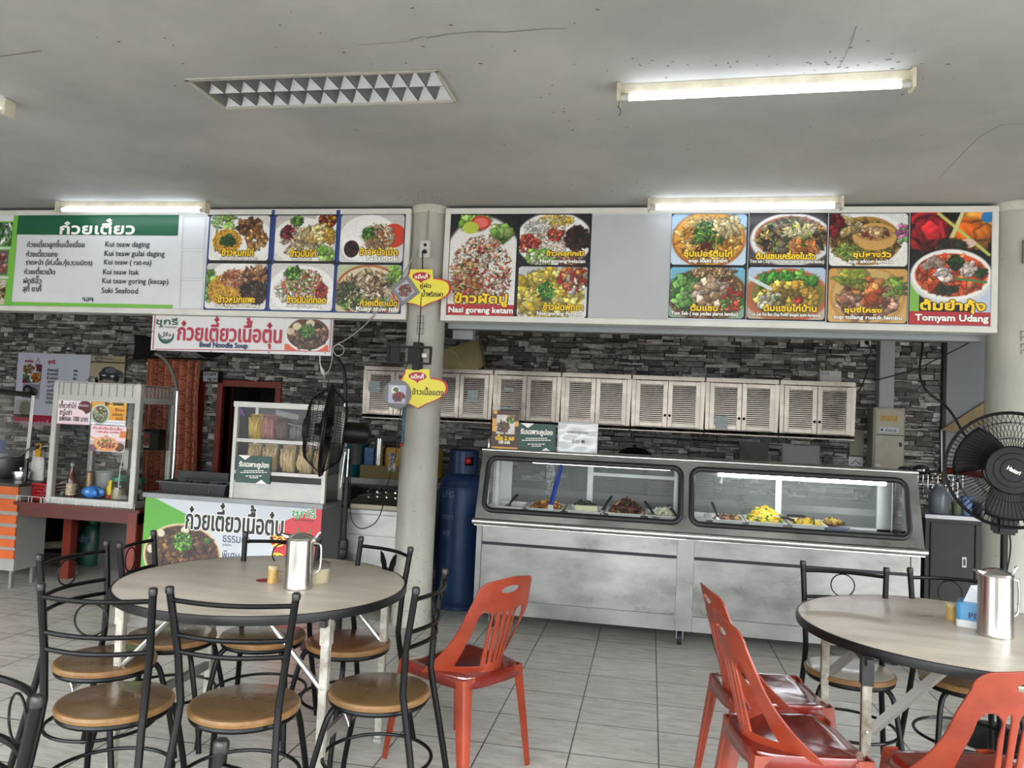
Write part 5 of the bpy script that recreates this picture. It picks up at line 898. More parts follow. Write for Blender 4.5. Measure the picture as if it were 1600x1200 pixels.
card('orange card with a bowl of soup on the booth', 143, 624, 197, 664, [('bg', 'e8a030'), ('rect', 0, 0, 1, .2, 'eef0f4'), ('line', .3, .0, .3, .2, .006, '8090c0'), ('line', .55, 0, .55, .2, .006, '8090c0'), ('line', .8, 0, .8, .2, .006, '8090c0'), ('line', 0, .1, 1, .1, .006, '8090c0'), ('ell', .26, .4, .27, .4, 'b8ccc0'), ('ell', .26, .4, .22, .33, '5a5a40'), ('ch', .26, .4, .19, .28, 80, ['4a8a3c', '8ab868', 'd8dcd0', '8a3c2c', 'b8a888'], .035, 2.2), ('ell', .68, .82, .3, .12, 'f0c04a')], 82, [('ซุป - ต้มแซ่บ', 179, 631, 29, 8, .35, 0), ('ซี่โครง', 187, 640, 14, 5, .12, 1), ('เครื่องใน', 184, 647, 16, 5, .12, 1), ('หางวัว', 187, 654, 11, 5, .12, 1)], [M_blk, mat('brown_ink', '7a4a20', .5)])
card('pink card with an orange bowl of shrimp noodles on the booth', 141, 665, 196, 706, [('bg', 'f0d8dc'), ('rect', 0, 0, 1, .42, 'c8b8b8'), ('line', .0, .55, .26, .4, .03, 'e8a860'), ('ell', .08, .12, .14, .14, '7a5068'), ('ell', .84, .2, .14, .16, '5a3a34'), ('rect', .82, .55, 1, .8, 'e08038'), ('ell', .46, .3, .34, .27, 'e8963c'), ('ell', .46, .32, .3, .22, 'f0c090'), ('ch', .46, .31, .26, .18, 60, ['e07840', 'f0a070', 'd86030', 'f4c8a0', '8a5a30'], .05, 1.8), ('ell', .4, .4, .04, .06, '5a9a30'), ('ell', .5, .62, .1, .06, 'f8eef0')], 83, [('ต้มยำกุ้งวุ้นเส้น', 168, 670, 46, 5, .15, 0), ('1 with glass noodles', 168, 675.5, 36, 3.5, .1, 0), ('60.-', 168, 681, 8, 3, .1, 0)], [mat('pink_red_ink', 'd04858', .5)])
# contents of the booth
def bottle(name, label, x, y, z, prof, m, cap=None, lab=None, cat='bottle'):
    t_ = thing(name, label, cat, (x, y, z)); MB().lathe(prof, (x, y, z), 22).build('body', m, t_)
    if cap: MB().lathe(cap[0], (x, y, z), 22).build('cap', cap[1], t_)
    if lab: MB().lathe(lab[0], (x, y, z), 22).build('label', lab[1], t_)
    return t_
fz = AZ0+.048; M_sauce = mat('brown_sauce_glass', '4a1a10', .12, coat=.5); M_lab = mat('cream_label', 'c8c0a8', .5, var=.5, scale=40, col2='8a6a3c')
bottle('sauce_bottle', 'brown sauce bottle with a cream label in the snack booth', -4.475, 5.37, fz, [(.033, 0), (.036, .01), (.036, .12), (.03, .15), (.015, .20), (.0135, .24), (0, .24)], M_sauce, ([(.016, .24), (.016, .262), (.014, .265), (0, .265)], mat('grey_cap', '8a8c8a', .4)), ([(.0368, .015), (.0368, .105), (.0362, .106)], M_lab))
bottle('drink_bottle', 'amber bottle behind the brown sauce bottle', -4.405, 5.48, fz, [(.024, 0), (.026, .16), (.02, .19), (0, .2)], mat('amber_oil', '8a6a34', .2, coat=.4))
o = MB().lathe([(.085, 0), (.10, .19), (.105, .195), (.105, .205), (.10, .205), (.082, .01), (0, .008)], (-4.33, 5.60, fz), 30).build('grey_bucket', mat('grey_bucket_plastic', '858884', .4, alpha=1)); tag(o, 'translucent grey plastic bucket in the snack booth', 'bucket')
o = MB().grid(lambda u, v: Vector((-4.30+.085*math.sin(PI*v)*math.cos(2*PI*u)*(1+.22*math.sin(7*2*PI*u+3*v)), 5.40+.05*math.sin(PI*v)*math.sin(2*PI*u)*(1+.2*math.sin(5*2*PI*u)), fz+.045-.045*math.cos(PI*v)*(1+.1*math.sin(12*u)))), 40, 12).build('blue_bag', mat('blue_film', '2f7fd0', .25, var=.3, scale=25, coat=.4), ang=180); tag(o, 'crumpled bright blue plastic bag at the front of the snack booth', 'bag')
t = thing('yellow_bottle', 'yellow squeeze bottle in the snack booth', 'bottle', (-4.19, 5.46, fz)); MB().lathe([(.03, 0), (.034, .03), (.034, .08), (.022, .105), (.022, .125), (.015, .14), (0, .142)], (-4.19, 5.46, fz), 18).build('body', mat('yellow_plastic', 'd8c018', .35), t); MB().lathe([(.03, .0), (.035, .01), (.0352, .028), (.03, .03)], (-4.19, 5.46, fz), 18).build('base_band', mat('red_plastic'), t)
M_jg = glass_mat('jar_glass', 'dfe6e2', .5); M_gc = mat('green_lid', '1f7a54', .35)
def jar(label, x, y, r, h, fill, fh):
    t_ = thing('storage_jar', label, 'jar', (x, y, fz), 0, 'green lidded jars'); MB().lathe([(r*.95, 0), (r, .01), (r, h*.85), (r*.86, h*.92), (r*.86, h)], (x, y, fz), 24).build('glass_body', M_jg, t_)
    MB().lathe([(r*.93, h-.005), (r*.95, h), (r*.95, h+.022), (r*.9, h+.028), (0, h+.028)], (x, y, fz), 24).build('lid', M_gc, t_)
    if fill: MB().lathe([(r*.93, .004), (r*.93, fh), (r*.5, fh*1.04), (0, fh*1.06)], (x, y, fz), 20).build('filling', fill, t_)
jar('green lidded jar with pale grains at the front of the booth', -4.075, 5.40, .055, .15, mat('grains', 'b8a678', .7, var=.4, scale=90), .085); jar('green lidded jar behind the yellow bottle', -4.165, 5.56, .055, .15, mat('grains2', '8a8a78', .7, var=.3, scale=60), .06); jar('green lidded jar near the right post of the booth', -3.945, 5.46, .045, .145, None, 0)
o = MB().lathe([(.018, 0), (.022, .035), (.02, .035), (.016, .003), (0, .003)], (-4.545, 5.36, fz), 16).build('small_glass', M_jg); tag(o, 'tiny drinking glass beside the sauce bottle in the booth', 'glass')
o = box(-4.51, -4.39, 5.60, 5.66, 1.135, 1.165).build('pale_carton', mat('label_white'), bev=.002); tag(o, 'small flat white carton on the booth shelf', 'carton'); o = box(-4.29, -4.18, 5.57, 5.68, 1.135, 1.20).build('orange_tub', mat('orange_tub_plastic', '8a6430', .4), bev=.012); tag(o, 'amber plastic tub on the booth shelf', 'tub')
t = bottle('honey_bottle', 'yellow honey bottle on the booth shelf', -4.235, 5.70, 1.135, [(.02, 0), (.028, .01), (.03, .11), (.018, .15), (0, .15)], mat('honey', 'b88a20', .25, coat=.4), ([(.013, .15), (.011, .18), (0, .185)], mat('yellow_plastic')))
t = thing('weighing_scale', 'small silver and black scale with red dials behind the booth pane', 'scale', (-3.955, 5.62, 1.135)); box(-4.02, -3.885, 5.57, 5.68, 1.135, 1.30).build('case', mat('dark_plastic'), t, bev=.008); box(-4.01, -3.955, 5.565, 5.57, 1.15, 1.28).build('silver_front', mat('foil'), t, smooth=False)
for z in (1.185, 1.245): MB().lathe([(.02, 0), (.02, .004), (0, .005)], (-3.982, 5.564, z), 14, Matrix.Rotation(PI/2, 3, 'X')).build('red_dial', mat('pink_dial', 'c84a50', .4), t)
# red basket with white bundles beside the booth
t = thing('red_basket', 'red plastic basket on the table left of the booth', 'basket', (-4.80, 5.56, RZ))
mb = MB(); bx0, bx1, by0, by1, bz0, bz1 = -5.0+.13, -4.66, 5.42, 5.72, RZ, RZ+.13
for k in range(5):
    z = bz0+.012+k*.027; mb.box(bx0, bx1, by0, by0+.006, z-.008, z+.008).box(bx0, bx1, by1-.006, by1, z-.008, z+.008).box(bx0, bx0+.006, by0, by1, z-.008, z+.008).box(bx1-.006, bx1, by0, by1, z-.008, z+.008)
for k in range(9):
    x = bx0+(bx1-bx0)*k/8; mb.box(x-.004, x+.004, by0, by0+.005, bz0, bz1).box(x-.004, x+.004, by1-.005, by1, bz0, bz1)
mb.box(bx0, bx1, by0, by1, bz0, bz0+.004).box(bx0-.006, bx1+.006, by0-.006, by0+.004, bz1-.008, bz1).build('lattice', mat('red_basket_plastic', 'a81822', .35), t)
for i, (x, y, r, l) in enumerate(((-4.80, 5.56, .07, 'white bundle in the left of the red basket'), (-4.70, 5.60, .085, 'larger white bundle at the right of the red basket'))):
    o = MB().ball((x, y, RZ+.07 if i == 0 else RZ+.085), r, r*.9, r*.75, 16, .08).build('white_bundle', mat('white_film', 'cfcfcc', .4, var=.1, scale=10), ang=180); tag(o, l, 'bundle')
# plastic carrier bag with yellow clip hanging behind the basket
t = thing('carrier_bag', 'translucent white carrier bag hung by a yellow clip left of the booth', 'bag', (-5.05, 5.62, .80))
c0 = at(60, 704, Y=5.64); c1 = at(59, 751, Y=5.64)
MB().grid(lambda u, v: Vector((c0.x+(c1.x-c0.x)*v+(.045+.025*v)*math.cos(2*PI*u)*(1+.15*math.sin(6*PI*u+4*v)), 5.64+.035*math.sin(2*PI*u), c0.z+(c1.z-c0.z)*v)), 36, 12).build('film', mat('milky_film', 'd0ccc8', .35, var=.25, scale=14), t, ang=180)
q = at(60, 708, Y=5.6); MB().tube([(q.x+.022*math.cos(a), 5.60, q.z+.055+.025*math.sin(a)) for a in np.arange(14)*2*PI/14], .007, 6, closed=True).box(q.x-.028, q.x+.024, 5.595, 5.605, q.z-.03, q.z+.03).build('clip', mat('yellow_clip', 'd0a418', .4), t)
# ---- orange and grey striped stand with wok stove at the left edge
OX0, OX1, OY0, OY1 = -5.75, -4.885, 5.30, 5.85
t = thing('striped_stand', 'orange and grey striped metal stand cut by the left edge', 'cabinet', ((OX0+OX1)/2, 5.55, 0))
M_or = mat('orange_paint', 'c0581c', .45, var=.15, scale=6); M_gy = mat('grey_strip', '80807c', .45, .3, var=.12, scale=6)
box(OX0, OX1, OY0+.01, OY0+.31, .14, .80).build('carcass', mat('pale_grey_board', '8c8c88', .6, var=.15, scale=3), t, smooth=False)
zz = [.80, .745, .69, .62, .565, .505, .455, .395, .345, .295, .25]
for a, b in ((.735, .80), (.605, .700), (.510, .575), (.415, .480), (.325, .385), (.235, .30)): box(OX0, OX1, OY0, OY0+.012, a, b).build('orange_band', M_or, t)
for x in (OX0+.05, OX1-.05):
    for y in (OY0+.05, OY0+.26): box(x-.013, x+.013, y-.013, y+.013, 0, .14).build('leg', M_gy, t)
box(OX0, OX1+.01, OY0-.01, OY1, .80, .825).build('top', mat('dark_granite', '3a3a38', .4, var=.5, scale=40), t, bev=.003)
M_apot = mat('aluminium_pot', '6e6f70', .4, .7, var=.15, scale=6)
pot('stew_pot', 'large grey aluminium pot on the striped stand', -5.42, 5.68, .8255, .17, .20, M_apot, handles=True)
o = MB().lathe([(.04, 0), (.085, .035), (.095, .075), (.09, .075), (.07, .03), (0, .012)], (-5.31, 5.40, .8255), 26).build('white_bowl', mat('white_china', 'd0d0d0', .2)); tag(o, 'white china bowl at the left edge of the striped stand', 'bowl')
o = MB().lathe([(.075, 0), (.08, .1), (.076, .1), (.07, .004), (0, .004)], (-5.44, 5.62, 1.034), 24).build('blue_tub', mat('blue_tub', '1f4aa8', .4)); tag(o, 'blue tub on the grey pot at the left edge', 'tub')
pot('small_pot', 'small steel pot with a knob beside the carrier bag', -5.10, 5.55, .8255, .065, .05, M_st2, handles=False); dome('pot_lid', 'steel lid on the small pot beside the carrier bag', -5.10, 5.55, .884, .072, .02, M_st2, 'lid', True)
o = MB().tube(smooth_path([at(0, 716, Y=5.45), at(18, 713, Y=5.45), at(30, 713, Y=5.45), at(45, 702, Y=5.45), at(58, 699, Y=5.45)], 4), [.008]*16+[.014]*1, 8).build('ladle', M_apot); tag(o, 'long dark ladle handle reaching right from the striped stand', 'ladle')
# glass splash guard with black frame
t = thing('glass_guard', 'black framed glass guard leaning over the striped stand', 'glass guard', (-5.3, 5.5, .83))
ga, gb_, gc, gd = at(-60, 604, Y=5.5), at(52, 618, Y=5.5), at(42, 716, Y=5.5), at(-70, 700, Y=5.5)
MB().tube([ga, gb_], .022, 8).build('top_bar', mat('black_frame', '161616', .4), t); MB().tube([gb_, gc], .016, 4).build('side_bar', M_al, t)
MB().add([ga, gb_, gc, gd], [(0, 1, 2, 3)]).build('pane', M_gl, t, smooth=False); MB().ball(gb_+Vector((-.05, -.01, .045)), .04, .03, .04, 10).build('clamp', mat('black_frame'), t)
MB().tube([gc, (gc.x, 5.5, .825)], .016, 6).build('stay', mat('black_frame'), t)
# ---- under the table: grey block, white roll, green gas bottle, cups
t = bottle('gas_bottle', 'dark green gas bottle in the shade under the red table', -5.02, 6.35, 0, [(.09, 0), (.1, .03), (.1, .30), (.08, .36), (.05, .38), (0, .385)], mat('green_gas', '1c4a3a', .4, var=.3, scale=12)); MB().lathe([(.06, .37), (.065, .39), (.065, .48), (.06, .48), (.06, .38)], (-5.02, 6.35, 0), 22).build('collar', mat('green_gas'), t)
mb = MB(); put_text(mb, 'ปตท.', -5.02, .25, .11, .07, 6.245, .002); flat('stencil', mb, M_scr, t)
o = MB().tube([(-5.50, 6.18, .16), (-5.14, 6.20, .20)], .035, 12).build('white_roll', mat('dirty_white', '8a8880', .8, var=.3, scale=14)); tag(o, 'dirty white rolled cloth lying under the red table', 'roll')
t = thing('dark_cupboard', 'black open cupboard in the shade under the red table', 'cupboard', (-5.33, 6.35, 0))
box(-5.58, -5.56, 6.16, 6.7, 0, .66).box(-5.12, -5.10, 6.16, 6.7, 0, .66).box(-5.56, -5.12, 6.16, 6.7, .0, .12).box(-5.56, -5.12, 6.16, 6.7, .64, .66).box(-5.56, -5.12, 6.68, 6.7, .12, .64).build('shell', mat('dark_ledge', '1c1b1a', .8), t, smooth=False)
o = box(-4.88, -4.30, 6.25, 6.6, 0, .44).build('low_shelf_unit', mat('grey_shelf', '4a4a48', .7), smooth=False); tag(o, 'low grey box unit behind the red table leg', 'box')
for i, x in enumerate((-4.74, -4.60)): 
    o = MB().tube([(x+.055*math.cos(a), 6.27, .50+.055*math.sin(a)) for a in np.arange(20)*2*PI/20], .010, 6, closed=True).tube([(x, 6.265, .50), (x, 6.39, .50)], .045, 16).build('round_tin', mat('tin', '6a6458', .4, .5)); tag(o, ['left round tin lying on the low grey box', 'right round tin lying on the low grey box'][i], 'tin', 'round tins')
# ---- noodle counter with printed front
NX0, NX1, NY0, NY1, NZ = -3.74, -2.30, 5.25, 5.605, .835
t = thing('noodle_counter', 'noodle stall counter with a printed beef noodle soup front', 'counter', ((NX0+NX1)/2, 5.5, 0)); S7 = Sign(NY0-.002)
box(NX0+.01, NX1-.01, NY0+.01, NY1, .06, NZ-.03).build('body', mat('counter_body', '5a5a58', .6), t, smooth=False)
box(NX0-.01, NX1, NY0-.015, NY1, NZ-.035, NZ).build('top', mat('dull_steel', '7c7d7e', .4, .7, var=.15), t, bev=.003)
for x in (NX0+.05, NX1-.08):
    for y in (NY0+.05, NY1-.08): box(x, x+.03, y, y+.03, 0, .06).build('foot', mat('dark_metal'), t)
Z0n, Z1n = .06, NZ-.037
wI, hI = NX1-NX0-.02, Z1n-Z0n
def fx(px, py): q = at(px, py, Y=NY0-.002); return (q.x-NX0-.01)/wI, (q.z-Z0n)/hI
bc = fx(284, 868); bl_ = fx(222, 868)[0]; br2 = fx(343, 868)[0]; rx = (br2-bl_)/2; ry = (fx(284, 818)[1]-bc[1])
ops = [('bg', 'c4cad0')]
img = picture(wI, hI, ops+[('ell', bc[0], bc[1], rx, ry, 'd8b888'), ('ell', bc[0], bc[1], rx*.95, ry*.93, '4a3020'), ('ch', bc[0], bc[1], rx*.88, ry*.85, 160, ['5a3a24', '7a5434', '3c2414', '8a6844', '2c1a10'], .022, 1.8), ('ell', fx(252, 833)[0], fx(252, 833)[1], .021, .036, 'ccc4ac'), ('ell', fx(289, 829)[0], fx(289, 829)[1], .023, .04, 'd4ccb4'), ('ell', fx(236, 857)[0], fx(236, 857)[1], .022, .042, 'c8c0a8'), ('ch', fx(285, 847)[0], fx(285, 847)[1], .055, .09, 190, ['5a9a30', '7ab848', '3c7020', '9ccc60', '2c5818'], .012, 1.8), ('ch', fx(323, 845)[0], fx(323, 845)[1], .012, .02, 16, ['3c7020', '5a9a40'], .01, 1.6), ('ch', fx(290, 880)[0], fx(290, 880)[1], .06, .05, 70, ['6a4028', '8a5c3c', '4a2c1c'], .02, 1.4)], 91, 400)
# green and red wedges painted straight into the print
ny, nx, _ = img.shape; XX, YY = np.meshgrid((np.arange(nx)+.5)/nx, 1-(np.arange(ny)+.5)/ny)
def wedge(poly, col):
    P = [fx(*q) for q in poly]; ins = np.ones_like(XX, bool)
    for i in range(len(P)):
        a, b = P[i], P[(i+1) % len(P)]; ins &= ((b[0]-a[0])*(YY-a[1])-(b[1]-a[1])*(XX-a[0])) <= 0
    e = ((XX-bc[0])/rx)**2+((YY-bc[1])/ry)**2
    img[ins & (e > 1)] = hx(col)
wedge([(228, 774), (234, 774), (300, 808), (300, 830), (222, 900), (219, 900)], '55a034'); wedge([(506, 788), (504, 960), (412, 960), (429, 842), (437, 818), (496, 792)], 'c8323c')
hang_picture('printed_front', NX0+.01, NX1-.01, Z0n, Z1n, NY0-.002, img, t)
mb = MB()
S7.text(mb, 'ก๋วยเตี๋ยวเนื้อตุ๋น', 366, 815, 152, 50, 2.2, dy=.001, m=1); S7.text(mb, 'ก๋วยเตี๋ยวเนื้อตุ๋น', 366, 815, 152, 50, .8, dy=.004, m=0)
S7.text(mb, 'ธรรมดา', 369, 843, 42, 9.5, .15, dy=.001, m=2); S7.text(mb, 'plain', 354.5, 851.5, 13, 5, .08, dy=.001, m=2); S7.text(mb, 'พิเศษ', 361, 868, 28, 13, .15, dy=.001, m=2)
S7.text(mb, 'ชุกรี', 475, 804, 37, 16, 1.0, dy=.001, m=1); S7.text(mb, 'ชุกรี', 475, 804, 37, 16, .3, dy=.0035, m=3); S7.text(mb, 'สุกี้ FOOD', 476, 813, 30, 5, .1, dy=.001, m=0)
x, z = S7.p(475, 828); k = S7.sc(475, 828); crescent(mb, x, z, NY0-.004, 10.5*k, 3)
for y_, s_ in ((845, '50'), (873, '60')):
    x, z = S7.p(433, y_); mb.add([(x+13*k*math.cos(a), NY0-.004, z+9*k*math.sin(a)) for a in np.arange(20)*2*PI/20], [tuple(range(20))], 4); S7.text(mb, s_, 433, y_, 17, 11, .5, dy=.004, m=5)
flat('lettering', mb, [M_blk, M_wt, mat('slate_ink', '4a5068', .5), mat('leaf_green_print', '2f9a58', .4), mat('pale_yellow_print', 'f2d848', .4), M_redp], t)
# noodle display case
t = thing('noodle_display_case', 'aluminium glass display case of bagged noodles on the noodle counter', 'display case', (-2.68, 5.5, NZ))
DX0, DX1, DY0, DY1, DZ0, DZ1 = -3.055, -2.305, 5.262, 5.60, NZ+.001, 1.552; f = .03; lean = .0
for x in (DX0, DX1-f):
    for y in (DY0, DY1-f): box(x, x+f, y, y+f, DZ0, DZ1-.03).build('post', M_al, t, bev=.002)
box(DX0-.006, DX1+.006, DY0-.008, DY1+.004, DZ1-.04, DZ1).build('top_frame', M_al, t, bev=.003)
box(DX0+f, DX1-f, DY0+.004, DY0+.02, DZ0, DZ0+.135).build('lower_panel', M_stw, t); box(DX0+f, DX1-f, DY1-.015, DY1-.01, DZ0, DZ1-.04).build('back_panel', mat('dim_back', '5c5e5a', .6), t, smooth=False)
for z, nm in ((1.03, 1), (1.265, 2)): box(DX0+f, DX1-f, DY0+.01, DY1-.02, z, z+.006).build('shelf', mat('shelf_glass'), t, smooth=False); box(DX0+f, DX1-f, DY0+.002, DY0+.018, z-.012, z+.014).build('shelf_edge', M_al, t, bev=.002)
MB().add([(DX0+f, DY0+.006, DZ0+.135), (DX1-f, DY0+.006, DZ0+.135), (DX1-f, DY0+.006, DZ1-.04), (DX0+f, DY0+.006, DZ1-.04)], [(0, 1, 2, 3)]).build('front_pane', M_gl, t, smooth=False)
for x in (DX0+.01, DX1-.01): MB().add([(x, DY0+f, DZ0), (x, DY1-f, DZ0), (x, DY1-f, DZ1-.04), (x, DY0+f, DZ1-.04)], [(0, 1, 2, 3)]).build('side_pane', M_gl, t, smooth=False)
def noodlebag(label, x, z, wd, h, col, c2, sd):
    o = thing('noodle_bag', label, 'food bag', (x, 5.42, z), 0, 'bags in the noodle case'); r_ = random.Random(sd); mb = MB()
    mb.grid(lambda u, v: Vector((x+(u-.5)*wd*(1-.1*(2*v-1)**4), 5.40-.055*(math.sin(PI*u)*math.sin(PI*min(1, v+.08)))**.6, z+.002+h*v)), 14, 14).grid(lambda u, v: Vector((x+(u-.5)*wd*(1-.1*(2*v-1)**4), 5.40+.055*(math.sin(PI*u)*math.sin(PI*min(1, v+.08)))**.6, z+.002+h*v)), 14, 14)
    mb.build('bag_body', mat('bag_'+col, col, .22, var=.4, scale=22, bump=.6, bscale=40, stretch=(1.6, 1, .5), col2=c2, coat=.6), o, ang=180)
    mb = MB()
    for k in range(26):
        xx = x+(r_.random()-.5)*wd*.8; z0 = z+.01+h*r_.uniform(.02, .4); mb.tube(smooth_path([(xx, 5.343+.03*abs(xx-x)/wd*2, z0), (xx+r_.uniform(-.012, .012), 5.337+.03*abs(xx-x)/wd*2, z0+h*.2), (xx+r_.uniform(-.015, .015), 5.343+.03*abs(xx-x)/wd*2, z0+h*.45)], 3), .0028, 5)
    mb.build('noodle_strand', mat('strand_'+col, col, .4), o)['kind'] = 'stuff'
noodlebag('yellow noodle bag at the left of the upper case shelf', -2.945, 1.272, .105, .19, 'd8b83c', 'b08a24', 1); noodlebag('reddish meat bag beside the yellow noodle bag', -2.835, 1.272, .105, .19, 'b8786c', '8a4a44', 2); noodlebag('dull brown bag in the middle of the upper case shelf', -2.725, 1.272, .10, .17, '6a4a3c', '4a3830', 3); noodlebag('grey bag at the right of the upper case shelf', -2.60, 1.272, .12, .15, '6c6c62', '50524a', 4)
for i, (x, s_) in enumerate(((-2.945, 'first'), (-2.81, 'second'), (-2.665, 'third'), (-2.53, 'fourth'), (-2.40, 'fifth'))): noodlebag('cream noodle bag, %s from left on the middle case shelf' % s_, x, 1.038, .115, .20, 'd8c08c', 'b09a64', 10+i)
S8 = Sign(DY0-.002); X0, X1, Z0, Z1 = S8.ext(369, 712, 423, 755); o = thing('coupon_sign', 'dark green coupon sign stuck on the noodle display case', 'sign', ((X0+X1)/2, DY0, Z0)); coupon(o, X0, X1, Z0, Z1, DY0-.0085, Sign(DY0-.0085), 397, 727, .93)
mb = MB()
for i in range(4): mb.lathe([(.012, 0), (.014, .001), (0, .0015)], (-3.005+.014*(i % 2)+.01*(i > 1), DY0+.003, 1.49-.012*i), 10, Matrix.Rotation(PI/2, 3, 'X'))
mb.build('flower_sticker', mat('purple_sticker', '5a3c78', .4), t)
o = MB().tube([(-2.62, DY0-.004, 1.405), (-2.40, DY0-.004, 1.37)], .002, 4).build('tape_strip', mat('milky_plastic')); o.parent = t; o.location = o.location-t.location
X0, X1, Z0, Z1 = S8.ext(430, 645, 466, 656)
MB().add([(X0, DY0+.004, Z0+.03), (X1, DY0+.004, Z0), (X1, DY0+.004, Z1-.01), (X0, DY0+.004, Z1+.02)], [(0, 1, 2, 3)]).build('clear_tape', mat('milky_tape', '8e928c', .2, alpha=.7), t, smooth=False)
# cutlery tray, black splash panel and steel post
t = thing('cutlery_tray', 'dark grey divided cutlery tray on the noodle counter', 'tray', (-3.38, 5.40, NZ))
mb = MB(); x0, x1 = -3.665, -3.10; y0, y1 = 5.29, 5.52; z0, z1 = NZ+.001, NZ+.085
mb.add([(x0, y0, z1), (x1, y0, z1), (x1, y1, z1), (x0, y1, z1), (x0+.035, y0+.03, z0), (x1-.035, y0+.03, z0), (x1-.035, y1-.03, z0), (x0+.035, y1-.03, z0)], [(0, 1, 5, 4), (1, 2, 6, 5), (2, 3, 7, 6), (3, 0, 4, 7), (4, 5, 6, 7)]); mb.build('tub', mat('dark_grey_plastic', '3e4042', .45, var=.15, scale=8), t, smooth=False, solid=.004)
MB().box(x0-.012, x1+.012, y0-.012, y0+.002, z1-.006, z1+.004).box(x0-.012, x1+.012, y1-.002, y1+.012, z1-.006, z1+.004).box(x0-.012, x0+.002, y0, y1, z1-.006, z1+.004).box(x1-.002, x1+.012, y0, y1, z1-.006, z1+.004).build('rim', mat('dark_grey_plastic'), t, bev=.002)
for k in range(1, 4): x = x0+(x1-x0)*k/4; box(x-.003, x+.003, y0+.01, y1-.01, z0+.01, z1-.004).build('divider', mat('dark_grey_plastic'), t, smooth=False)
r_ = random.Random(8)
for k in range(9):
    x = x0+.06+.44*k/8; o = MB().tube([(x, y0+.07, z0+.045), (x+r_.uniform(-.02, .02), y1-.05, z1+.0)], .004, 6).ball((x, y0+.055, z0+.075), .02, .03, .007, 10).build('spoon', M_st2); tag(o, 'steel spoon lying in the dark cutlery tray', 'spoon', 'spoons in the cutlery tray')
o = box(-3.70, -3.25, 5.575, 5.595, NZ, NZ+.15).build('splash_board', mat('black_frame'), bev=.003); tag(o, 'low black panel behind the cutlery tray', 'panel')
t = thing('curved_steel_post', 'bent steel post rising in front of the reddish curtain', 'post', (-3.70, 5.585, NZ)); a = at(272, 715, Y=5.56); b = at(277, 612, Y=5.56)
MB().tube([(a.x, 5.56, NZ), a, b], .013, 10).build('pole', M_st2, t); MB().tube(smooth_path([b, at(272, 590, Y=5.56), at(262, 567, Y=5.56), at(250, 556, Y=5.56), at(243, 553, Y=5.56)], 5), .014, 10).build('bent_hose', mat('grey_rubber', '5a5852', .5), t); MB().ball(b, .016, n=10).build('joint', M_st2, t)
t = thing('curved_steel_post', 'bent steel post rising behind the left fan', 'post', (-2.33, 5.66, NZ)); b = at(539, 630, Y=5.66); a = at(538, 660, Y=5.66)
MB().tube([(a.x, 5.66, .77), a, b], .012, 10).build('pole', M_st2, t); MB().tube(smooth_path([b, at(540, 605, Y=5.66), at(537, 580, Y=5.66), at(529, 562, Y=5.66), at(521, 553, Y=5.66)], 5), .014, 10).build('bent_hose', mat('black_wire'), t)
cable('grey cable tied at the end of the noodle sign running up to the column outlet', [at(652, 392, Y=5.29), at(645, 403, Y=5.29), at(632, 425, Y=5.28), at(618, 448, Y=5.28), at(605, 468, Y=5.28), at(588, 488, Y=5.30), at(570, 508, Y=5.36), at(545, 528, Y=5.39), at(524, 540, Y=5.39), at(521, 548, Y=5.39), at(527, 556, Y=5.39), at(536, 552, Y=5.39), at(537, 543, Y=5.39), at(528, 538, Y=5.39), at(520, 545, Y=5.39), at(519, 560, Y=5.39), at(515, 577, Y=5.39), at(508, 586, Y=5.39)], .0045, mat('grey_cable', '9a988e', .5))
t = cable('white cord with a plug hanging below the noodle sign', [at(500, 552, Y=5.415), at(500, 566, Y=5.41), at(502, 574, Y=5.41)], .005, mat('white_cable', 'c4c4c0', .5)); MB().tube([at(501, 572, Y=5.41), at(504, 580, Y=5.41), at(507, 587, Y=5.41)], [.006, .016, .008], 8).build('plug', mat('white_cable'), t)
# ---- cooking counter behind the left column
QX0, QX1, QY0, QY1, QZ = -2.47, -1.76, 5.62, 6.25, .77
t = thing('cooking_counter', 'stainless cooking counter between the noodle stall and the left column', 'counter', ((QX0+QX1)/2, 5.9, 0))
box(QX0+.02, QX1-.02, QY0+.02, QY1, .08, QZ-.03).build('body', M_stw, t, smooth=False); box(QX0, QX1, QY0-.01, QY1, QZ-.03, QZ).build('top', M_st, t, bev=.004)
box(QX0+.05, QX1-.02, QY0, QY0+.02, .60, QZ-.035).build('upper_panel', M_stw, t, bev=.002); box(QX0+.05, QX1-.02, QY0, QY0+.02, .12, .575).build('lower_panel', M_stw, t, bev=.002); box(QX0, QX0+.045, QY0-.004, QY0+.02, .08, QZ-.03).build('post', M_st, t, bev=.002)
for x in (QX0+.05, QX1-.08):
    for y in (QY0+.05, QY1-.08): box(x, x+.03, y, y+.03, 0, .08).build('foot', mat('dark_metal'), t)
t = thing('gas_griddle', 'steel griddle with a ribbed lid on the cooking counter', 'griddle', (-2.02, 5.85, QZ)); box(-2.26, -1.80, 5.66, 6.05, QZ, QZ+.035).build('base', mat('cream_enamel', 'b0a890', .4), t, bev=.004)
MB().grid(lambda u, v: Vector((-2.28+.5*u, 5.66+.4*v, QZ+.036+.075*math.sin(PI*v)**.7*(1-.35*abs(2*u-1)**3))), 16, 16).build('lid', M_st2, t, ang=180)
for k in range(5): x = -2.17+.075*k; MB().tube(smooth_path([(x, 5.78, QZ+.125), (x, 5.86, QZ+.145), (x, 5.94, QZ+.125)], 4), .008, 6).build('lid_rib', M_st2, t)
MB().tube([(-1.95, 5.86, QZ+.14), (-1.95, 5.86, QZ+.19), (-1.88, 5.86, QZ+.19), (-1.88, 5.86, QZ+.14)], .008, 6).build('lid_handle', mat('black_knob'), t)
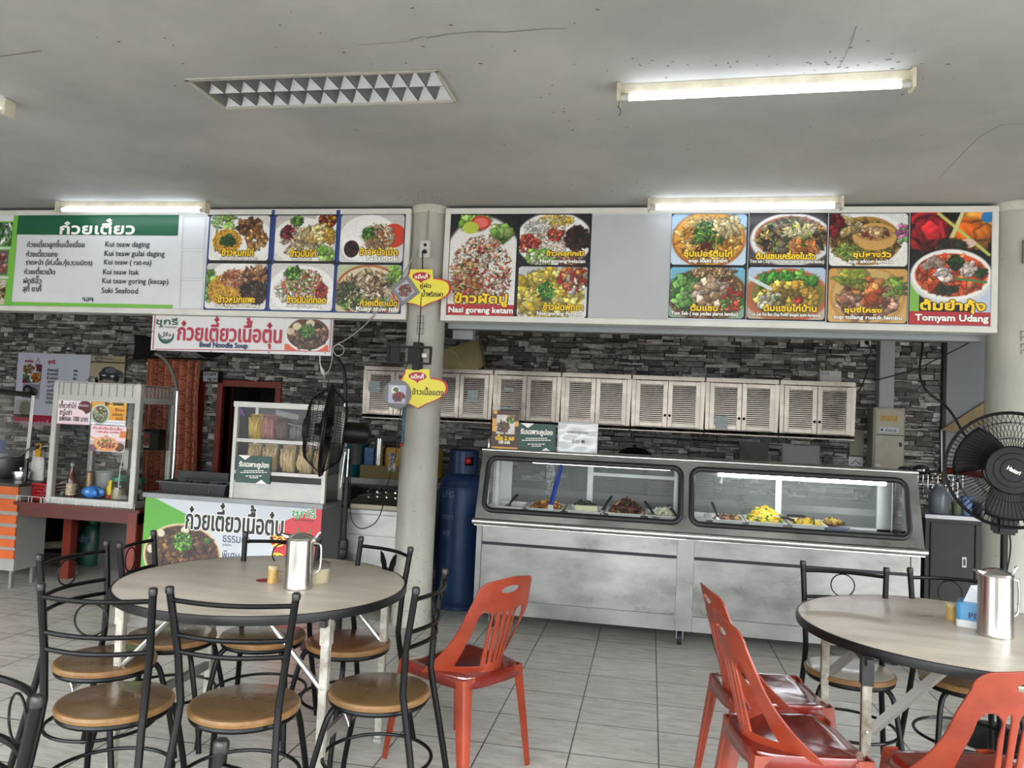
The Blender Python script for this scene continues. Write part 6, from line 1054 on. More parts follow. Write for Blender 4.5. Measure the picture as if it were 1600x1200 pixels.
o = box(-2.44, -1.78, 6.10, 6.22, QZ, QZ+.12).build('black_trough', mat('black_frame'), bev=.004); tag(o, 'long black trough behind the griddle lid', 'trough')
o = box(-2.455, -2.32, 5.70, 5.95, QZ, QZ+.15).build('black_box', mat('black_frame'), bev=.004); tag(o, 'black box on the cooking counter beside the fan pole', 'box')
# things on the far worktop seen past the fan
t = thing('teal_bucket', 'teal plastic tub with white labels on the worktop behind the left fan', 'tub', (-3.12, 7.52, .861)); MB().lathe([(.15, 0), (.20, .36), (.21, .37), (.21, .40), (.19, .40)], (-3.08, 7.62, .861), 30).build('body', mat('teal_plastic', '1f6f7c', .4), t)
for z, h in ((1.19, .06), (1.10, .06)): MB().grid(lambda u, v: Vector((-3.08+.207*math.cos(-2.1+.75*u), 7.62+.207*math.sin(-2.1+.75*u), z-h/2+h*v*1.2)), 6, 1).build('label', mat('label_white'), t)
o = box(-2.66, -2.15, 7.5, 7.9, .861, 1.17).build('yellow_crate', mat('yellow_crate', 'c49a1c', .45, var=.12, scale=5), bev=.015); tag(o, 'yellow box on the worktop left of the column', 'box')
o = MB().tube([(-2.70, 7.45, .861), (-2.70, 7.45, 1.26)], .04, 14).build('foil_roll', M_st2); tag(o, 'upright silver foil roll beside the yellow box', 'foil roll')
o = box(-2.86, -2.76, 7.46, 7.56, .861, 1.16).build('blue_carton', mat('blue_carton', '2a6aa8', .4, var=.5, scale=18), bev=.004); tag(o, 'blue and white carton between the teal tub and the foil roll', 'carton')
o = box(-2.86, -2.2, 7.36, 7.46, .861, .99).build('yellowish_tray', mat('straw_tray', '8a7a44', .5), bev=.004); tag(o, 'straw coloured low tray in front of the yellow box', 'tray')
o = box(-3.45, -3.3, 7.4, 7.8, 0, 1.1).build('grey_machine', mat('grey_machine', '56585a', .5), bev=.01); tag(o, 'grey upright machine at the left end of the far worktop', 'machine')
cable('thin black cord hanging in a loop in front of the cooking counter', [at(649, 540, Y=5.28), at(633, 580, Y=5.27), at(626, 640, Y=5.27), at(620, 700, Y=5.28), at(612, 735, Y=5.32), at(606, 755, Y=5.36), at(600, 785, Y=5.44), at(588, 815, Y=5.50), at(566, 826, Y=5.53), at(551, 815, Y=5.53), at(547, 790, Y=5.55), at(547, 765, Y=5.60), at(548, 745, Y=5.64)], .004)
o = MB().grid(lambda u, v: at(613, 722, Y=5.32)+Vector(((u-.5)*.05*(1+.3*math.sin(9*v)), .02*math.sin(6*u), (v-.5)*.13)), 8, 8).build('patterned_cloth', mat('patterned_cloth', '26242a', .8, var=.95, scale=60, col2='a8a4a0'), solid=.01, ang=180); tag(o, 'small black and white patterned cloth tied on the hanging cord', 'cloth')
t = thing('blue_pen_strip', 'narrow blue printed strip with a red tip hanging on the left column', 'strip', at(631, 690, Y=5.34)); MB().tube([at(632, 638, Y=5.335), at(628, 692, Y=5.335)], .011, 6).build('strip', mat('teal_strip', '1f6a8c', .4, var=.6, scale=40, col2='0c2c40'), t); MB().ball(at(627, 695, Y=5.335), .014).build('red_tip', mat('red_plastic'), t)
# ---- outlet, bracket and promo signs on the left column
t = thing('power_outlet', 'cream power outlet with a black plug high on the left column', 'outlet', (-1.652, 5.29, 2.65)); box(-1.692, -1.612, 5.28, 5.325, 2.65, 2.775).build('box', mat('cream_plastic'), t, bev=.005)
MB().ball((-1.648, 5.272, 2.69), .016, .02, .016, 10).build('plug', mat('black_wire'), t); MB().lathe([(.012, 0), (.012, .003), (0, .004)], (-1.65, 5.279, 2.74), 12, Matrix.Rotation(PI/2, 3, 'X')).build('socket_hole', mat('dark_metal'), t); MB().tube([(-1.65, 5.305, 2.775), (-1.648, 5.307, 3.0)], .006, 6).build('conduit', mat('grey_cable'), t)
cable('black cord running straight down the left column from the outlet', [at(660, 392, Y=5.27), at(660, 430, Y=5.268), at(658, 470, Y=5.26), at(656, 510, Y=5.26), at(654, 538, Y=5.25)], .0045)
mb = MB()
for q in ((651, 493, 662, 494.2), (651, 521, 662, 522.2), (652, 493, 653, 522), (660.5, 493, 661.5, 522), (650, 504, 663, 505), (650, 513, 663, 514)): Sign(5.303).rect(mb, *q)
o = flat('wall_stencil', mb, mat('grey_print'), None); o.parent = colL; o.location = o.location-colL.location
t = thing('screen_bracket', 'black metal screen bracket strapped to the left column', 'bracket', (-1.68, 5.24, 1.83)); M_bk = mat('black_bracket', '1a1a1b', .45, .5); a, b = at(609, 556, Y=5.24), at(675, 556, Y=5.24)
zc_ = 1.935
box(-1.688, -1.632, 5.235, 5.315, 1.83, 2.03).build('strap', M_bk, t, bev=.003); box(-1.87, -1.545, 5.215, 5.235, zc_+.05, zc_+.065).box(-1.87, -1.545, 5.215, 5.235, zc_-.065, zc_-.05).box(-1.87, -1.855, 5.215, 5.235, zc_-.05, zc_+.05).box(-1.56, -1.545, 5.215, 5.235, zc_-.05, zc_+.05).build('rail_frame', M_bk, t, bev=.002)
[box(a_, b_, 5.222, 5.232, zc_-.05, zc_+.05).build('cross_plate', M_bk, t) for a_, b_ in ((-1.85, -1.78), (-1.72, -1.63))]; MB().tube([(-1.61, 5.225, zc_), (-1.575, 5.225, zc_)], .018, 10).build('slot_plate', M_alu, t)
def promo(name, label, Y, tabx0, tabx1, taby, rx, ry_, tipx, tipy, lx, ly, words, food, circle, fx_, fy_, fr, sd):
    S9 = Sign(Y); t_ = thing(name, label, 'sign', (S9.p(tipx, tipy)[0], Y, S9.p(tipx, tipy)[1]), 0, 'yellow promotion signs on the left column')
    # outline: tab, shoulders, rounded flanks, ogee to the bottom tip
    cxm = (tabx0+tabx1)/2; shy = taby+19
    def bez(a, b, c, d, n=8): return [tuple((1-u)**3*np.array(a)+3*(1-u)**2*u*np.array(b)+3*(1-u)*u*u*np.array(c)+u**3*np.array(d)) for u in np.arange(n)/n]
    P = [(tabx0, taby), (tabx1, taby), (tabx1, shy-6)]+bez((tabx1, shy-6), (rx-8, shy-4), (rx+1, ry_-14), (rx, ry_))+bez((rx, ry_), (rx-3, ry_+18), (tipx+16, tipy-12), (tipx, tipy))+bez((tipx, tipy), (tipx-16, tipy-12), (lx+3, ly+16), (lx, ly))+bez((lx, ly), (lx-1, ly-14), (tabx0-22, shy-2), (tabx0, shy-6))
    def poly(Pp, y0, y1, m, nm, par):
        q = [S9.p(*p) for p in Pp]; mb = MB(); mb.prism(q, y0, y1, 'y'); return mb.build(nm, m, par, smooth=False)
    c0 = np.array([cxm, (shy+tipy)/2]); inner = [tuple(np.array(p)*.0+c0+(np.array(p)-c0)*np.array([.93, .93])) for p in P]
    poly(P, Y, Y+.006, mat('promo_red', 'c42a30', .4), 'red_board', t_); yl = poly(inner, Y-.002, Y, mat('promo_yellow', 'efe04a', .4), 'yellow_face', t_)
    tab = [(tabx0, taby), (tabx1, taby), (tabx1+1, shy-2), (tabx0-1, shy-2)]; poly(tab, Y-.0024, Y-.0002, mat('promo_yellow'), 'tab_face', t_)
    mb = MB(); x, z = S9.p(cxm, taby+11); k = S9.sc(cxm, taby); mb.add([(x+14*k*math.cos(a), Y-.003, z+6.5*k*math.sin(a)) for a in np.arange(24)*2*PI/24], [tuple(range(24))], 0)
    mb.add([(x-5*k, Y-.0029, z-5.5*k), (x+5*k, Y-.0029, z-5.5*k), (x, Y-.0029, z-10*k)], [(0, 1, 2)], 0)
    S9.text(mb, 'แม็กกี้', cxm, taby+10.5, 20, 7.5, .3, dy=.0036, m=1)
    for s_, px, py, w_, h_ in words: S9.text(mb, s_, px, py, w_, h_, .25, dy=.0032, m=2)
    flat('lettering', mb, [M_redp, M_wt, M_blk], yl)
    k = S9.sc(fx_, fy_); X, Z = S9.p(fx_, fy_); img_ = picture(1, 1, food, sd, 70)
    if circle:
        MB().prism([(X+fr*k*math.cos(q_), Z+fr*k*math.sin(q_)) for q_ in np.arange(40)*2*PI/40], Y-.008, Y-.004, 'y').build('plate_disc', mat('pale_lilac', 'cfd1e2', .4), t_, smooth=False)
        hang_picture('dish_picture', X-fr*k*.62, X+fr*k*.62, Z-fr*k*.62, Z+fr*k*.62, Y-.0088, img_, t_)
    else:
        M_ = Matrix.Translation((X, Y-.006, Z)) @ Matrix.Rotation(math.radians(-38), 4, 'Y')
        MB().box(-fr*k, fr*k, -.001, .002, -fr*k, fr*k, M=M_).build('diamond_card', mat('pale_lilac'), t_, smooth=False)
        hang_picture('dish_picture', -fr*k*.66, fr*k*.66, -fr*k*.66, fr*k*.66, -.0016, img_, t_, M=Matrix.Translation(-Vector(t_.location)*0) @ M_)
    return t_
promo('promotion_sign', 'upper yellow sign with a diamond dish card on the left column', 5.26, 641, 676, 421, 705, 452, 659, 481, 613, 462, [('คู่ผัด', 665, 447, 17, 9), ('น้ำพริกเผา', 676, 458, 32, 11)], [('bg', 'b4b6c4'), ('ch', .5, .5, .46, .42, 120, ['9a2c24', 'b84030', '6a2018', 'd87058', '4a6a2c', '8a8078'], .07, 2)], False, 633, 454, 17, 101)
promo('promotion_sign', 'lower yellow sign with a round plate of red beef on the left column', 5.25, 634, 671, 577, 699.5, 608, 653, 639, 612, 612, [('ข้าวเนื้อแดง', 669, 611, 49, 12)], [('bg', 'b9bbd0'), ('ell', .4, .72, .24, .22, 'e8e6d8'), ('ch', .42, .74, .14, .12, 30, HERB+['384a24'], .05, 2), ('ch', .6, .38, .34, .24, 90, ['a03030', 'c04840', '7a2420', '8a4a3c', 'd88070'], .07, 2.2), ('ch', .5, .26, .2, .14, 26, ['6a4a48', '8a6a60'], .07, 1.5)], True, 621, 616, 22, 102)
# ================================================================= TABLES
def lam_mat():
    return mat('table_laminate', 'd0c5b7', .34, var=.16, scale=5, stretch=(.6, 2.2, 1), rvar=.08, col2='b5aa9c', spec=.6)
M_leg = mat('leg_paint', 'bdbab0', .4, .35, var=.25, scale=16, col2='8c867a'); M_brace = mat('brace_metal', 'a9a8a4', .35, .8, var=.1)
def folding_table(label, cx, cy, r, xs, ys, leg_m, br=(.011, 8)):
    t = thing('round_table', label, 'table', (cx, cy, 0)); n = 72
    MB().lathe([(0, .722), (r-.006, .722), (r-.004, .748), (r-.012, .75), (0, .75)], (cx, cy, 0), n).build('tabletop', lam_mat(), t, ang=25)
    MB().lathe([(r-.006, .715), (r+.003, .717), (r+.005, .735), (r+.001, .749), (r-.006, .7505)], (cx, cy, 0), n, ring=True).build('edge_band', mat('black_rubber_edge', '0c0c0e', .4, spec=.35), t)
    for ix, x in enumerate(xs):
        s = -1 if ix else 1   # brace leans to the middle
        for y in ys:
            lg = box(x-.016, x+.016, y-.016, y+.016, .0, .70).build('leg', leg_m, t, bev=.003)
            MB().box(x-.02, x+.02, y-.02, y+.02, .62, .722).build('leg_bracket', mat('black_frame') if xs[0] > 0 else leg_m, lg, bev=.002)
            MB().box(x-.018, x+.018, y-.018, y+.018, 0, .02).build('foot_cap', mat('grey_cap'), lg, bev=.002)
            MB().tube([(x+s*.018, y, .46), (x+s*.27, y, .715)], *br).build('brace', M_brace, t)
            MB().ball((x, y-.0165, .46), .006, n=8).build('rivet', M_brace, lg)
        box(x-.008, x+.008, ys[0], ys[1], .245, .285).build('crossbar', M_brace, t); box(x-.012, x+.012, ys[0]-.05, ys[1]+.05, .695, .721).build('hinge_bar', mat('black_frame'), t)
    box(xs[0], xs[1], cy-.012, cy+.012, .70, .721).build('centre_bar', mat('black_frame'), t); return t
tl = folding_table('round grey folding table at the left with black edge and white legs', -1.635, 3.165, .61, (-2.05, -1.18), (2.79, 3.45), M_leg)
tr_ = folding_table('round grey folding table cut by the right edge with steel legs', 1.235, 3.395, .60, (.79, 1.66), (2.97, 3.62), mat('leg_steel', 'a8a59c', .35, .8, var=.3, scale=14, col2='6a6050'), (.02, 4))
# ================================================================= BLACK TUBE CHAIRS
M_bt = mat('black_tube', '060607', .38, spec=.22); M_seat = mat('seat_wood', '624a2c', .3, var=.16, scale=4, stretch=(1, 3, 1), coat=.35, rvar=.08, col2='523c24'); M_rim = mat('seat_rim', '7a5a36', .4, var=.3, scale=18)
M_seatp = mat('seat_cream', 'a8a493', .3, var=.08, scale=5, coat=.3)
def tube_chair(label, style='ring', seat=None, wide=0.):
    t = thing('dining_chair', label, 'chair', group='black tube chairs'); h = .45; R = .192
    MB().lathe([(0, h-.008), (R-.008, h-.008), (R-.004, h-.002), (R-.008, h+.004), (R-.014, h+.006), (0, h+.006)], (0, 0, 0), 48).build('seat', seat or M_seat, t, local=True)
    MB().lathe([(R-.012, h-.02), (R-.001, h-.018), (R+.002, h-.006), (R-.003, h+.003), (R-.009, h+.0045)], (0, 0, 0), 48, ring=True).build('seat_rim', M_rim, t, local=True)
    MB().tube([(.178*math.cos(a), .178*math.sin(a), h-.03) for a in np.arange(36)*2*PI/36], .011, 8, closed=True).build('seat_hoop', M_bt, t, local=True)
    def post(s, z):   # centre line of a back post at height z
        ks = [(0, .205, -.245), (.30, .178, -.19), (.42, .17, -.165), (.50, .168, -.15), (.66, .176+wide*.3, -.155), (.885, .186+wide, -.185)]
        for (a, xa, ya), (b, xb, yb) in zip(ks[:-1], ks[1:]):
            if z <= b: u = (z-a)/(b-a); return Vector((s*(xa+(xb-xa)*u), ya+(yb-ya)*u, z))
    for s in (-1, 1):
        pts = [post(s, z) for z in (0, .15, .30, .38, .42, .46, .50, .58, .66, .78, .885)]
        lg = MB().tube(pts, .0128, 12).build('back_post', M_bt, t, local=True); MB().lathe([(.0142, .868), (.0145, .872), (.0145, .886), (.011, .891), (0, .892)], (post(s, .88).x, post(s, .88).y, 0), 20).build('post_cap', mat('black_knob'), lg, local=True)
        f = smooth_path([(s*.115, .115, h-.03), (s*.15, .14, h-.07), (s*.17, .17, .25), (s*.185, .20, .10), (s*.192, .212, 0)], 4)
        MB().tube(f, .0115, 10).build('front_leg', M_bt, t, local=True)
    MB().tube([(.205*math.cos(a), -.005+.205*math.sin(a), .20) for a in np.arange(40)*2*PI/40], .007, 8, closed=True).build('foot_ring', M_bt, t, local=True)
    def rail(z, bow, r=.0085):
        a, b = post(-1, z), post(1, z); return MB().tube([a.lerp(b, u)+Vector((0, -bow*math.sin(PI*u), 0)) for u in np.arange(13)/12], r, 8)
    zs = (.845, .725, .668)
    for z in zs: rail(z, .045).build('back_rail', M_bt, t, local=True)
    ym = post(1, .75).y-.043
    if style == 'ring':
        MB().tube([(.053*math.cos(a), ym-.001*math.sin(a), .785+.053*math.sin(a)) for a in np.arange(30)*2*PI/30], .0032, 6, closed=True).build('back_ring', M_bt, t, local=True)
    if style == 'fly':
        W = [(0, .70), (.012, .72), (.03, .775), (.065, .82), (.095, .833), (.09, .80), (.086, .765), (.072, .745), (.06, .71), (.05, .68), (.03, .672), (.012, .69)]
        for s in (-1, 1):
            MB().prism([(s*a*.62, .835+(b-.833)*.72) for a, b in W], ym-.003, ym+.003, 'y').build('butterfly_wing', M_bt, t, local=True, smooth=False)
        MB().ball((0, ym, .745), .006, .006, .022, 8).tube(smooth_path([(0, ym, .735), (-.025, ym, .738), (-.04, ym, .725)], 4), .003, 5).tube(smooth_path([(0, ym, .735), (.025, ym, .738), (.04, ym, .725)], 4), .003, 5).build('butterfly_body', M_bt, t, local=True)
    return t
R_ = math.radians
ca = tube_chair('black ring-backed chair with wooden seat at the near left of the left table')
ca.location = (-1.825, 2.48, 0); ca.rotation_euler = (0, 0, R_(11))
dup(ca, (-2.16, 2.858, 0), R_(-91), 'black ring-backed chair facing right at the left table, clear film under its seat')
dup(ca, (-2.125, 3.248, 0), R_(-76), 'black ring-backed chair farther back at the left table near the red table leg')
dup(ca, (-1.745, 3.385, 0), R_(188), 'black ring-backed chair behind the left table in front of the noodle counter')
dup(ca, (-.985, 2.865, 0), R_(89), 'black tube chair facing left beside the red plastic chair at the left table')
dup(ca, (1.425, 3.79, 0), R_(180), 'black ring-backed chair behind the tissue box at the right table')
dup(ca, (-1.475, 1.35, 0), R_(150), 'black ring-backed chair cut by the lower left corner, only back post and ring showing')
cb = tube_chair('black chair without back ring, nearest to the camera at the left table', 'plain', wide=.03); cb.location = (-1.39, 2.59, 0); cb.rotation_euler = (0, 0, R_(9))
cc = tube_chair('black butterfly-backed chair behind the left table in front of the column', 'fly', mat('seat_red_wood', '6e4424', .3, var=.3, scale=4, coat=.35)); cc.location = (-1.335, 3.415, 0); cc.rotation_euler = (0, 0, R_(149))
cd = tube_chair('black ring-backed chair with a cream seat at the near side of the counter', 'ring', M_seatp); cd['label'] = 'black ring-backed chair with cream seat between the right table and the counter'; cd.location = (.925, 3.75, 0); cd.rotation_euler = (0, 0, R_(177))
dup(cb, (-.66, 1.06, 0), R_(150), 'black chair at the bottom edge of which only one post tip shows')
# torn plastic film under two seats
for lb_, px, py, Y, sd in (('torn clear film hanging under the seat of the left side chair', 120, 1058, 2.80, 1), ('torn clear film hanging under the seat of the chair beside the red chair', 548, 1110, 2.80, 2)):
    c = at(px, py, Y=Y); r_ = random.Random(sd)
    o = MB().grid(lambda u, v: c+Vector(((u-.5)*.13*(1-.5*(1-v)), .03*math.sin(8*u+5*v), .035-.075*(1-v)+.012*math.sin(9*u))), 12, 8).build('torn_film', glass_mat('film_clear', 'c8c8c6', 1.6, .2), ang=180); tag(o, lb_, 'plastic film')
# ================================================================= RED PLASTIC CHAIRS
M_red = mat('red_plastic_chair', '8e361f', .36, var=.16, scale=7, rvar=.08, col2='742817', coat=.15); M_reds = mat('red_seat_plastic', '781f16', .2, var=.25, scale=6, rvar=.08, col2='5a1610', coat=.5, bump=.15, bscale=9)
def plastic_chair(label):
    t = thing('plastic_chair', label, 'chair', group='red plastic chairs'); h = .435
    # seat: dished, with a rolled front edge and skirt
    def seat(u, v):
        a = 2*u-1; b = 2*v-1; wx = .215-.018*(1-v); k = (abs(a)**5+abs(b)**5)**.2; q = max(abs(a), abs(b), 1e-6); s_ = min(1, q/max(k, 1e-6))
        x, y = a*s_*wx, b*s_*.215; e = max(abs(a), abs(b)); z = h-.014*(1-a*a)*(1-.6*abs(b))-(.02*max(0, b-.7)/.3)
        return Vector((x, y, z-.045*max(0, (e-.93)/.07)))
    st = MB().grid(seat, 30, 30).build('seat', M_reds, t, local=True, ang=50, solid=.005)
    for k in range(5):   # drain slots of the seat
        MB().box(-.07, .07, -.10+.05*k-.004, -.10+.05*k+.004, h-.0125, h-.0115).build('seat_slot', mat('slot_dark_red', '5c1c16', .5), st, local=True)
    # backrest: outline with handle hole, arched side openings and slots between the slats
    out = [(-.215, -.02), (-.205, .12), (-.19, .27), (-.165, .36)]+arc(-.105, .365, .06, .055, 175, 95, 6)+[(-.05, .428), (0, .432), (.05, .428)]+arc(.105, .365, .06, .055, 85, 5, 6)+[(.165, .36), (.19, .27), (.205, .12), (.215, -.02)]
    out = [(x, y) for x, y in out]
    holes = [arc(0, .375, .058, .02, 0, 345, 16)]
    for s in (-1, 1):
        hh = [(s*.155, .02), (s*.152, .12), (s*.142, .22)]+[(s*(.105+.037*math.cos(R_(a))), .235+.05*math.sin(R_(a))) for a in (20, 45, 70, 95, 120, 145, 165)]+[(s*.072, .20), (s*.066, .12), (s*.064, .02)]
        holes.append(hh if s > 0 else hh[::-1])
    for k in (-1.5, -.5, .5, 1.5):
        x0, x1 = k*.027, k*.038; holes.append([(x0-.0075, .03), (x0+.0075, .03), (x1+.010, .26), (x1+.007, .28), (x1, .288), (x1-.007, .28), (x1-.010, .26)])
    bm = shape2d(out, holes, .008, .002, [(0, [i*.0215 for i in range(-9, 10)]), (1, [i*.03 for i in range(0, 15)])])
    for v in bm.verts:
        x, z, n = v.co.x, v.co.y, v.co.z; low = max(0, 1-z/.30)
        y = -.185-.10*(max(0, z)/.43)**1.1+n+(x/.215)**2*(.055+.13*low**2)
        v.co = (x, y, h+.004+z*.94)
    bmesh.ops.recalc_face_normals(bm, faces=bm.faces)
    me = bpy.data.meshes.new('backrest'); bm.to_mesh(me); bm.free(); me.materials.append(M_red); me.polygons.foreach_set('use_smooth', [True]*len(me.polygons)); me.set_sharp_from_angle(angle=R_(40))
    o = bpy.data.objects.new('backrest', me); C.objects.link(o); o.parent = t
    for sx in (-1, 1):
        for sy in (-1, 1):
            if sy > 0: top, bot = (sx*.185, .185), (sx*.222, .225)
            else: top, bot = (sx*.172, -.185), (sx*.195, -.235)
            mb = MB(); secs = []
            for zz, (cx, cy), w_ in ((h-.008, top, .058), (h-.06, (top[0]+(bot[0]-top[0])*.1, top[1]+(bot[1]-top[1])*.1), .052), (.2, (top[0]+(bot[0]-top[0])*.55, top[1]+(bot[1]-top[1])*.55), .044), (0, bot, .032)):
                th = .007; ox, oy = cx+sx*.014, cy+sy*.014   # outer corner, L section with rounded corner
                P = [(ox-sx*w_, oy), (ox-sx*.012, oy), (ox-sx*.003, oy-sy*.003), (ox, oy-sy*.012), (ox, oy-sy*w_), (ox-sx*th, oy-sy*w_), (ox-sx*th, oy-sy*.014), (ox-sx*.014, oy-sy*th), (ox-sx*w_, oy-sy*th)]
                secs.append([(p[0], p[1], zz) for p in P])
            n = 9; vs = [p for s_ in secs for p in s_]; fs = [(i*n+j, i*n+(j+1) % n, (i+1)*n+(j+1) % n, (i+1)*n+j) for i in range(3) for j in range(n)]+[tuple(range(n)), tuple(3*n+j for j in range(n-1, -1, -1))]
            mb.add(vs, fs).build('leg', M_red, t, local=True, ang=45)
    return t
ra = plastic_chair('red plastic chair facing the left table, seen from its back right side'); ra.location = (-.785, 3.375, 0); ra.rotation_euler = (0, 0, R_(58))
dup(ra, (.54, 2.935, 0), R_(-79), 'nearer of the two red plastic chairs facing right at the right table')
dup(ra, (.525, 3.425, 0), R_(-79), 'farther of the two red plastic chairs facing right at the right table')
dup(ra, (1.07, 2.78, 0), R_(13), 'red plastic chair in the lower right corner seen from behind')
# ================================================================= ON THE TABLES
def pitcher(label, x, y, r, h, rz):
    t = thing('steel_pitcher', label, 'pitcher', (x, y, .7505), rz, 'steel water pitchers'); L = dict(local=True)
    MB().lathe([(r*1.0, 0), (r*1.02, .004), (r*1.02, .012), (r, .02), (r*.97, h*.55), (r*.95, h*.97), (r*.96, h)], n=40).build('body', mat('pitcher_steel', 'c8c6c2', .2, 1., var=.12, scale=9, stretch=(1, 1, .15), rvar=.07), t, **L)
    MB().lathe([(r*.97, h), (r*1.0, h+.004), (r*.96, h+.010), (r*.6, h+.022), (r*.2, h+.029), (0, h+.03)], n=40).build('lid', M_st2, t, **L)
    MB().prism([(-r*.75, h-.002), (-r*1.3, h+.016), (-r*1.32, h+.022), (-r*.7, h+.014)], -.016, .016).build('spout', M_st2, t, local=True)
    hd = smooth_path([(r*.94, 0, h*.93), (r*1.25, 0, h*.93), (r*1.5, 0, h*.86), (r*1.52, 0, h*.5), (r*1.4, 0, h*.36), (r*.97, 0, h*.30)], 5)
    MB().tube(hd, .0042, 8).build('handle', M_st2, t, **L)
    MB().tube(smooth_path([(r*.9, 0, h+.006), (r*1.12, 0, h+.012), (r*1.3, 0, h+.03)], 4), .005, 8).ball((r*1.34, 0, h+.033), .008).tube([(r*1.0, -.014, h), (r*1.0, .014, h)], .006, 8).build('thumb_lever', M_st2, t, **L)
    return t
pitcher('steel lidded water pitcher on the left table', -1.447, 3.085, .060, .205, R_(8)); pitcher('steel lidded water pitcher on the right table beside the tissue box', 1.352, 3.335, .0635, .232, R_(14))
def toothpicks(label, x, y):
    t = thing('toothpick_holder', label, 'toothpick holder', (x, y, .7505), 0, 'toothpick holders'); r = .022
    MB().lathe([(r*1.05, 0), (r*1.1, .008), (r*.96, .036), (r*1.04, .05), (r*1.04, .066), (r*.9, .07), (0, .071)], n=22).build('clear_case', mat('clear_amber', 'd0b06a', .15, coat=.5, var=.5, scale=60, stretch=(6, 6, .4), col2='9a7438'), t, local=True)
    MB().lathe([(r*1.06, .058), (r*1.08, .068), (r*.9, .073), (0, .074)], n=22).build('lid', mat('cream_lid', 'b8a888', .35), t, local=True)
toothpicks('amber toothpick holder on the left table', -1.593, 3.145); toothpicks('amber toothpick holder beside the blue tissue box on the right table', 1.275, 3.555)
t = thing('round_tub', 'cream round tub with a dark lid behind the left pitcher', 'tub', (-1.432, 3.225, .7505)); MB().lathe([(.055, 0), (.058, .004), (.06, .062), (.06, .066), (0, .066)], n=30).build('tub_wall', mat('cream_tub', 'b9ae8e', .45, var=.05), t, local=True); MB().lathe([(.0615, .064), (.0615, .074), (.05, .082), (0, .083)], n=30).build('lid', mat('brown_grey_lid', '6a625a', .35), t, local=True)
MB().prism([(.02, .078), (.055, .072), (.065, .084), (.03, .096)], -.02, .02).build('lid_tab', mat('brown_grey_lid'), t, local=True)
o = MB().lathe([(.032, 0), (.034, .001), (.03, .0016), (0, .0018)], (-1.645, 3.165, .7506), 26).build('red_sticker', mat('red_sticker', '8a1e22', .5)); tag(o, 'flat red round sticker beside the toothpick holder on the left table', 'sticker')
t = thing('tissue_box', 'blue and white tissue box on the right table', 'tissue box', (1.322, 3.475, .7505), R_(-22)); bx = (-.055, .13, -.055, .055)
def rbox(x0, x1, y0, y1, z0, z1, r): return MB().prism(rrect(x0, x1, y0, y1, r), z0, z1, 'z')
rbox(*bx, 0, .028, .018).build('white_base', mat('white_plastic', 'd4d8d8', .3), t, local=True, bev=.002); rbox(bx[0]+.001, bx[1]-.001, bx[2]+.001, bx[3]-.001, .028, .098, .018).build('blue_cover', mat('tissue_blue', '2f7fb4', .25, var=.25, scale=9, col2='4c98c8', coat=.4), t, local=True, bev=.003)
MB().add([(-.03, -.02, .098), (.06, -.01, .098), (.075, .005, .15), (.02, .012, .165), (-.005, .0, .163), (.0, .02, .098), (.06, .02, .098)], [(0, 1, 4), (1, 2, 3), (1, 3, 4), (0, 4, 5), (5, 4, 3), (5, 3, 6), (6, 3, 2), (1, 6, 2)]).build('tissue', mat('tissue_paper', 'd8dde0', .8), t, local=True, smooth=False)
mb = MB(); put_text(mb, 'Plus', .02, .05, .06, .022, -.0556, .0006); q = flat('lettering', mb, mat('navy_print'), t, local=True)
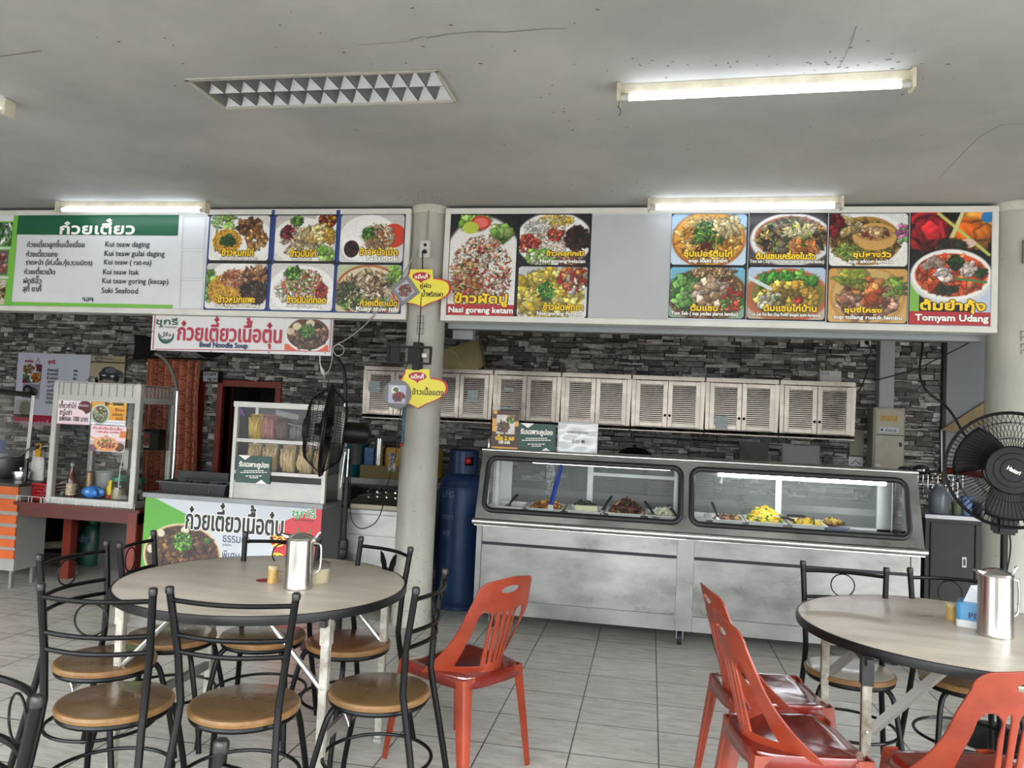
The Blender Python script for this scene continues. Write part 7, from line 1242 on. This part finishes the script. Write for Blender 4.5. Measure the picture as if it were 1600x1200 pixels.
# ================================================================= STANDING FANS
def xf(mb, M): mb.v = [tuple(M @ Vector(q)) for q in mb.v]; return mb
M_fb = mat('fan_black', '09090a', .4, spec=.3); M_fw = mat('fan_wire', '08080a', .45, spec=.25); M_fbl = mat('fan_blade', '0c0c0e', .4, spec=.3)
def stand_fan(label, head, axis, base, R, brand=False, roll=0.):
    a = Vector(axis).normalized(); h = Vector(head)   # axis points out of the front of the fan
    t = thing('standing_fan', label, 'fan', base); q = Vector((0, -1, 0)).rotation_difference(a)
    M = Matrix.Translation(h) @ q.to_matrix().to_4x4() @ Matrix.Rotation(roll, 4, 'Y')   # local: front is -Y
    def ringp(r, y, n=48): return [(r*math.cos(k), y, r*math.sin(k)) for k in np.arange(n)*2*PI/n]
    dp = R*.41
    rim = xf(MB().tube(ringp(R, 0), .0075, 8, closed=True).tube(ringp(R*.985, .012), .005, 6, closed=True), M).build('cage_rim', M_fb, t)
    for nm, sg in (('front_guard', -1), ('rear_guard', 1)):
        mb = MB(); nsp = 76; r0 = R*.4
        for k in range(nsp):
            an = 2*PI*k/nsp; pts = []
            for u in (0, .2, .4, .6, .78, .9, 1):
                r = r0+(R-r0)*u; y = sg*dp*(.5+.5*math.cos(PI*max(0, (u-.25)/.75)))**.8 if u > .25 else sg*dp
                an2 = an+(.25*u if sg < 0 else -.2*u)*.6; pts.append((r*math.cos(an2), y, r*math.sin(an2)))
            mb.tube(pts, .0014, 4, caps=False)
        for rr, yy in ((R*.55, .86), (R*.83, .42)): mb.tube(ringp(rr, sg*dp*yy, 40), .0018, 5, closed=True)
        mb.tube(ringp(r0, sg*dp, 30), .004, 6, closed=True); g = xf(mb, M).build(nm, M_fw, t)
    hub = xf(MB().lathe([(R*.42, -.006), (R*.41, .006), (R*.30, .010), (R*.29, .016), (R*.2, .020), (0, .022)], (0, 0, 0), 30, Matrix.Rotation(PI/2, 3, 'X')), M @ Matrix.Translation((0, -dp+.004, 0))).build('hub_cap', mat('fan_hub', '1c1e22', .4, spec=.3), t)
    xf(MB().lathe([(R*.2, .021), (R*.19, .027), (0, .029)], (0, 0, 0), 26, Matrix.Rotation(PI/2, 3, 'X')), M @ Matrix.Translation((0, -dp+.004, 0))).build('badge', mat('fan_badge', '0c0e12', .4, spec=.3), hub)
    if brand:
        mb = MB(); put_text(mb, 'Hatari', 0, 0, R*.2, R*.066, -dp-.0265, .0012, rot=R_(-26)); xf(mb, M); flat('lettering', mb, M_wt, hub)
    xf(MB().lathe([(R*.13, -dp*.55), (R*.15, -dp*.3), (R*.15, dp*.2), (0, dp*.2)], (0, 0, 0), 24, Matrix.Rotation(-PI/2, 3, 'X')), M).build('blade_hub', M_fbl, t)
    for k in range(3):
        def bl(u, v):
            r = R*(.13+.75*u); an = 2*PI*k/3+.3+(v-.5)*(1.5-.35*u)+.35*u; return Vector((r*math.cos(an), (v-.5)*.085*(1-.3*u)+.005, r*math.sin(an)))
        xf(MB().grid(bl, 10, 10), M).build('blade', M_fbl, t, ang=180, solid=.003)
    xf(MB().lathe([(R*.22, dp+.0), (R*.24, dp+.02), (R*.24, dp+.10), (R*.2, dp+.15), (R*.1, dp+.17), (0, dp+.172)], (0, 0, 0), 28, Matrix.Rotation(-PI/2, 3, 'X')), M).build('motor_housing', M_fb, t)
    mc = h-a*(dp+.075); bx_, by_ = base[0], base[1]
    MB().box(mc.x-.028, mc.x+.028, mc.y-.03, mc.y+.03, mc.z-.20, mc.z-.03).build('neck', M_fb, t, bev=.006)
    nk = Vector((bx_, by_, mc.z-.17))
    if not brand:
        MB().tube([(bx_-.012, by_-.03, mc.z-.12), (bx_-.03, by_-.03, mc.z-.35)], .006, 6).tube([(bx_+.012, by_-.03, mc.z-.10), (bx_+.01, by_-.03, mc.z-.28)], .005, 6).build('tilt_spring', M_st2, t)
    else: MB().box(bx_-.05, bx_+.05, by_-.045, by_+.05, mc.z-.33, mc.z-.16).build('switch_box', M_fb, t, bev=.012)
    MB().tube([(bx_, by_, .03), (bx_, by_, .62)], .021, 14).build('lower_pole', M_fb, t); MB().tube([(bx_, by_, .6), nk], .0165, 12).build('upper_pole', M_fb, t)
    MB().lathe([(.028, .0), (.034, .012), (.034, .05), (.029, .065), (.034, .07), (.034, .11), (.026, .13)], (bx_, by_, .56), 18).build('height_collar', M_fb, t)
    MB().lathe([(.23, 0), (.235, .012), (.2, .03), (.06, .05), (.03, .07), (0, .07)], (bx_, by_, 0), 36).build('base', M_fb, t)
    return t
stand_fan('black standing fan turned to the left, in front of the noodle counter', (-2.075, 4.70, 1.385), (-.93, -.34, .07), (-1.925, 4.735, 0), .298)
stand_fan('black standing fan facing the camera in front of the right column', (1.755, 4.18, 1.372), (-.30, -.95, .02), (1.80, 4.35, 0), .283, True)
cable('thin black fan cord hanging down beside the right column', [(1.84, 4.39, 1.05), (1.86, 4.42, .95), (1.85, 4.45, .75), (1.88, 4.48, .5), (1.93, 4.5, .2), (2.0, 4.6, .01)], .004)
# ================================================================= RIGHT CORNER OF THE KITCHEN
t = thing('dark_steel_cabinet', 'low dark steel cabinet beside the right column', 'cabinet', (2.55, 6.9, 0)); KX0, KX1, KY, KZ = 2.17, 3.05, 6.6, .915; M_dk = mat('dark_steel', '282726', .45, .4, var=.15, scale=3)
box(KX0, KX1, KY+.015, 7.2, .14, KZ-.03).build('carcass', M_dk, t, smooth=False); box(KX0-.01, KX1+.01, KY, 7.2, KZ-.03, KZ).build('top', mat('mid_steel', '8a8b8c', .35, .9), t, bev=.003)
for a, b, hx0 in ((KX0+.035, 2.515, 2.45), (2.53, KX1-.02, 2.60)):
    d = box(a, b, KY, KY+.016, .19, KZ-.06).build('door', M_dk, t, bev=.003); box(hx0-.016, hx0+.016, KY-.003, KY, .52, .60).build('handle_plate', mat('mid_steel'), d, bev=.001); box(hx0-.008, hx0+.008, KY-.006, KY-.002, .535, .585).build('pull', mat('black_frame'), d, bev=.002)
for x in (KX0+.03, KX1-.06):
    for y in (KY+.04, 7.12): box(x, x+.03, y, y+.03, 0, .14).build('leg', M_dk, t)
t = thing('cutlery_rack', 'wire rack of shiny cutlery and bowls left of the right fan', 'rack', (2.28, 7.0, KZ))
mb = MB()
for z in (1.02, 1.12, 1.21): mb.tube([(2.10, 6.95, z), (2.56, 6.95, z), (2.56, 7.15, z), (2.10, 7.15, z)], .003, 5, closed=True)
for k in range(13): x = 2.10+.46*k/12; mb.tube([(x, 6.95, 1.02), (x, 6.95, 1.21)], .0025, 5)
for x in (2.10, 2.56):
    for y in (6.95, 7.15): mb.tube([(x, y, KZ), (x, y, 1.22)], .005, 6)
mb.build('wire_frame', M_st2, t)
for i, (x, z, r) in enumerate(((2.13, 1.235, .055), (2.26, 1.245, .068), (2.36, 1.22, .045))):
    o = MB().ball((x, 7.03, z), r, r*.9, r*.7, 18).build('steel_bowl', mat('dark_chrome', '8a8a8c', .08, 1.)); tag(o, ['small upturned chrome bowl at the left of the cutlery rack', 'large upturned chrome bowl on the cutlery rack', 'little chrome bowl at the right of the cutlery rack'][i], 'bowl', 'chrome bowls on the rack')
r_ = random.Random(11)
for k in range(14):
    x = 2.13+.40*(k % 7)/6; z = 1.04+.08*(k//7); o = MB().tube([(x, 6.99, z-.02), (x+r_.uniform(-.01, .01), 7.0, z+.06)], .004, 5).ball((x, 6.985, z+.065), .016, .01, .022, 8).build('spoon', mat('dark_chrome')); tag(o, 'shiny spoon standing in the wire cutlery rack', 'spoon', 'spoons in the wire rack')
o = MB().lathe([(.06, 0), (.075, .02), (.075, .16), (.05, .20), (.03, .22), (.03, .24), (0, .24)], (2.30, 6.72, KZ+.0005), 24).build('water_jug', mat('cloudy_plastic', '6e737a', .3, coat=.3)); tag(o, 'cloudy grey plastic jug on the dark steel cabinet', 'jug')
o = MB().tube([(2.345, 6.80, KZ+.12), (2.375, 6.86, KZ+.33)], .012, 8).build('wooden_spoon', mat('brown_wood', '5a4424', .6)); tag(o, 'brown wooden spoon leaning beside the grey jug', 'spoon')
o = MB().lathe([(.035, 0), (.04, .10), (.037, .10), (.03, .004), (0, .004)], (2.44, 6.74, KZ+.0005), 20).build('green_cup', mat('olive_cup', '5a6448', .4)); tag(o, 'olive green cup right of the grey jug', 'cup')
t = thing('blue_jug', 'light blue jug with a handle beside the fan cage', 'jug', (2.52, 6.76, KZ)); MB().lathe([(.036, 0), (.045, .15), (.042, .15), (.034, .005), (0, .005)], (2.52, 6.76, KZ+.0005), 22).build('body', mat('sky_plastic', '6f88b4', .35), t); MB().tube(smooth_path([(2.477, 6.76, KZ+.13), (2.455, 6.75, KZ+.11), (2.46, 6.75, KZ+.06), (2.484, 6.76, KZ+.04)], 4), .005, 6).build('handle', mat('sky_plastic'), t)
o = box(2.155-.01, 2.21, 6.86, 6.93, KZ, KZ+.13).build('grey_caddy', mat('grey_blue_box', '5c6470', .5), bev=.004); tag(o, 'small grey-blue caddy at the left end of the dark cabinet', 'caddy')
o = box(2.62, 2.95, 6.70, 7.0, KZ, KZ+.10).build('clear_tray', mat('pale_tray', '80848a', .35), bev=.008); tag(o, 'pale tray behind the fan cage on the dark cabinet', 'tray')
o = MB().tube([at(1476, 734, Y=8.09), at(1600, 751, Y=8.09)], .03, 4).build('red_shelf_bar', mat('red_bar', '7a2420', .45, var=.2)); tag(o, 'dark red horizontal bar behind the right fan', 'bar')
t = thing('tan_board', 'tan triangular board leaning between wall and right column', 'board', (2.82, 7.66, 1.55))
MB().prism([(2.77, 1.604), (3.17, 1.905), (3.20, 1.90), (3.19, 1.698), (2.94, 1.587)], 8.07, 8.115, 'y').build('board', mat('tan_board', '9a8560', .6, var=.2, scale=6), t, smooth=False); MB().prism([(3.175, 1.905), (3.215, 1.905), (3.21, 1.69), (3.17, 1.69)], 8.065, 8.117, 'y').build('striped_edge', mat('striped_edge', '8a8478', .6, var=.6, scale=30, stretch=(.2, .2, 3)), t, smooth=False)
MB().tube([(2.78, 8.09, 1.60), (2.79, 8.09, 1.2), (2.79, 8.09, .0)], .008, 6).build('stay', M_wfr, t)
# stencil letters on the right column edge and small bracket
mb = MB(); S10 = Sign(5.292); 
for y in (517, 526, 537, 547): S10.rect(mb, 1595, y, 1606, y+1.2); S10.rect(mb, 1595, y, 1596.4, y+7)
o = flat('wall_stencil', mb, mat('grey_print'), None); o.parent = colR; o.location = o.location-colR.location
o = box(2.27, 2.33, 5.275, 5.30, 2.64, 2.79).build('column_plate', mat('olive_metal', '8a8468', .5, .3)); tag(o, 'small olive metal plate high on the right column', 'plate')
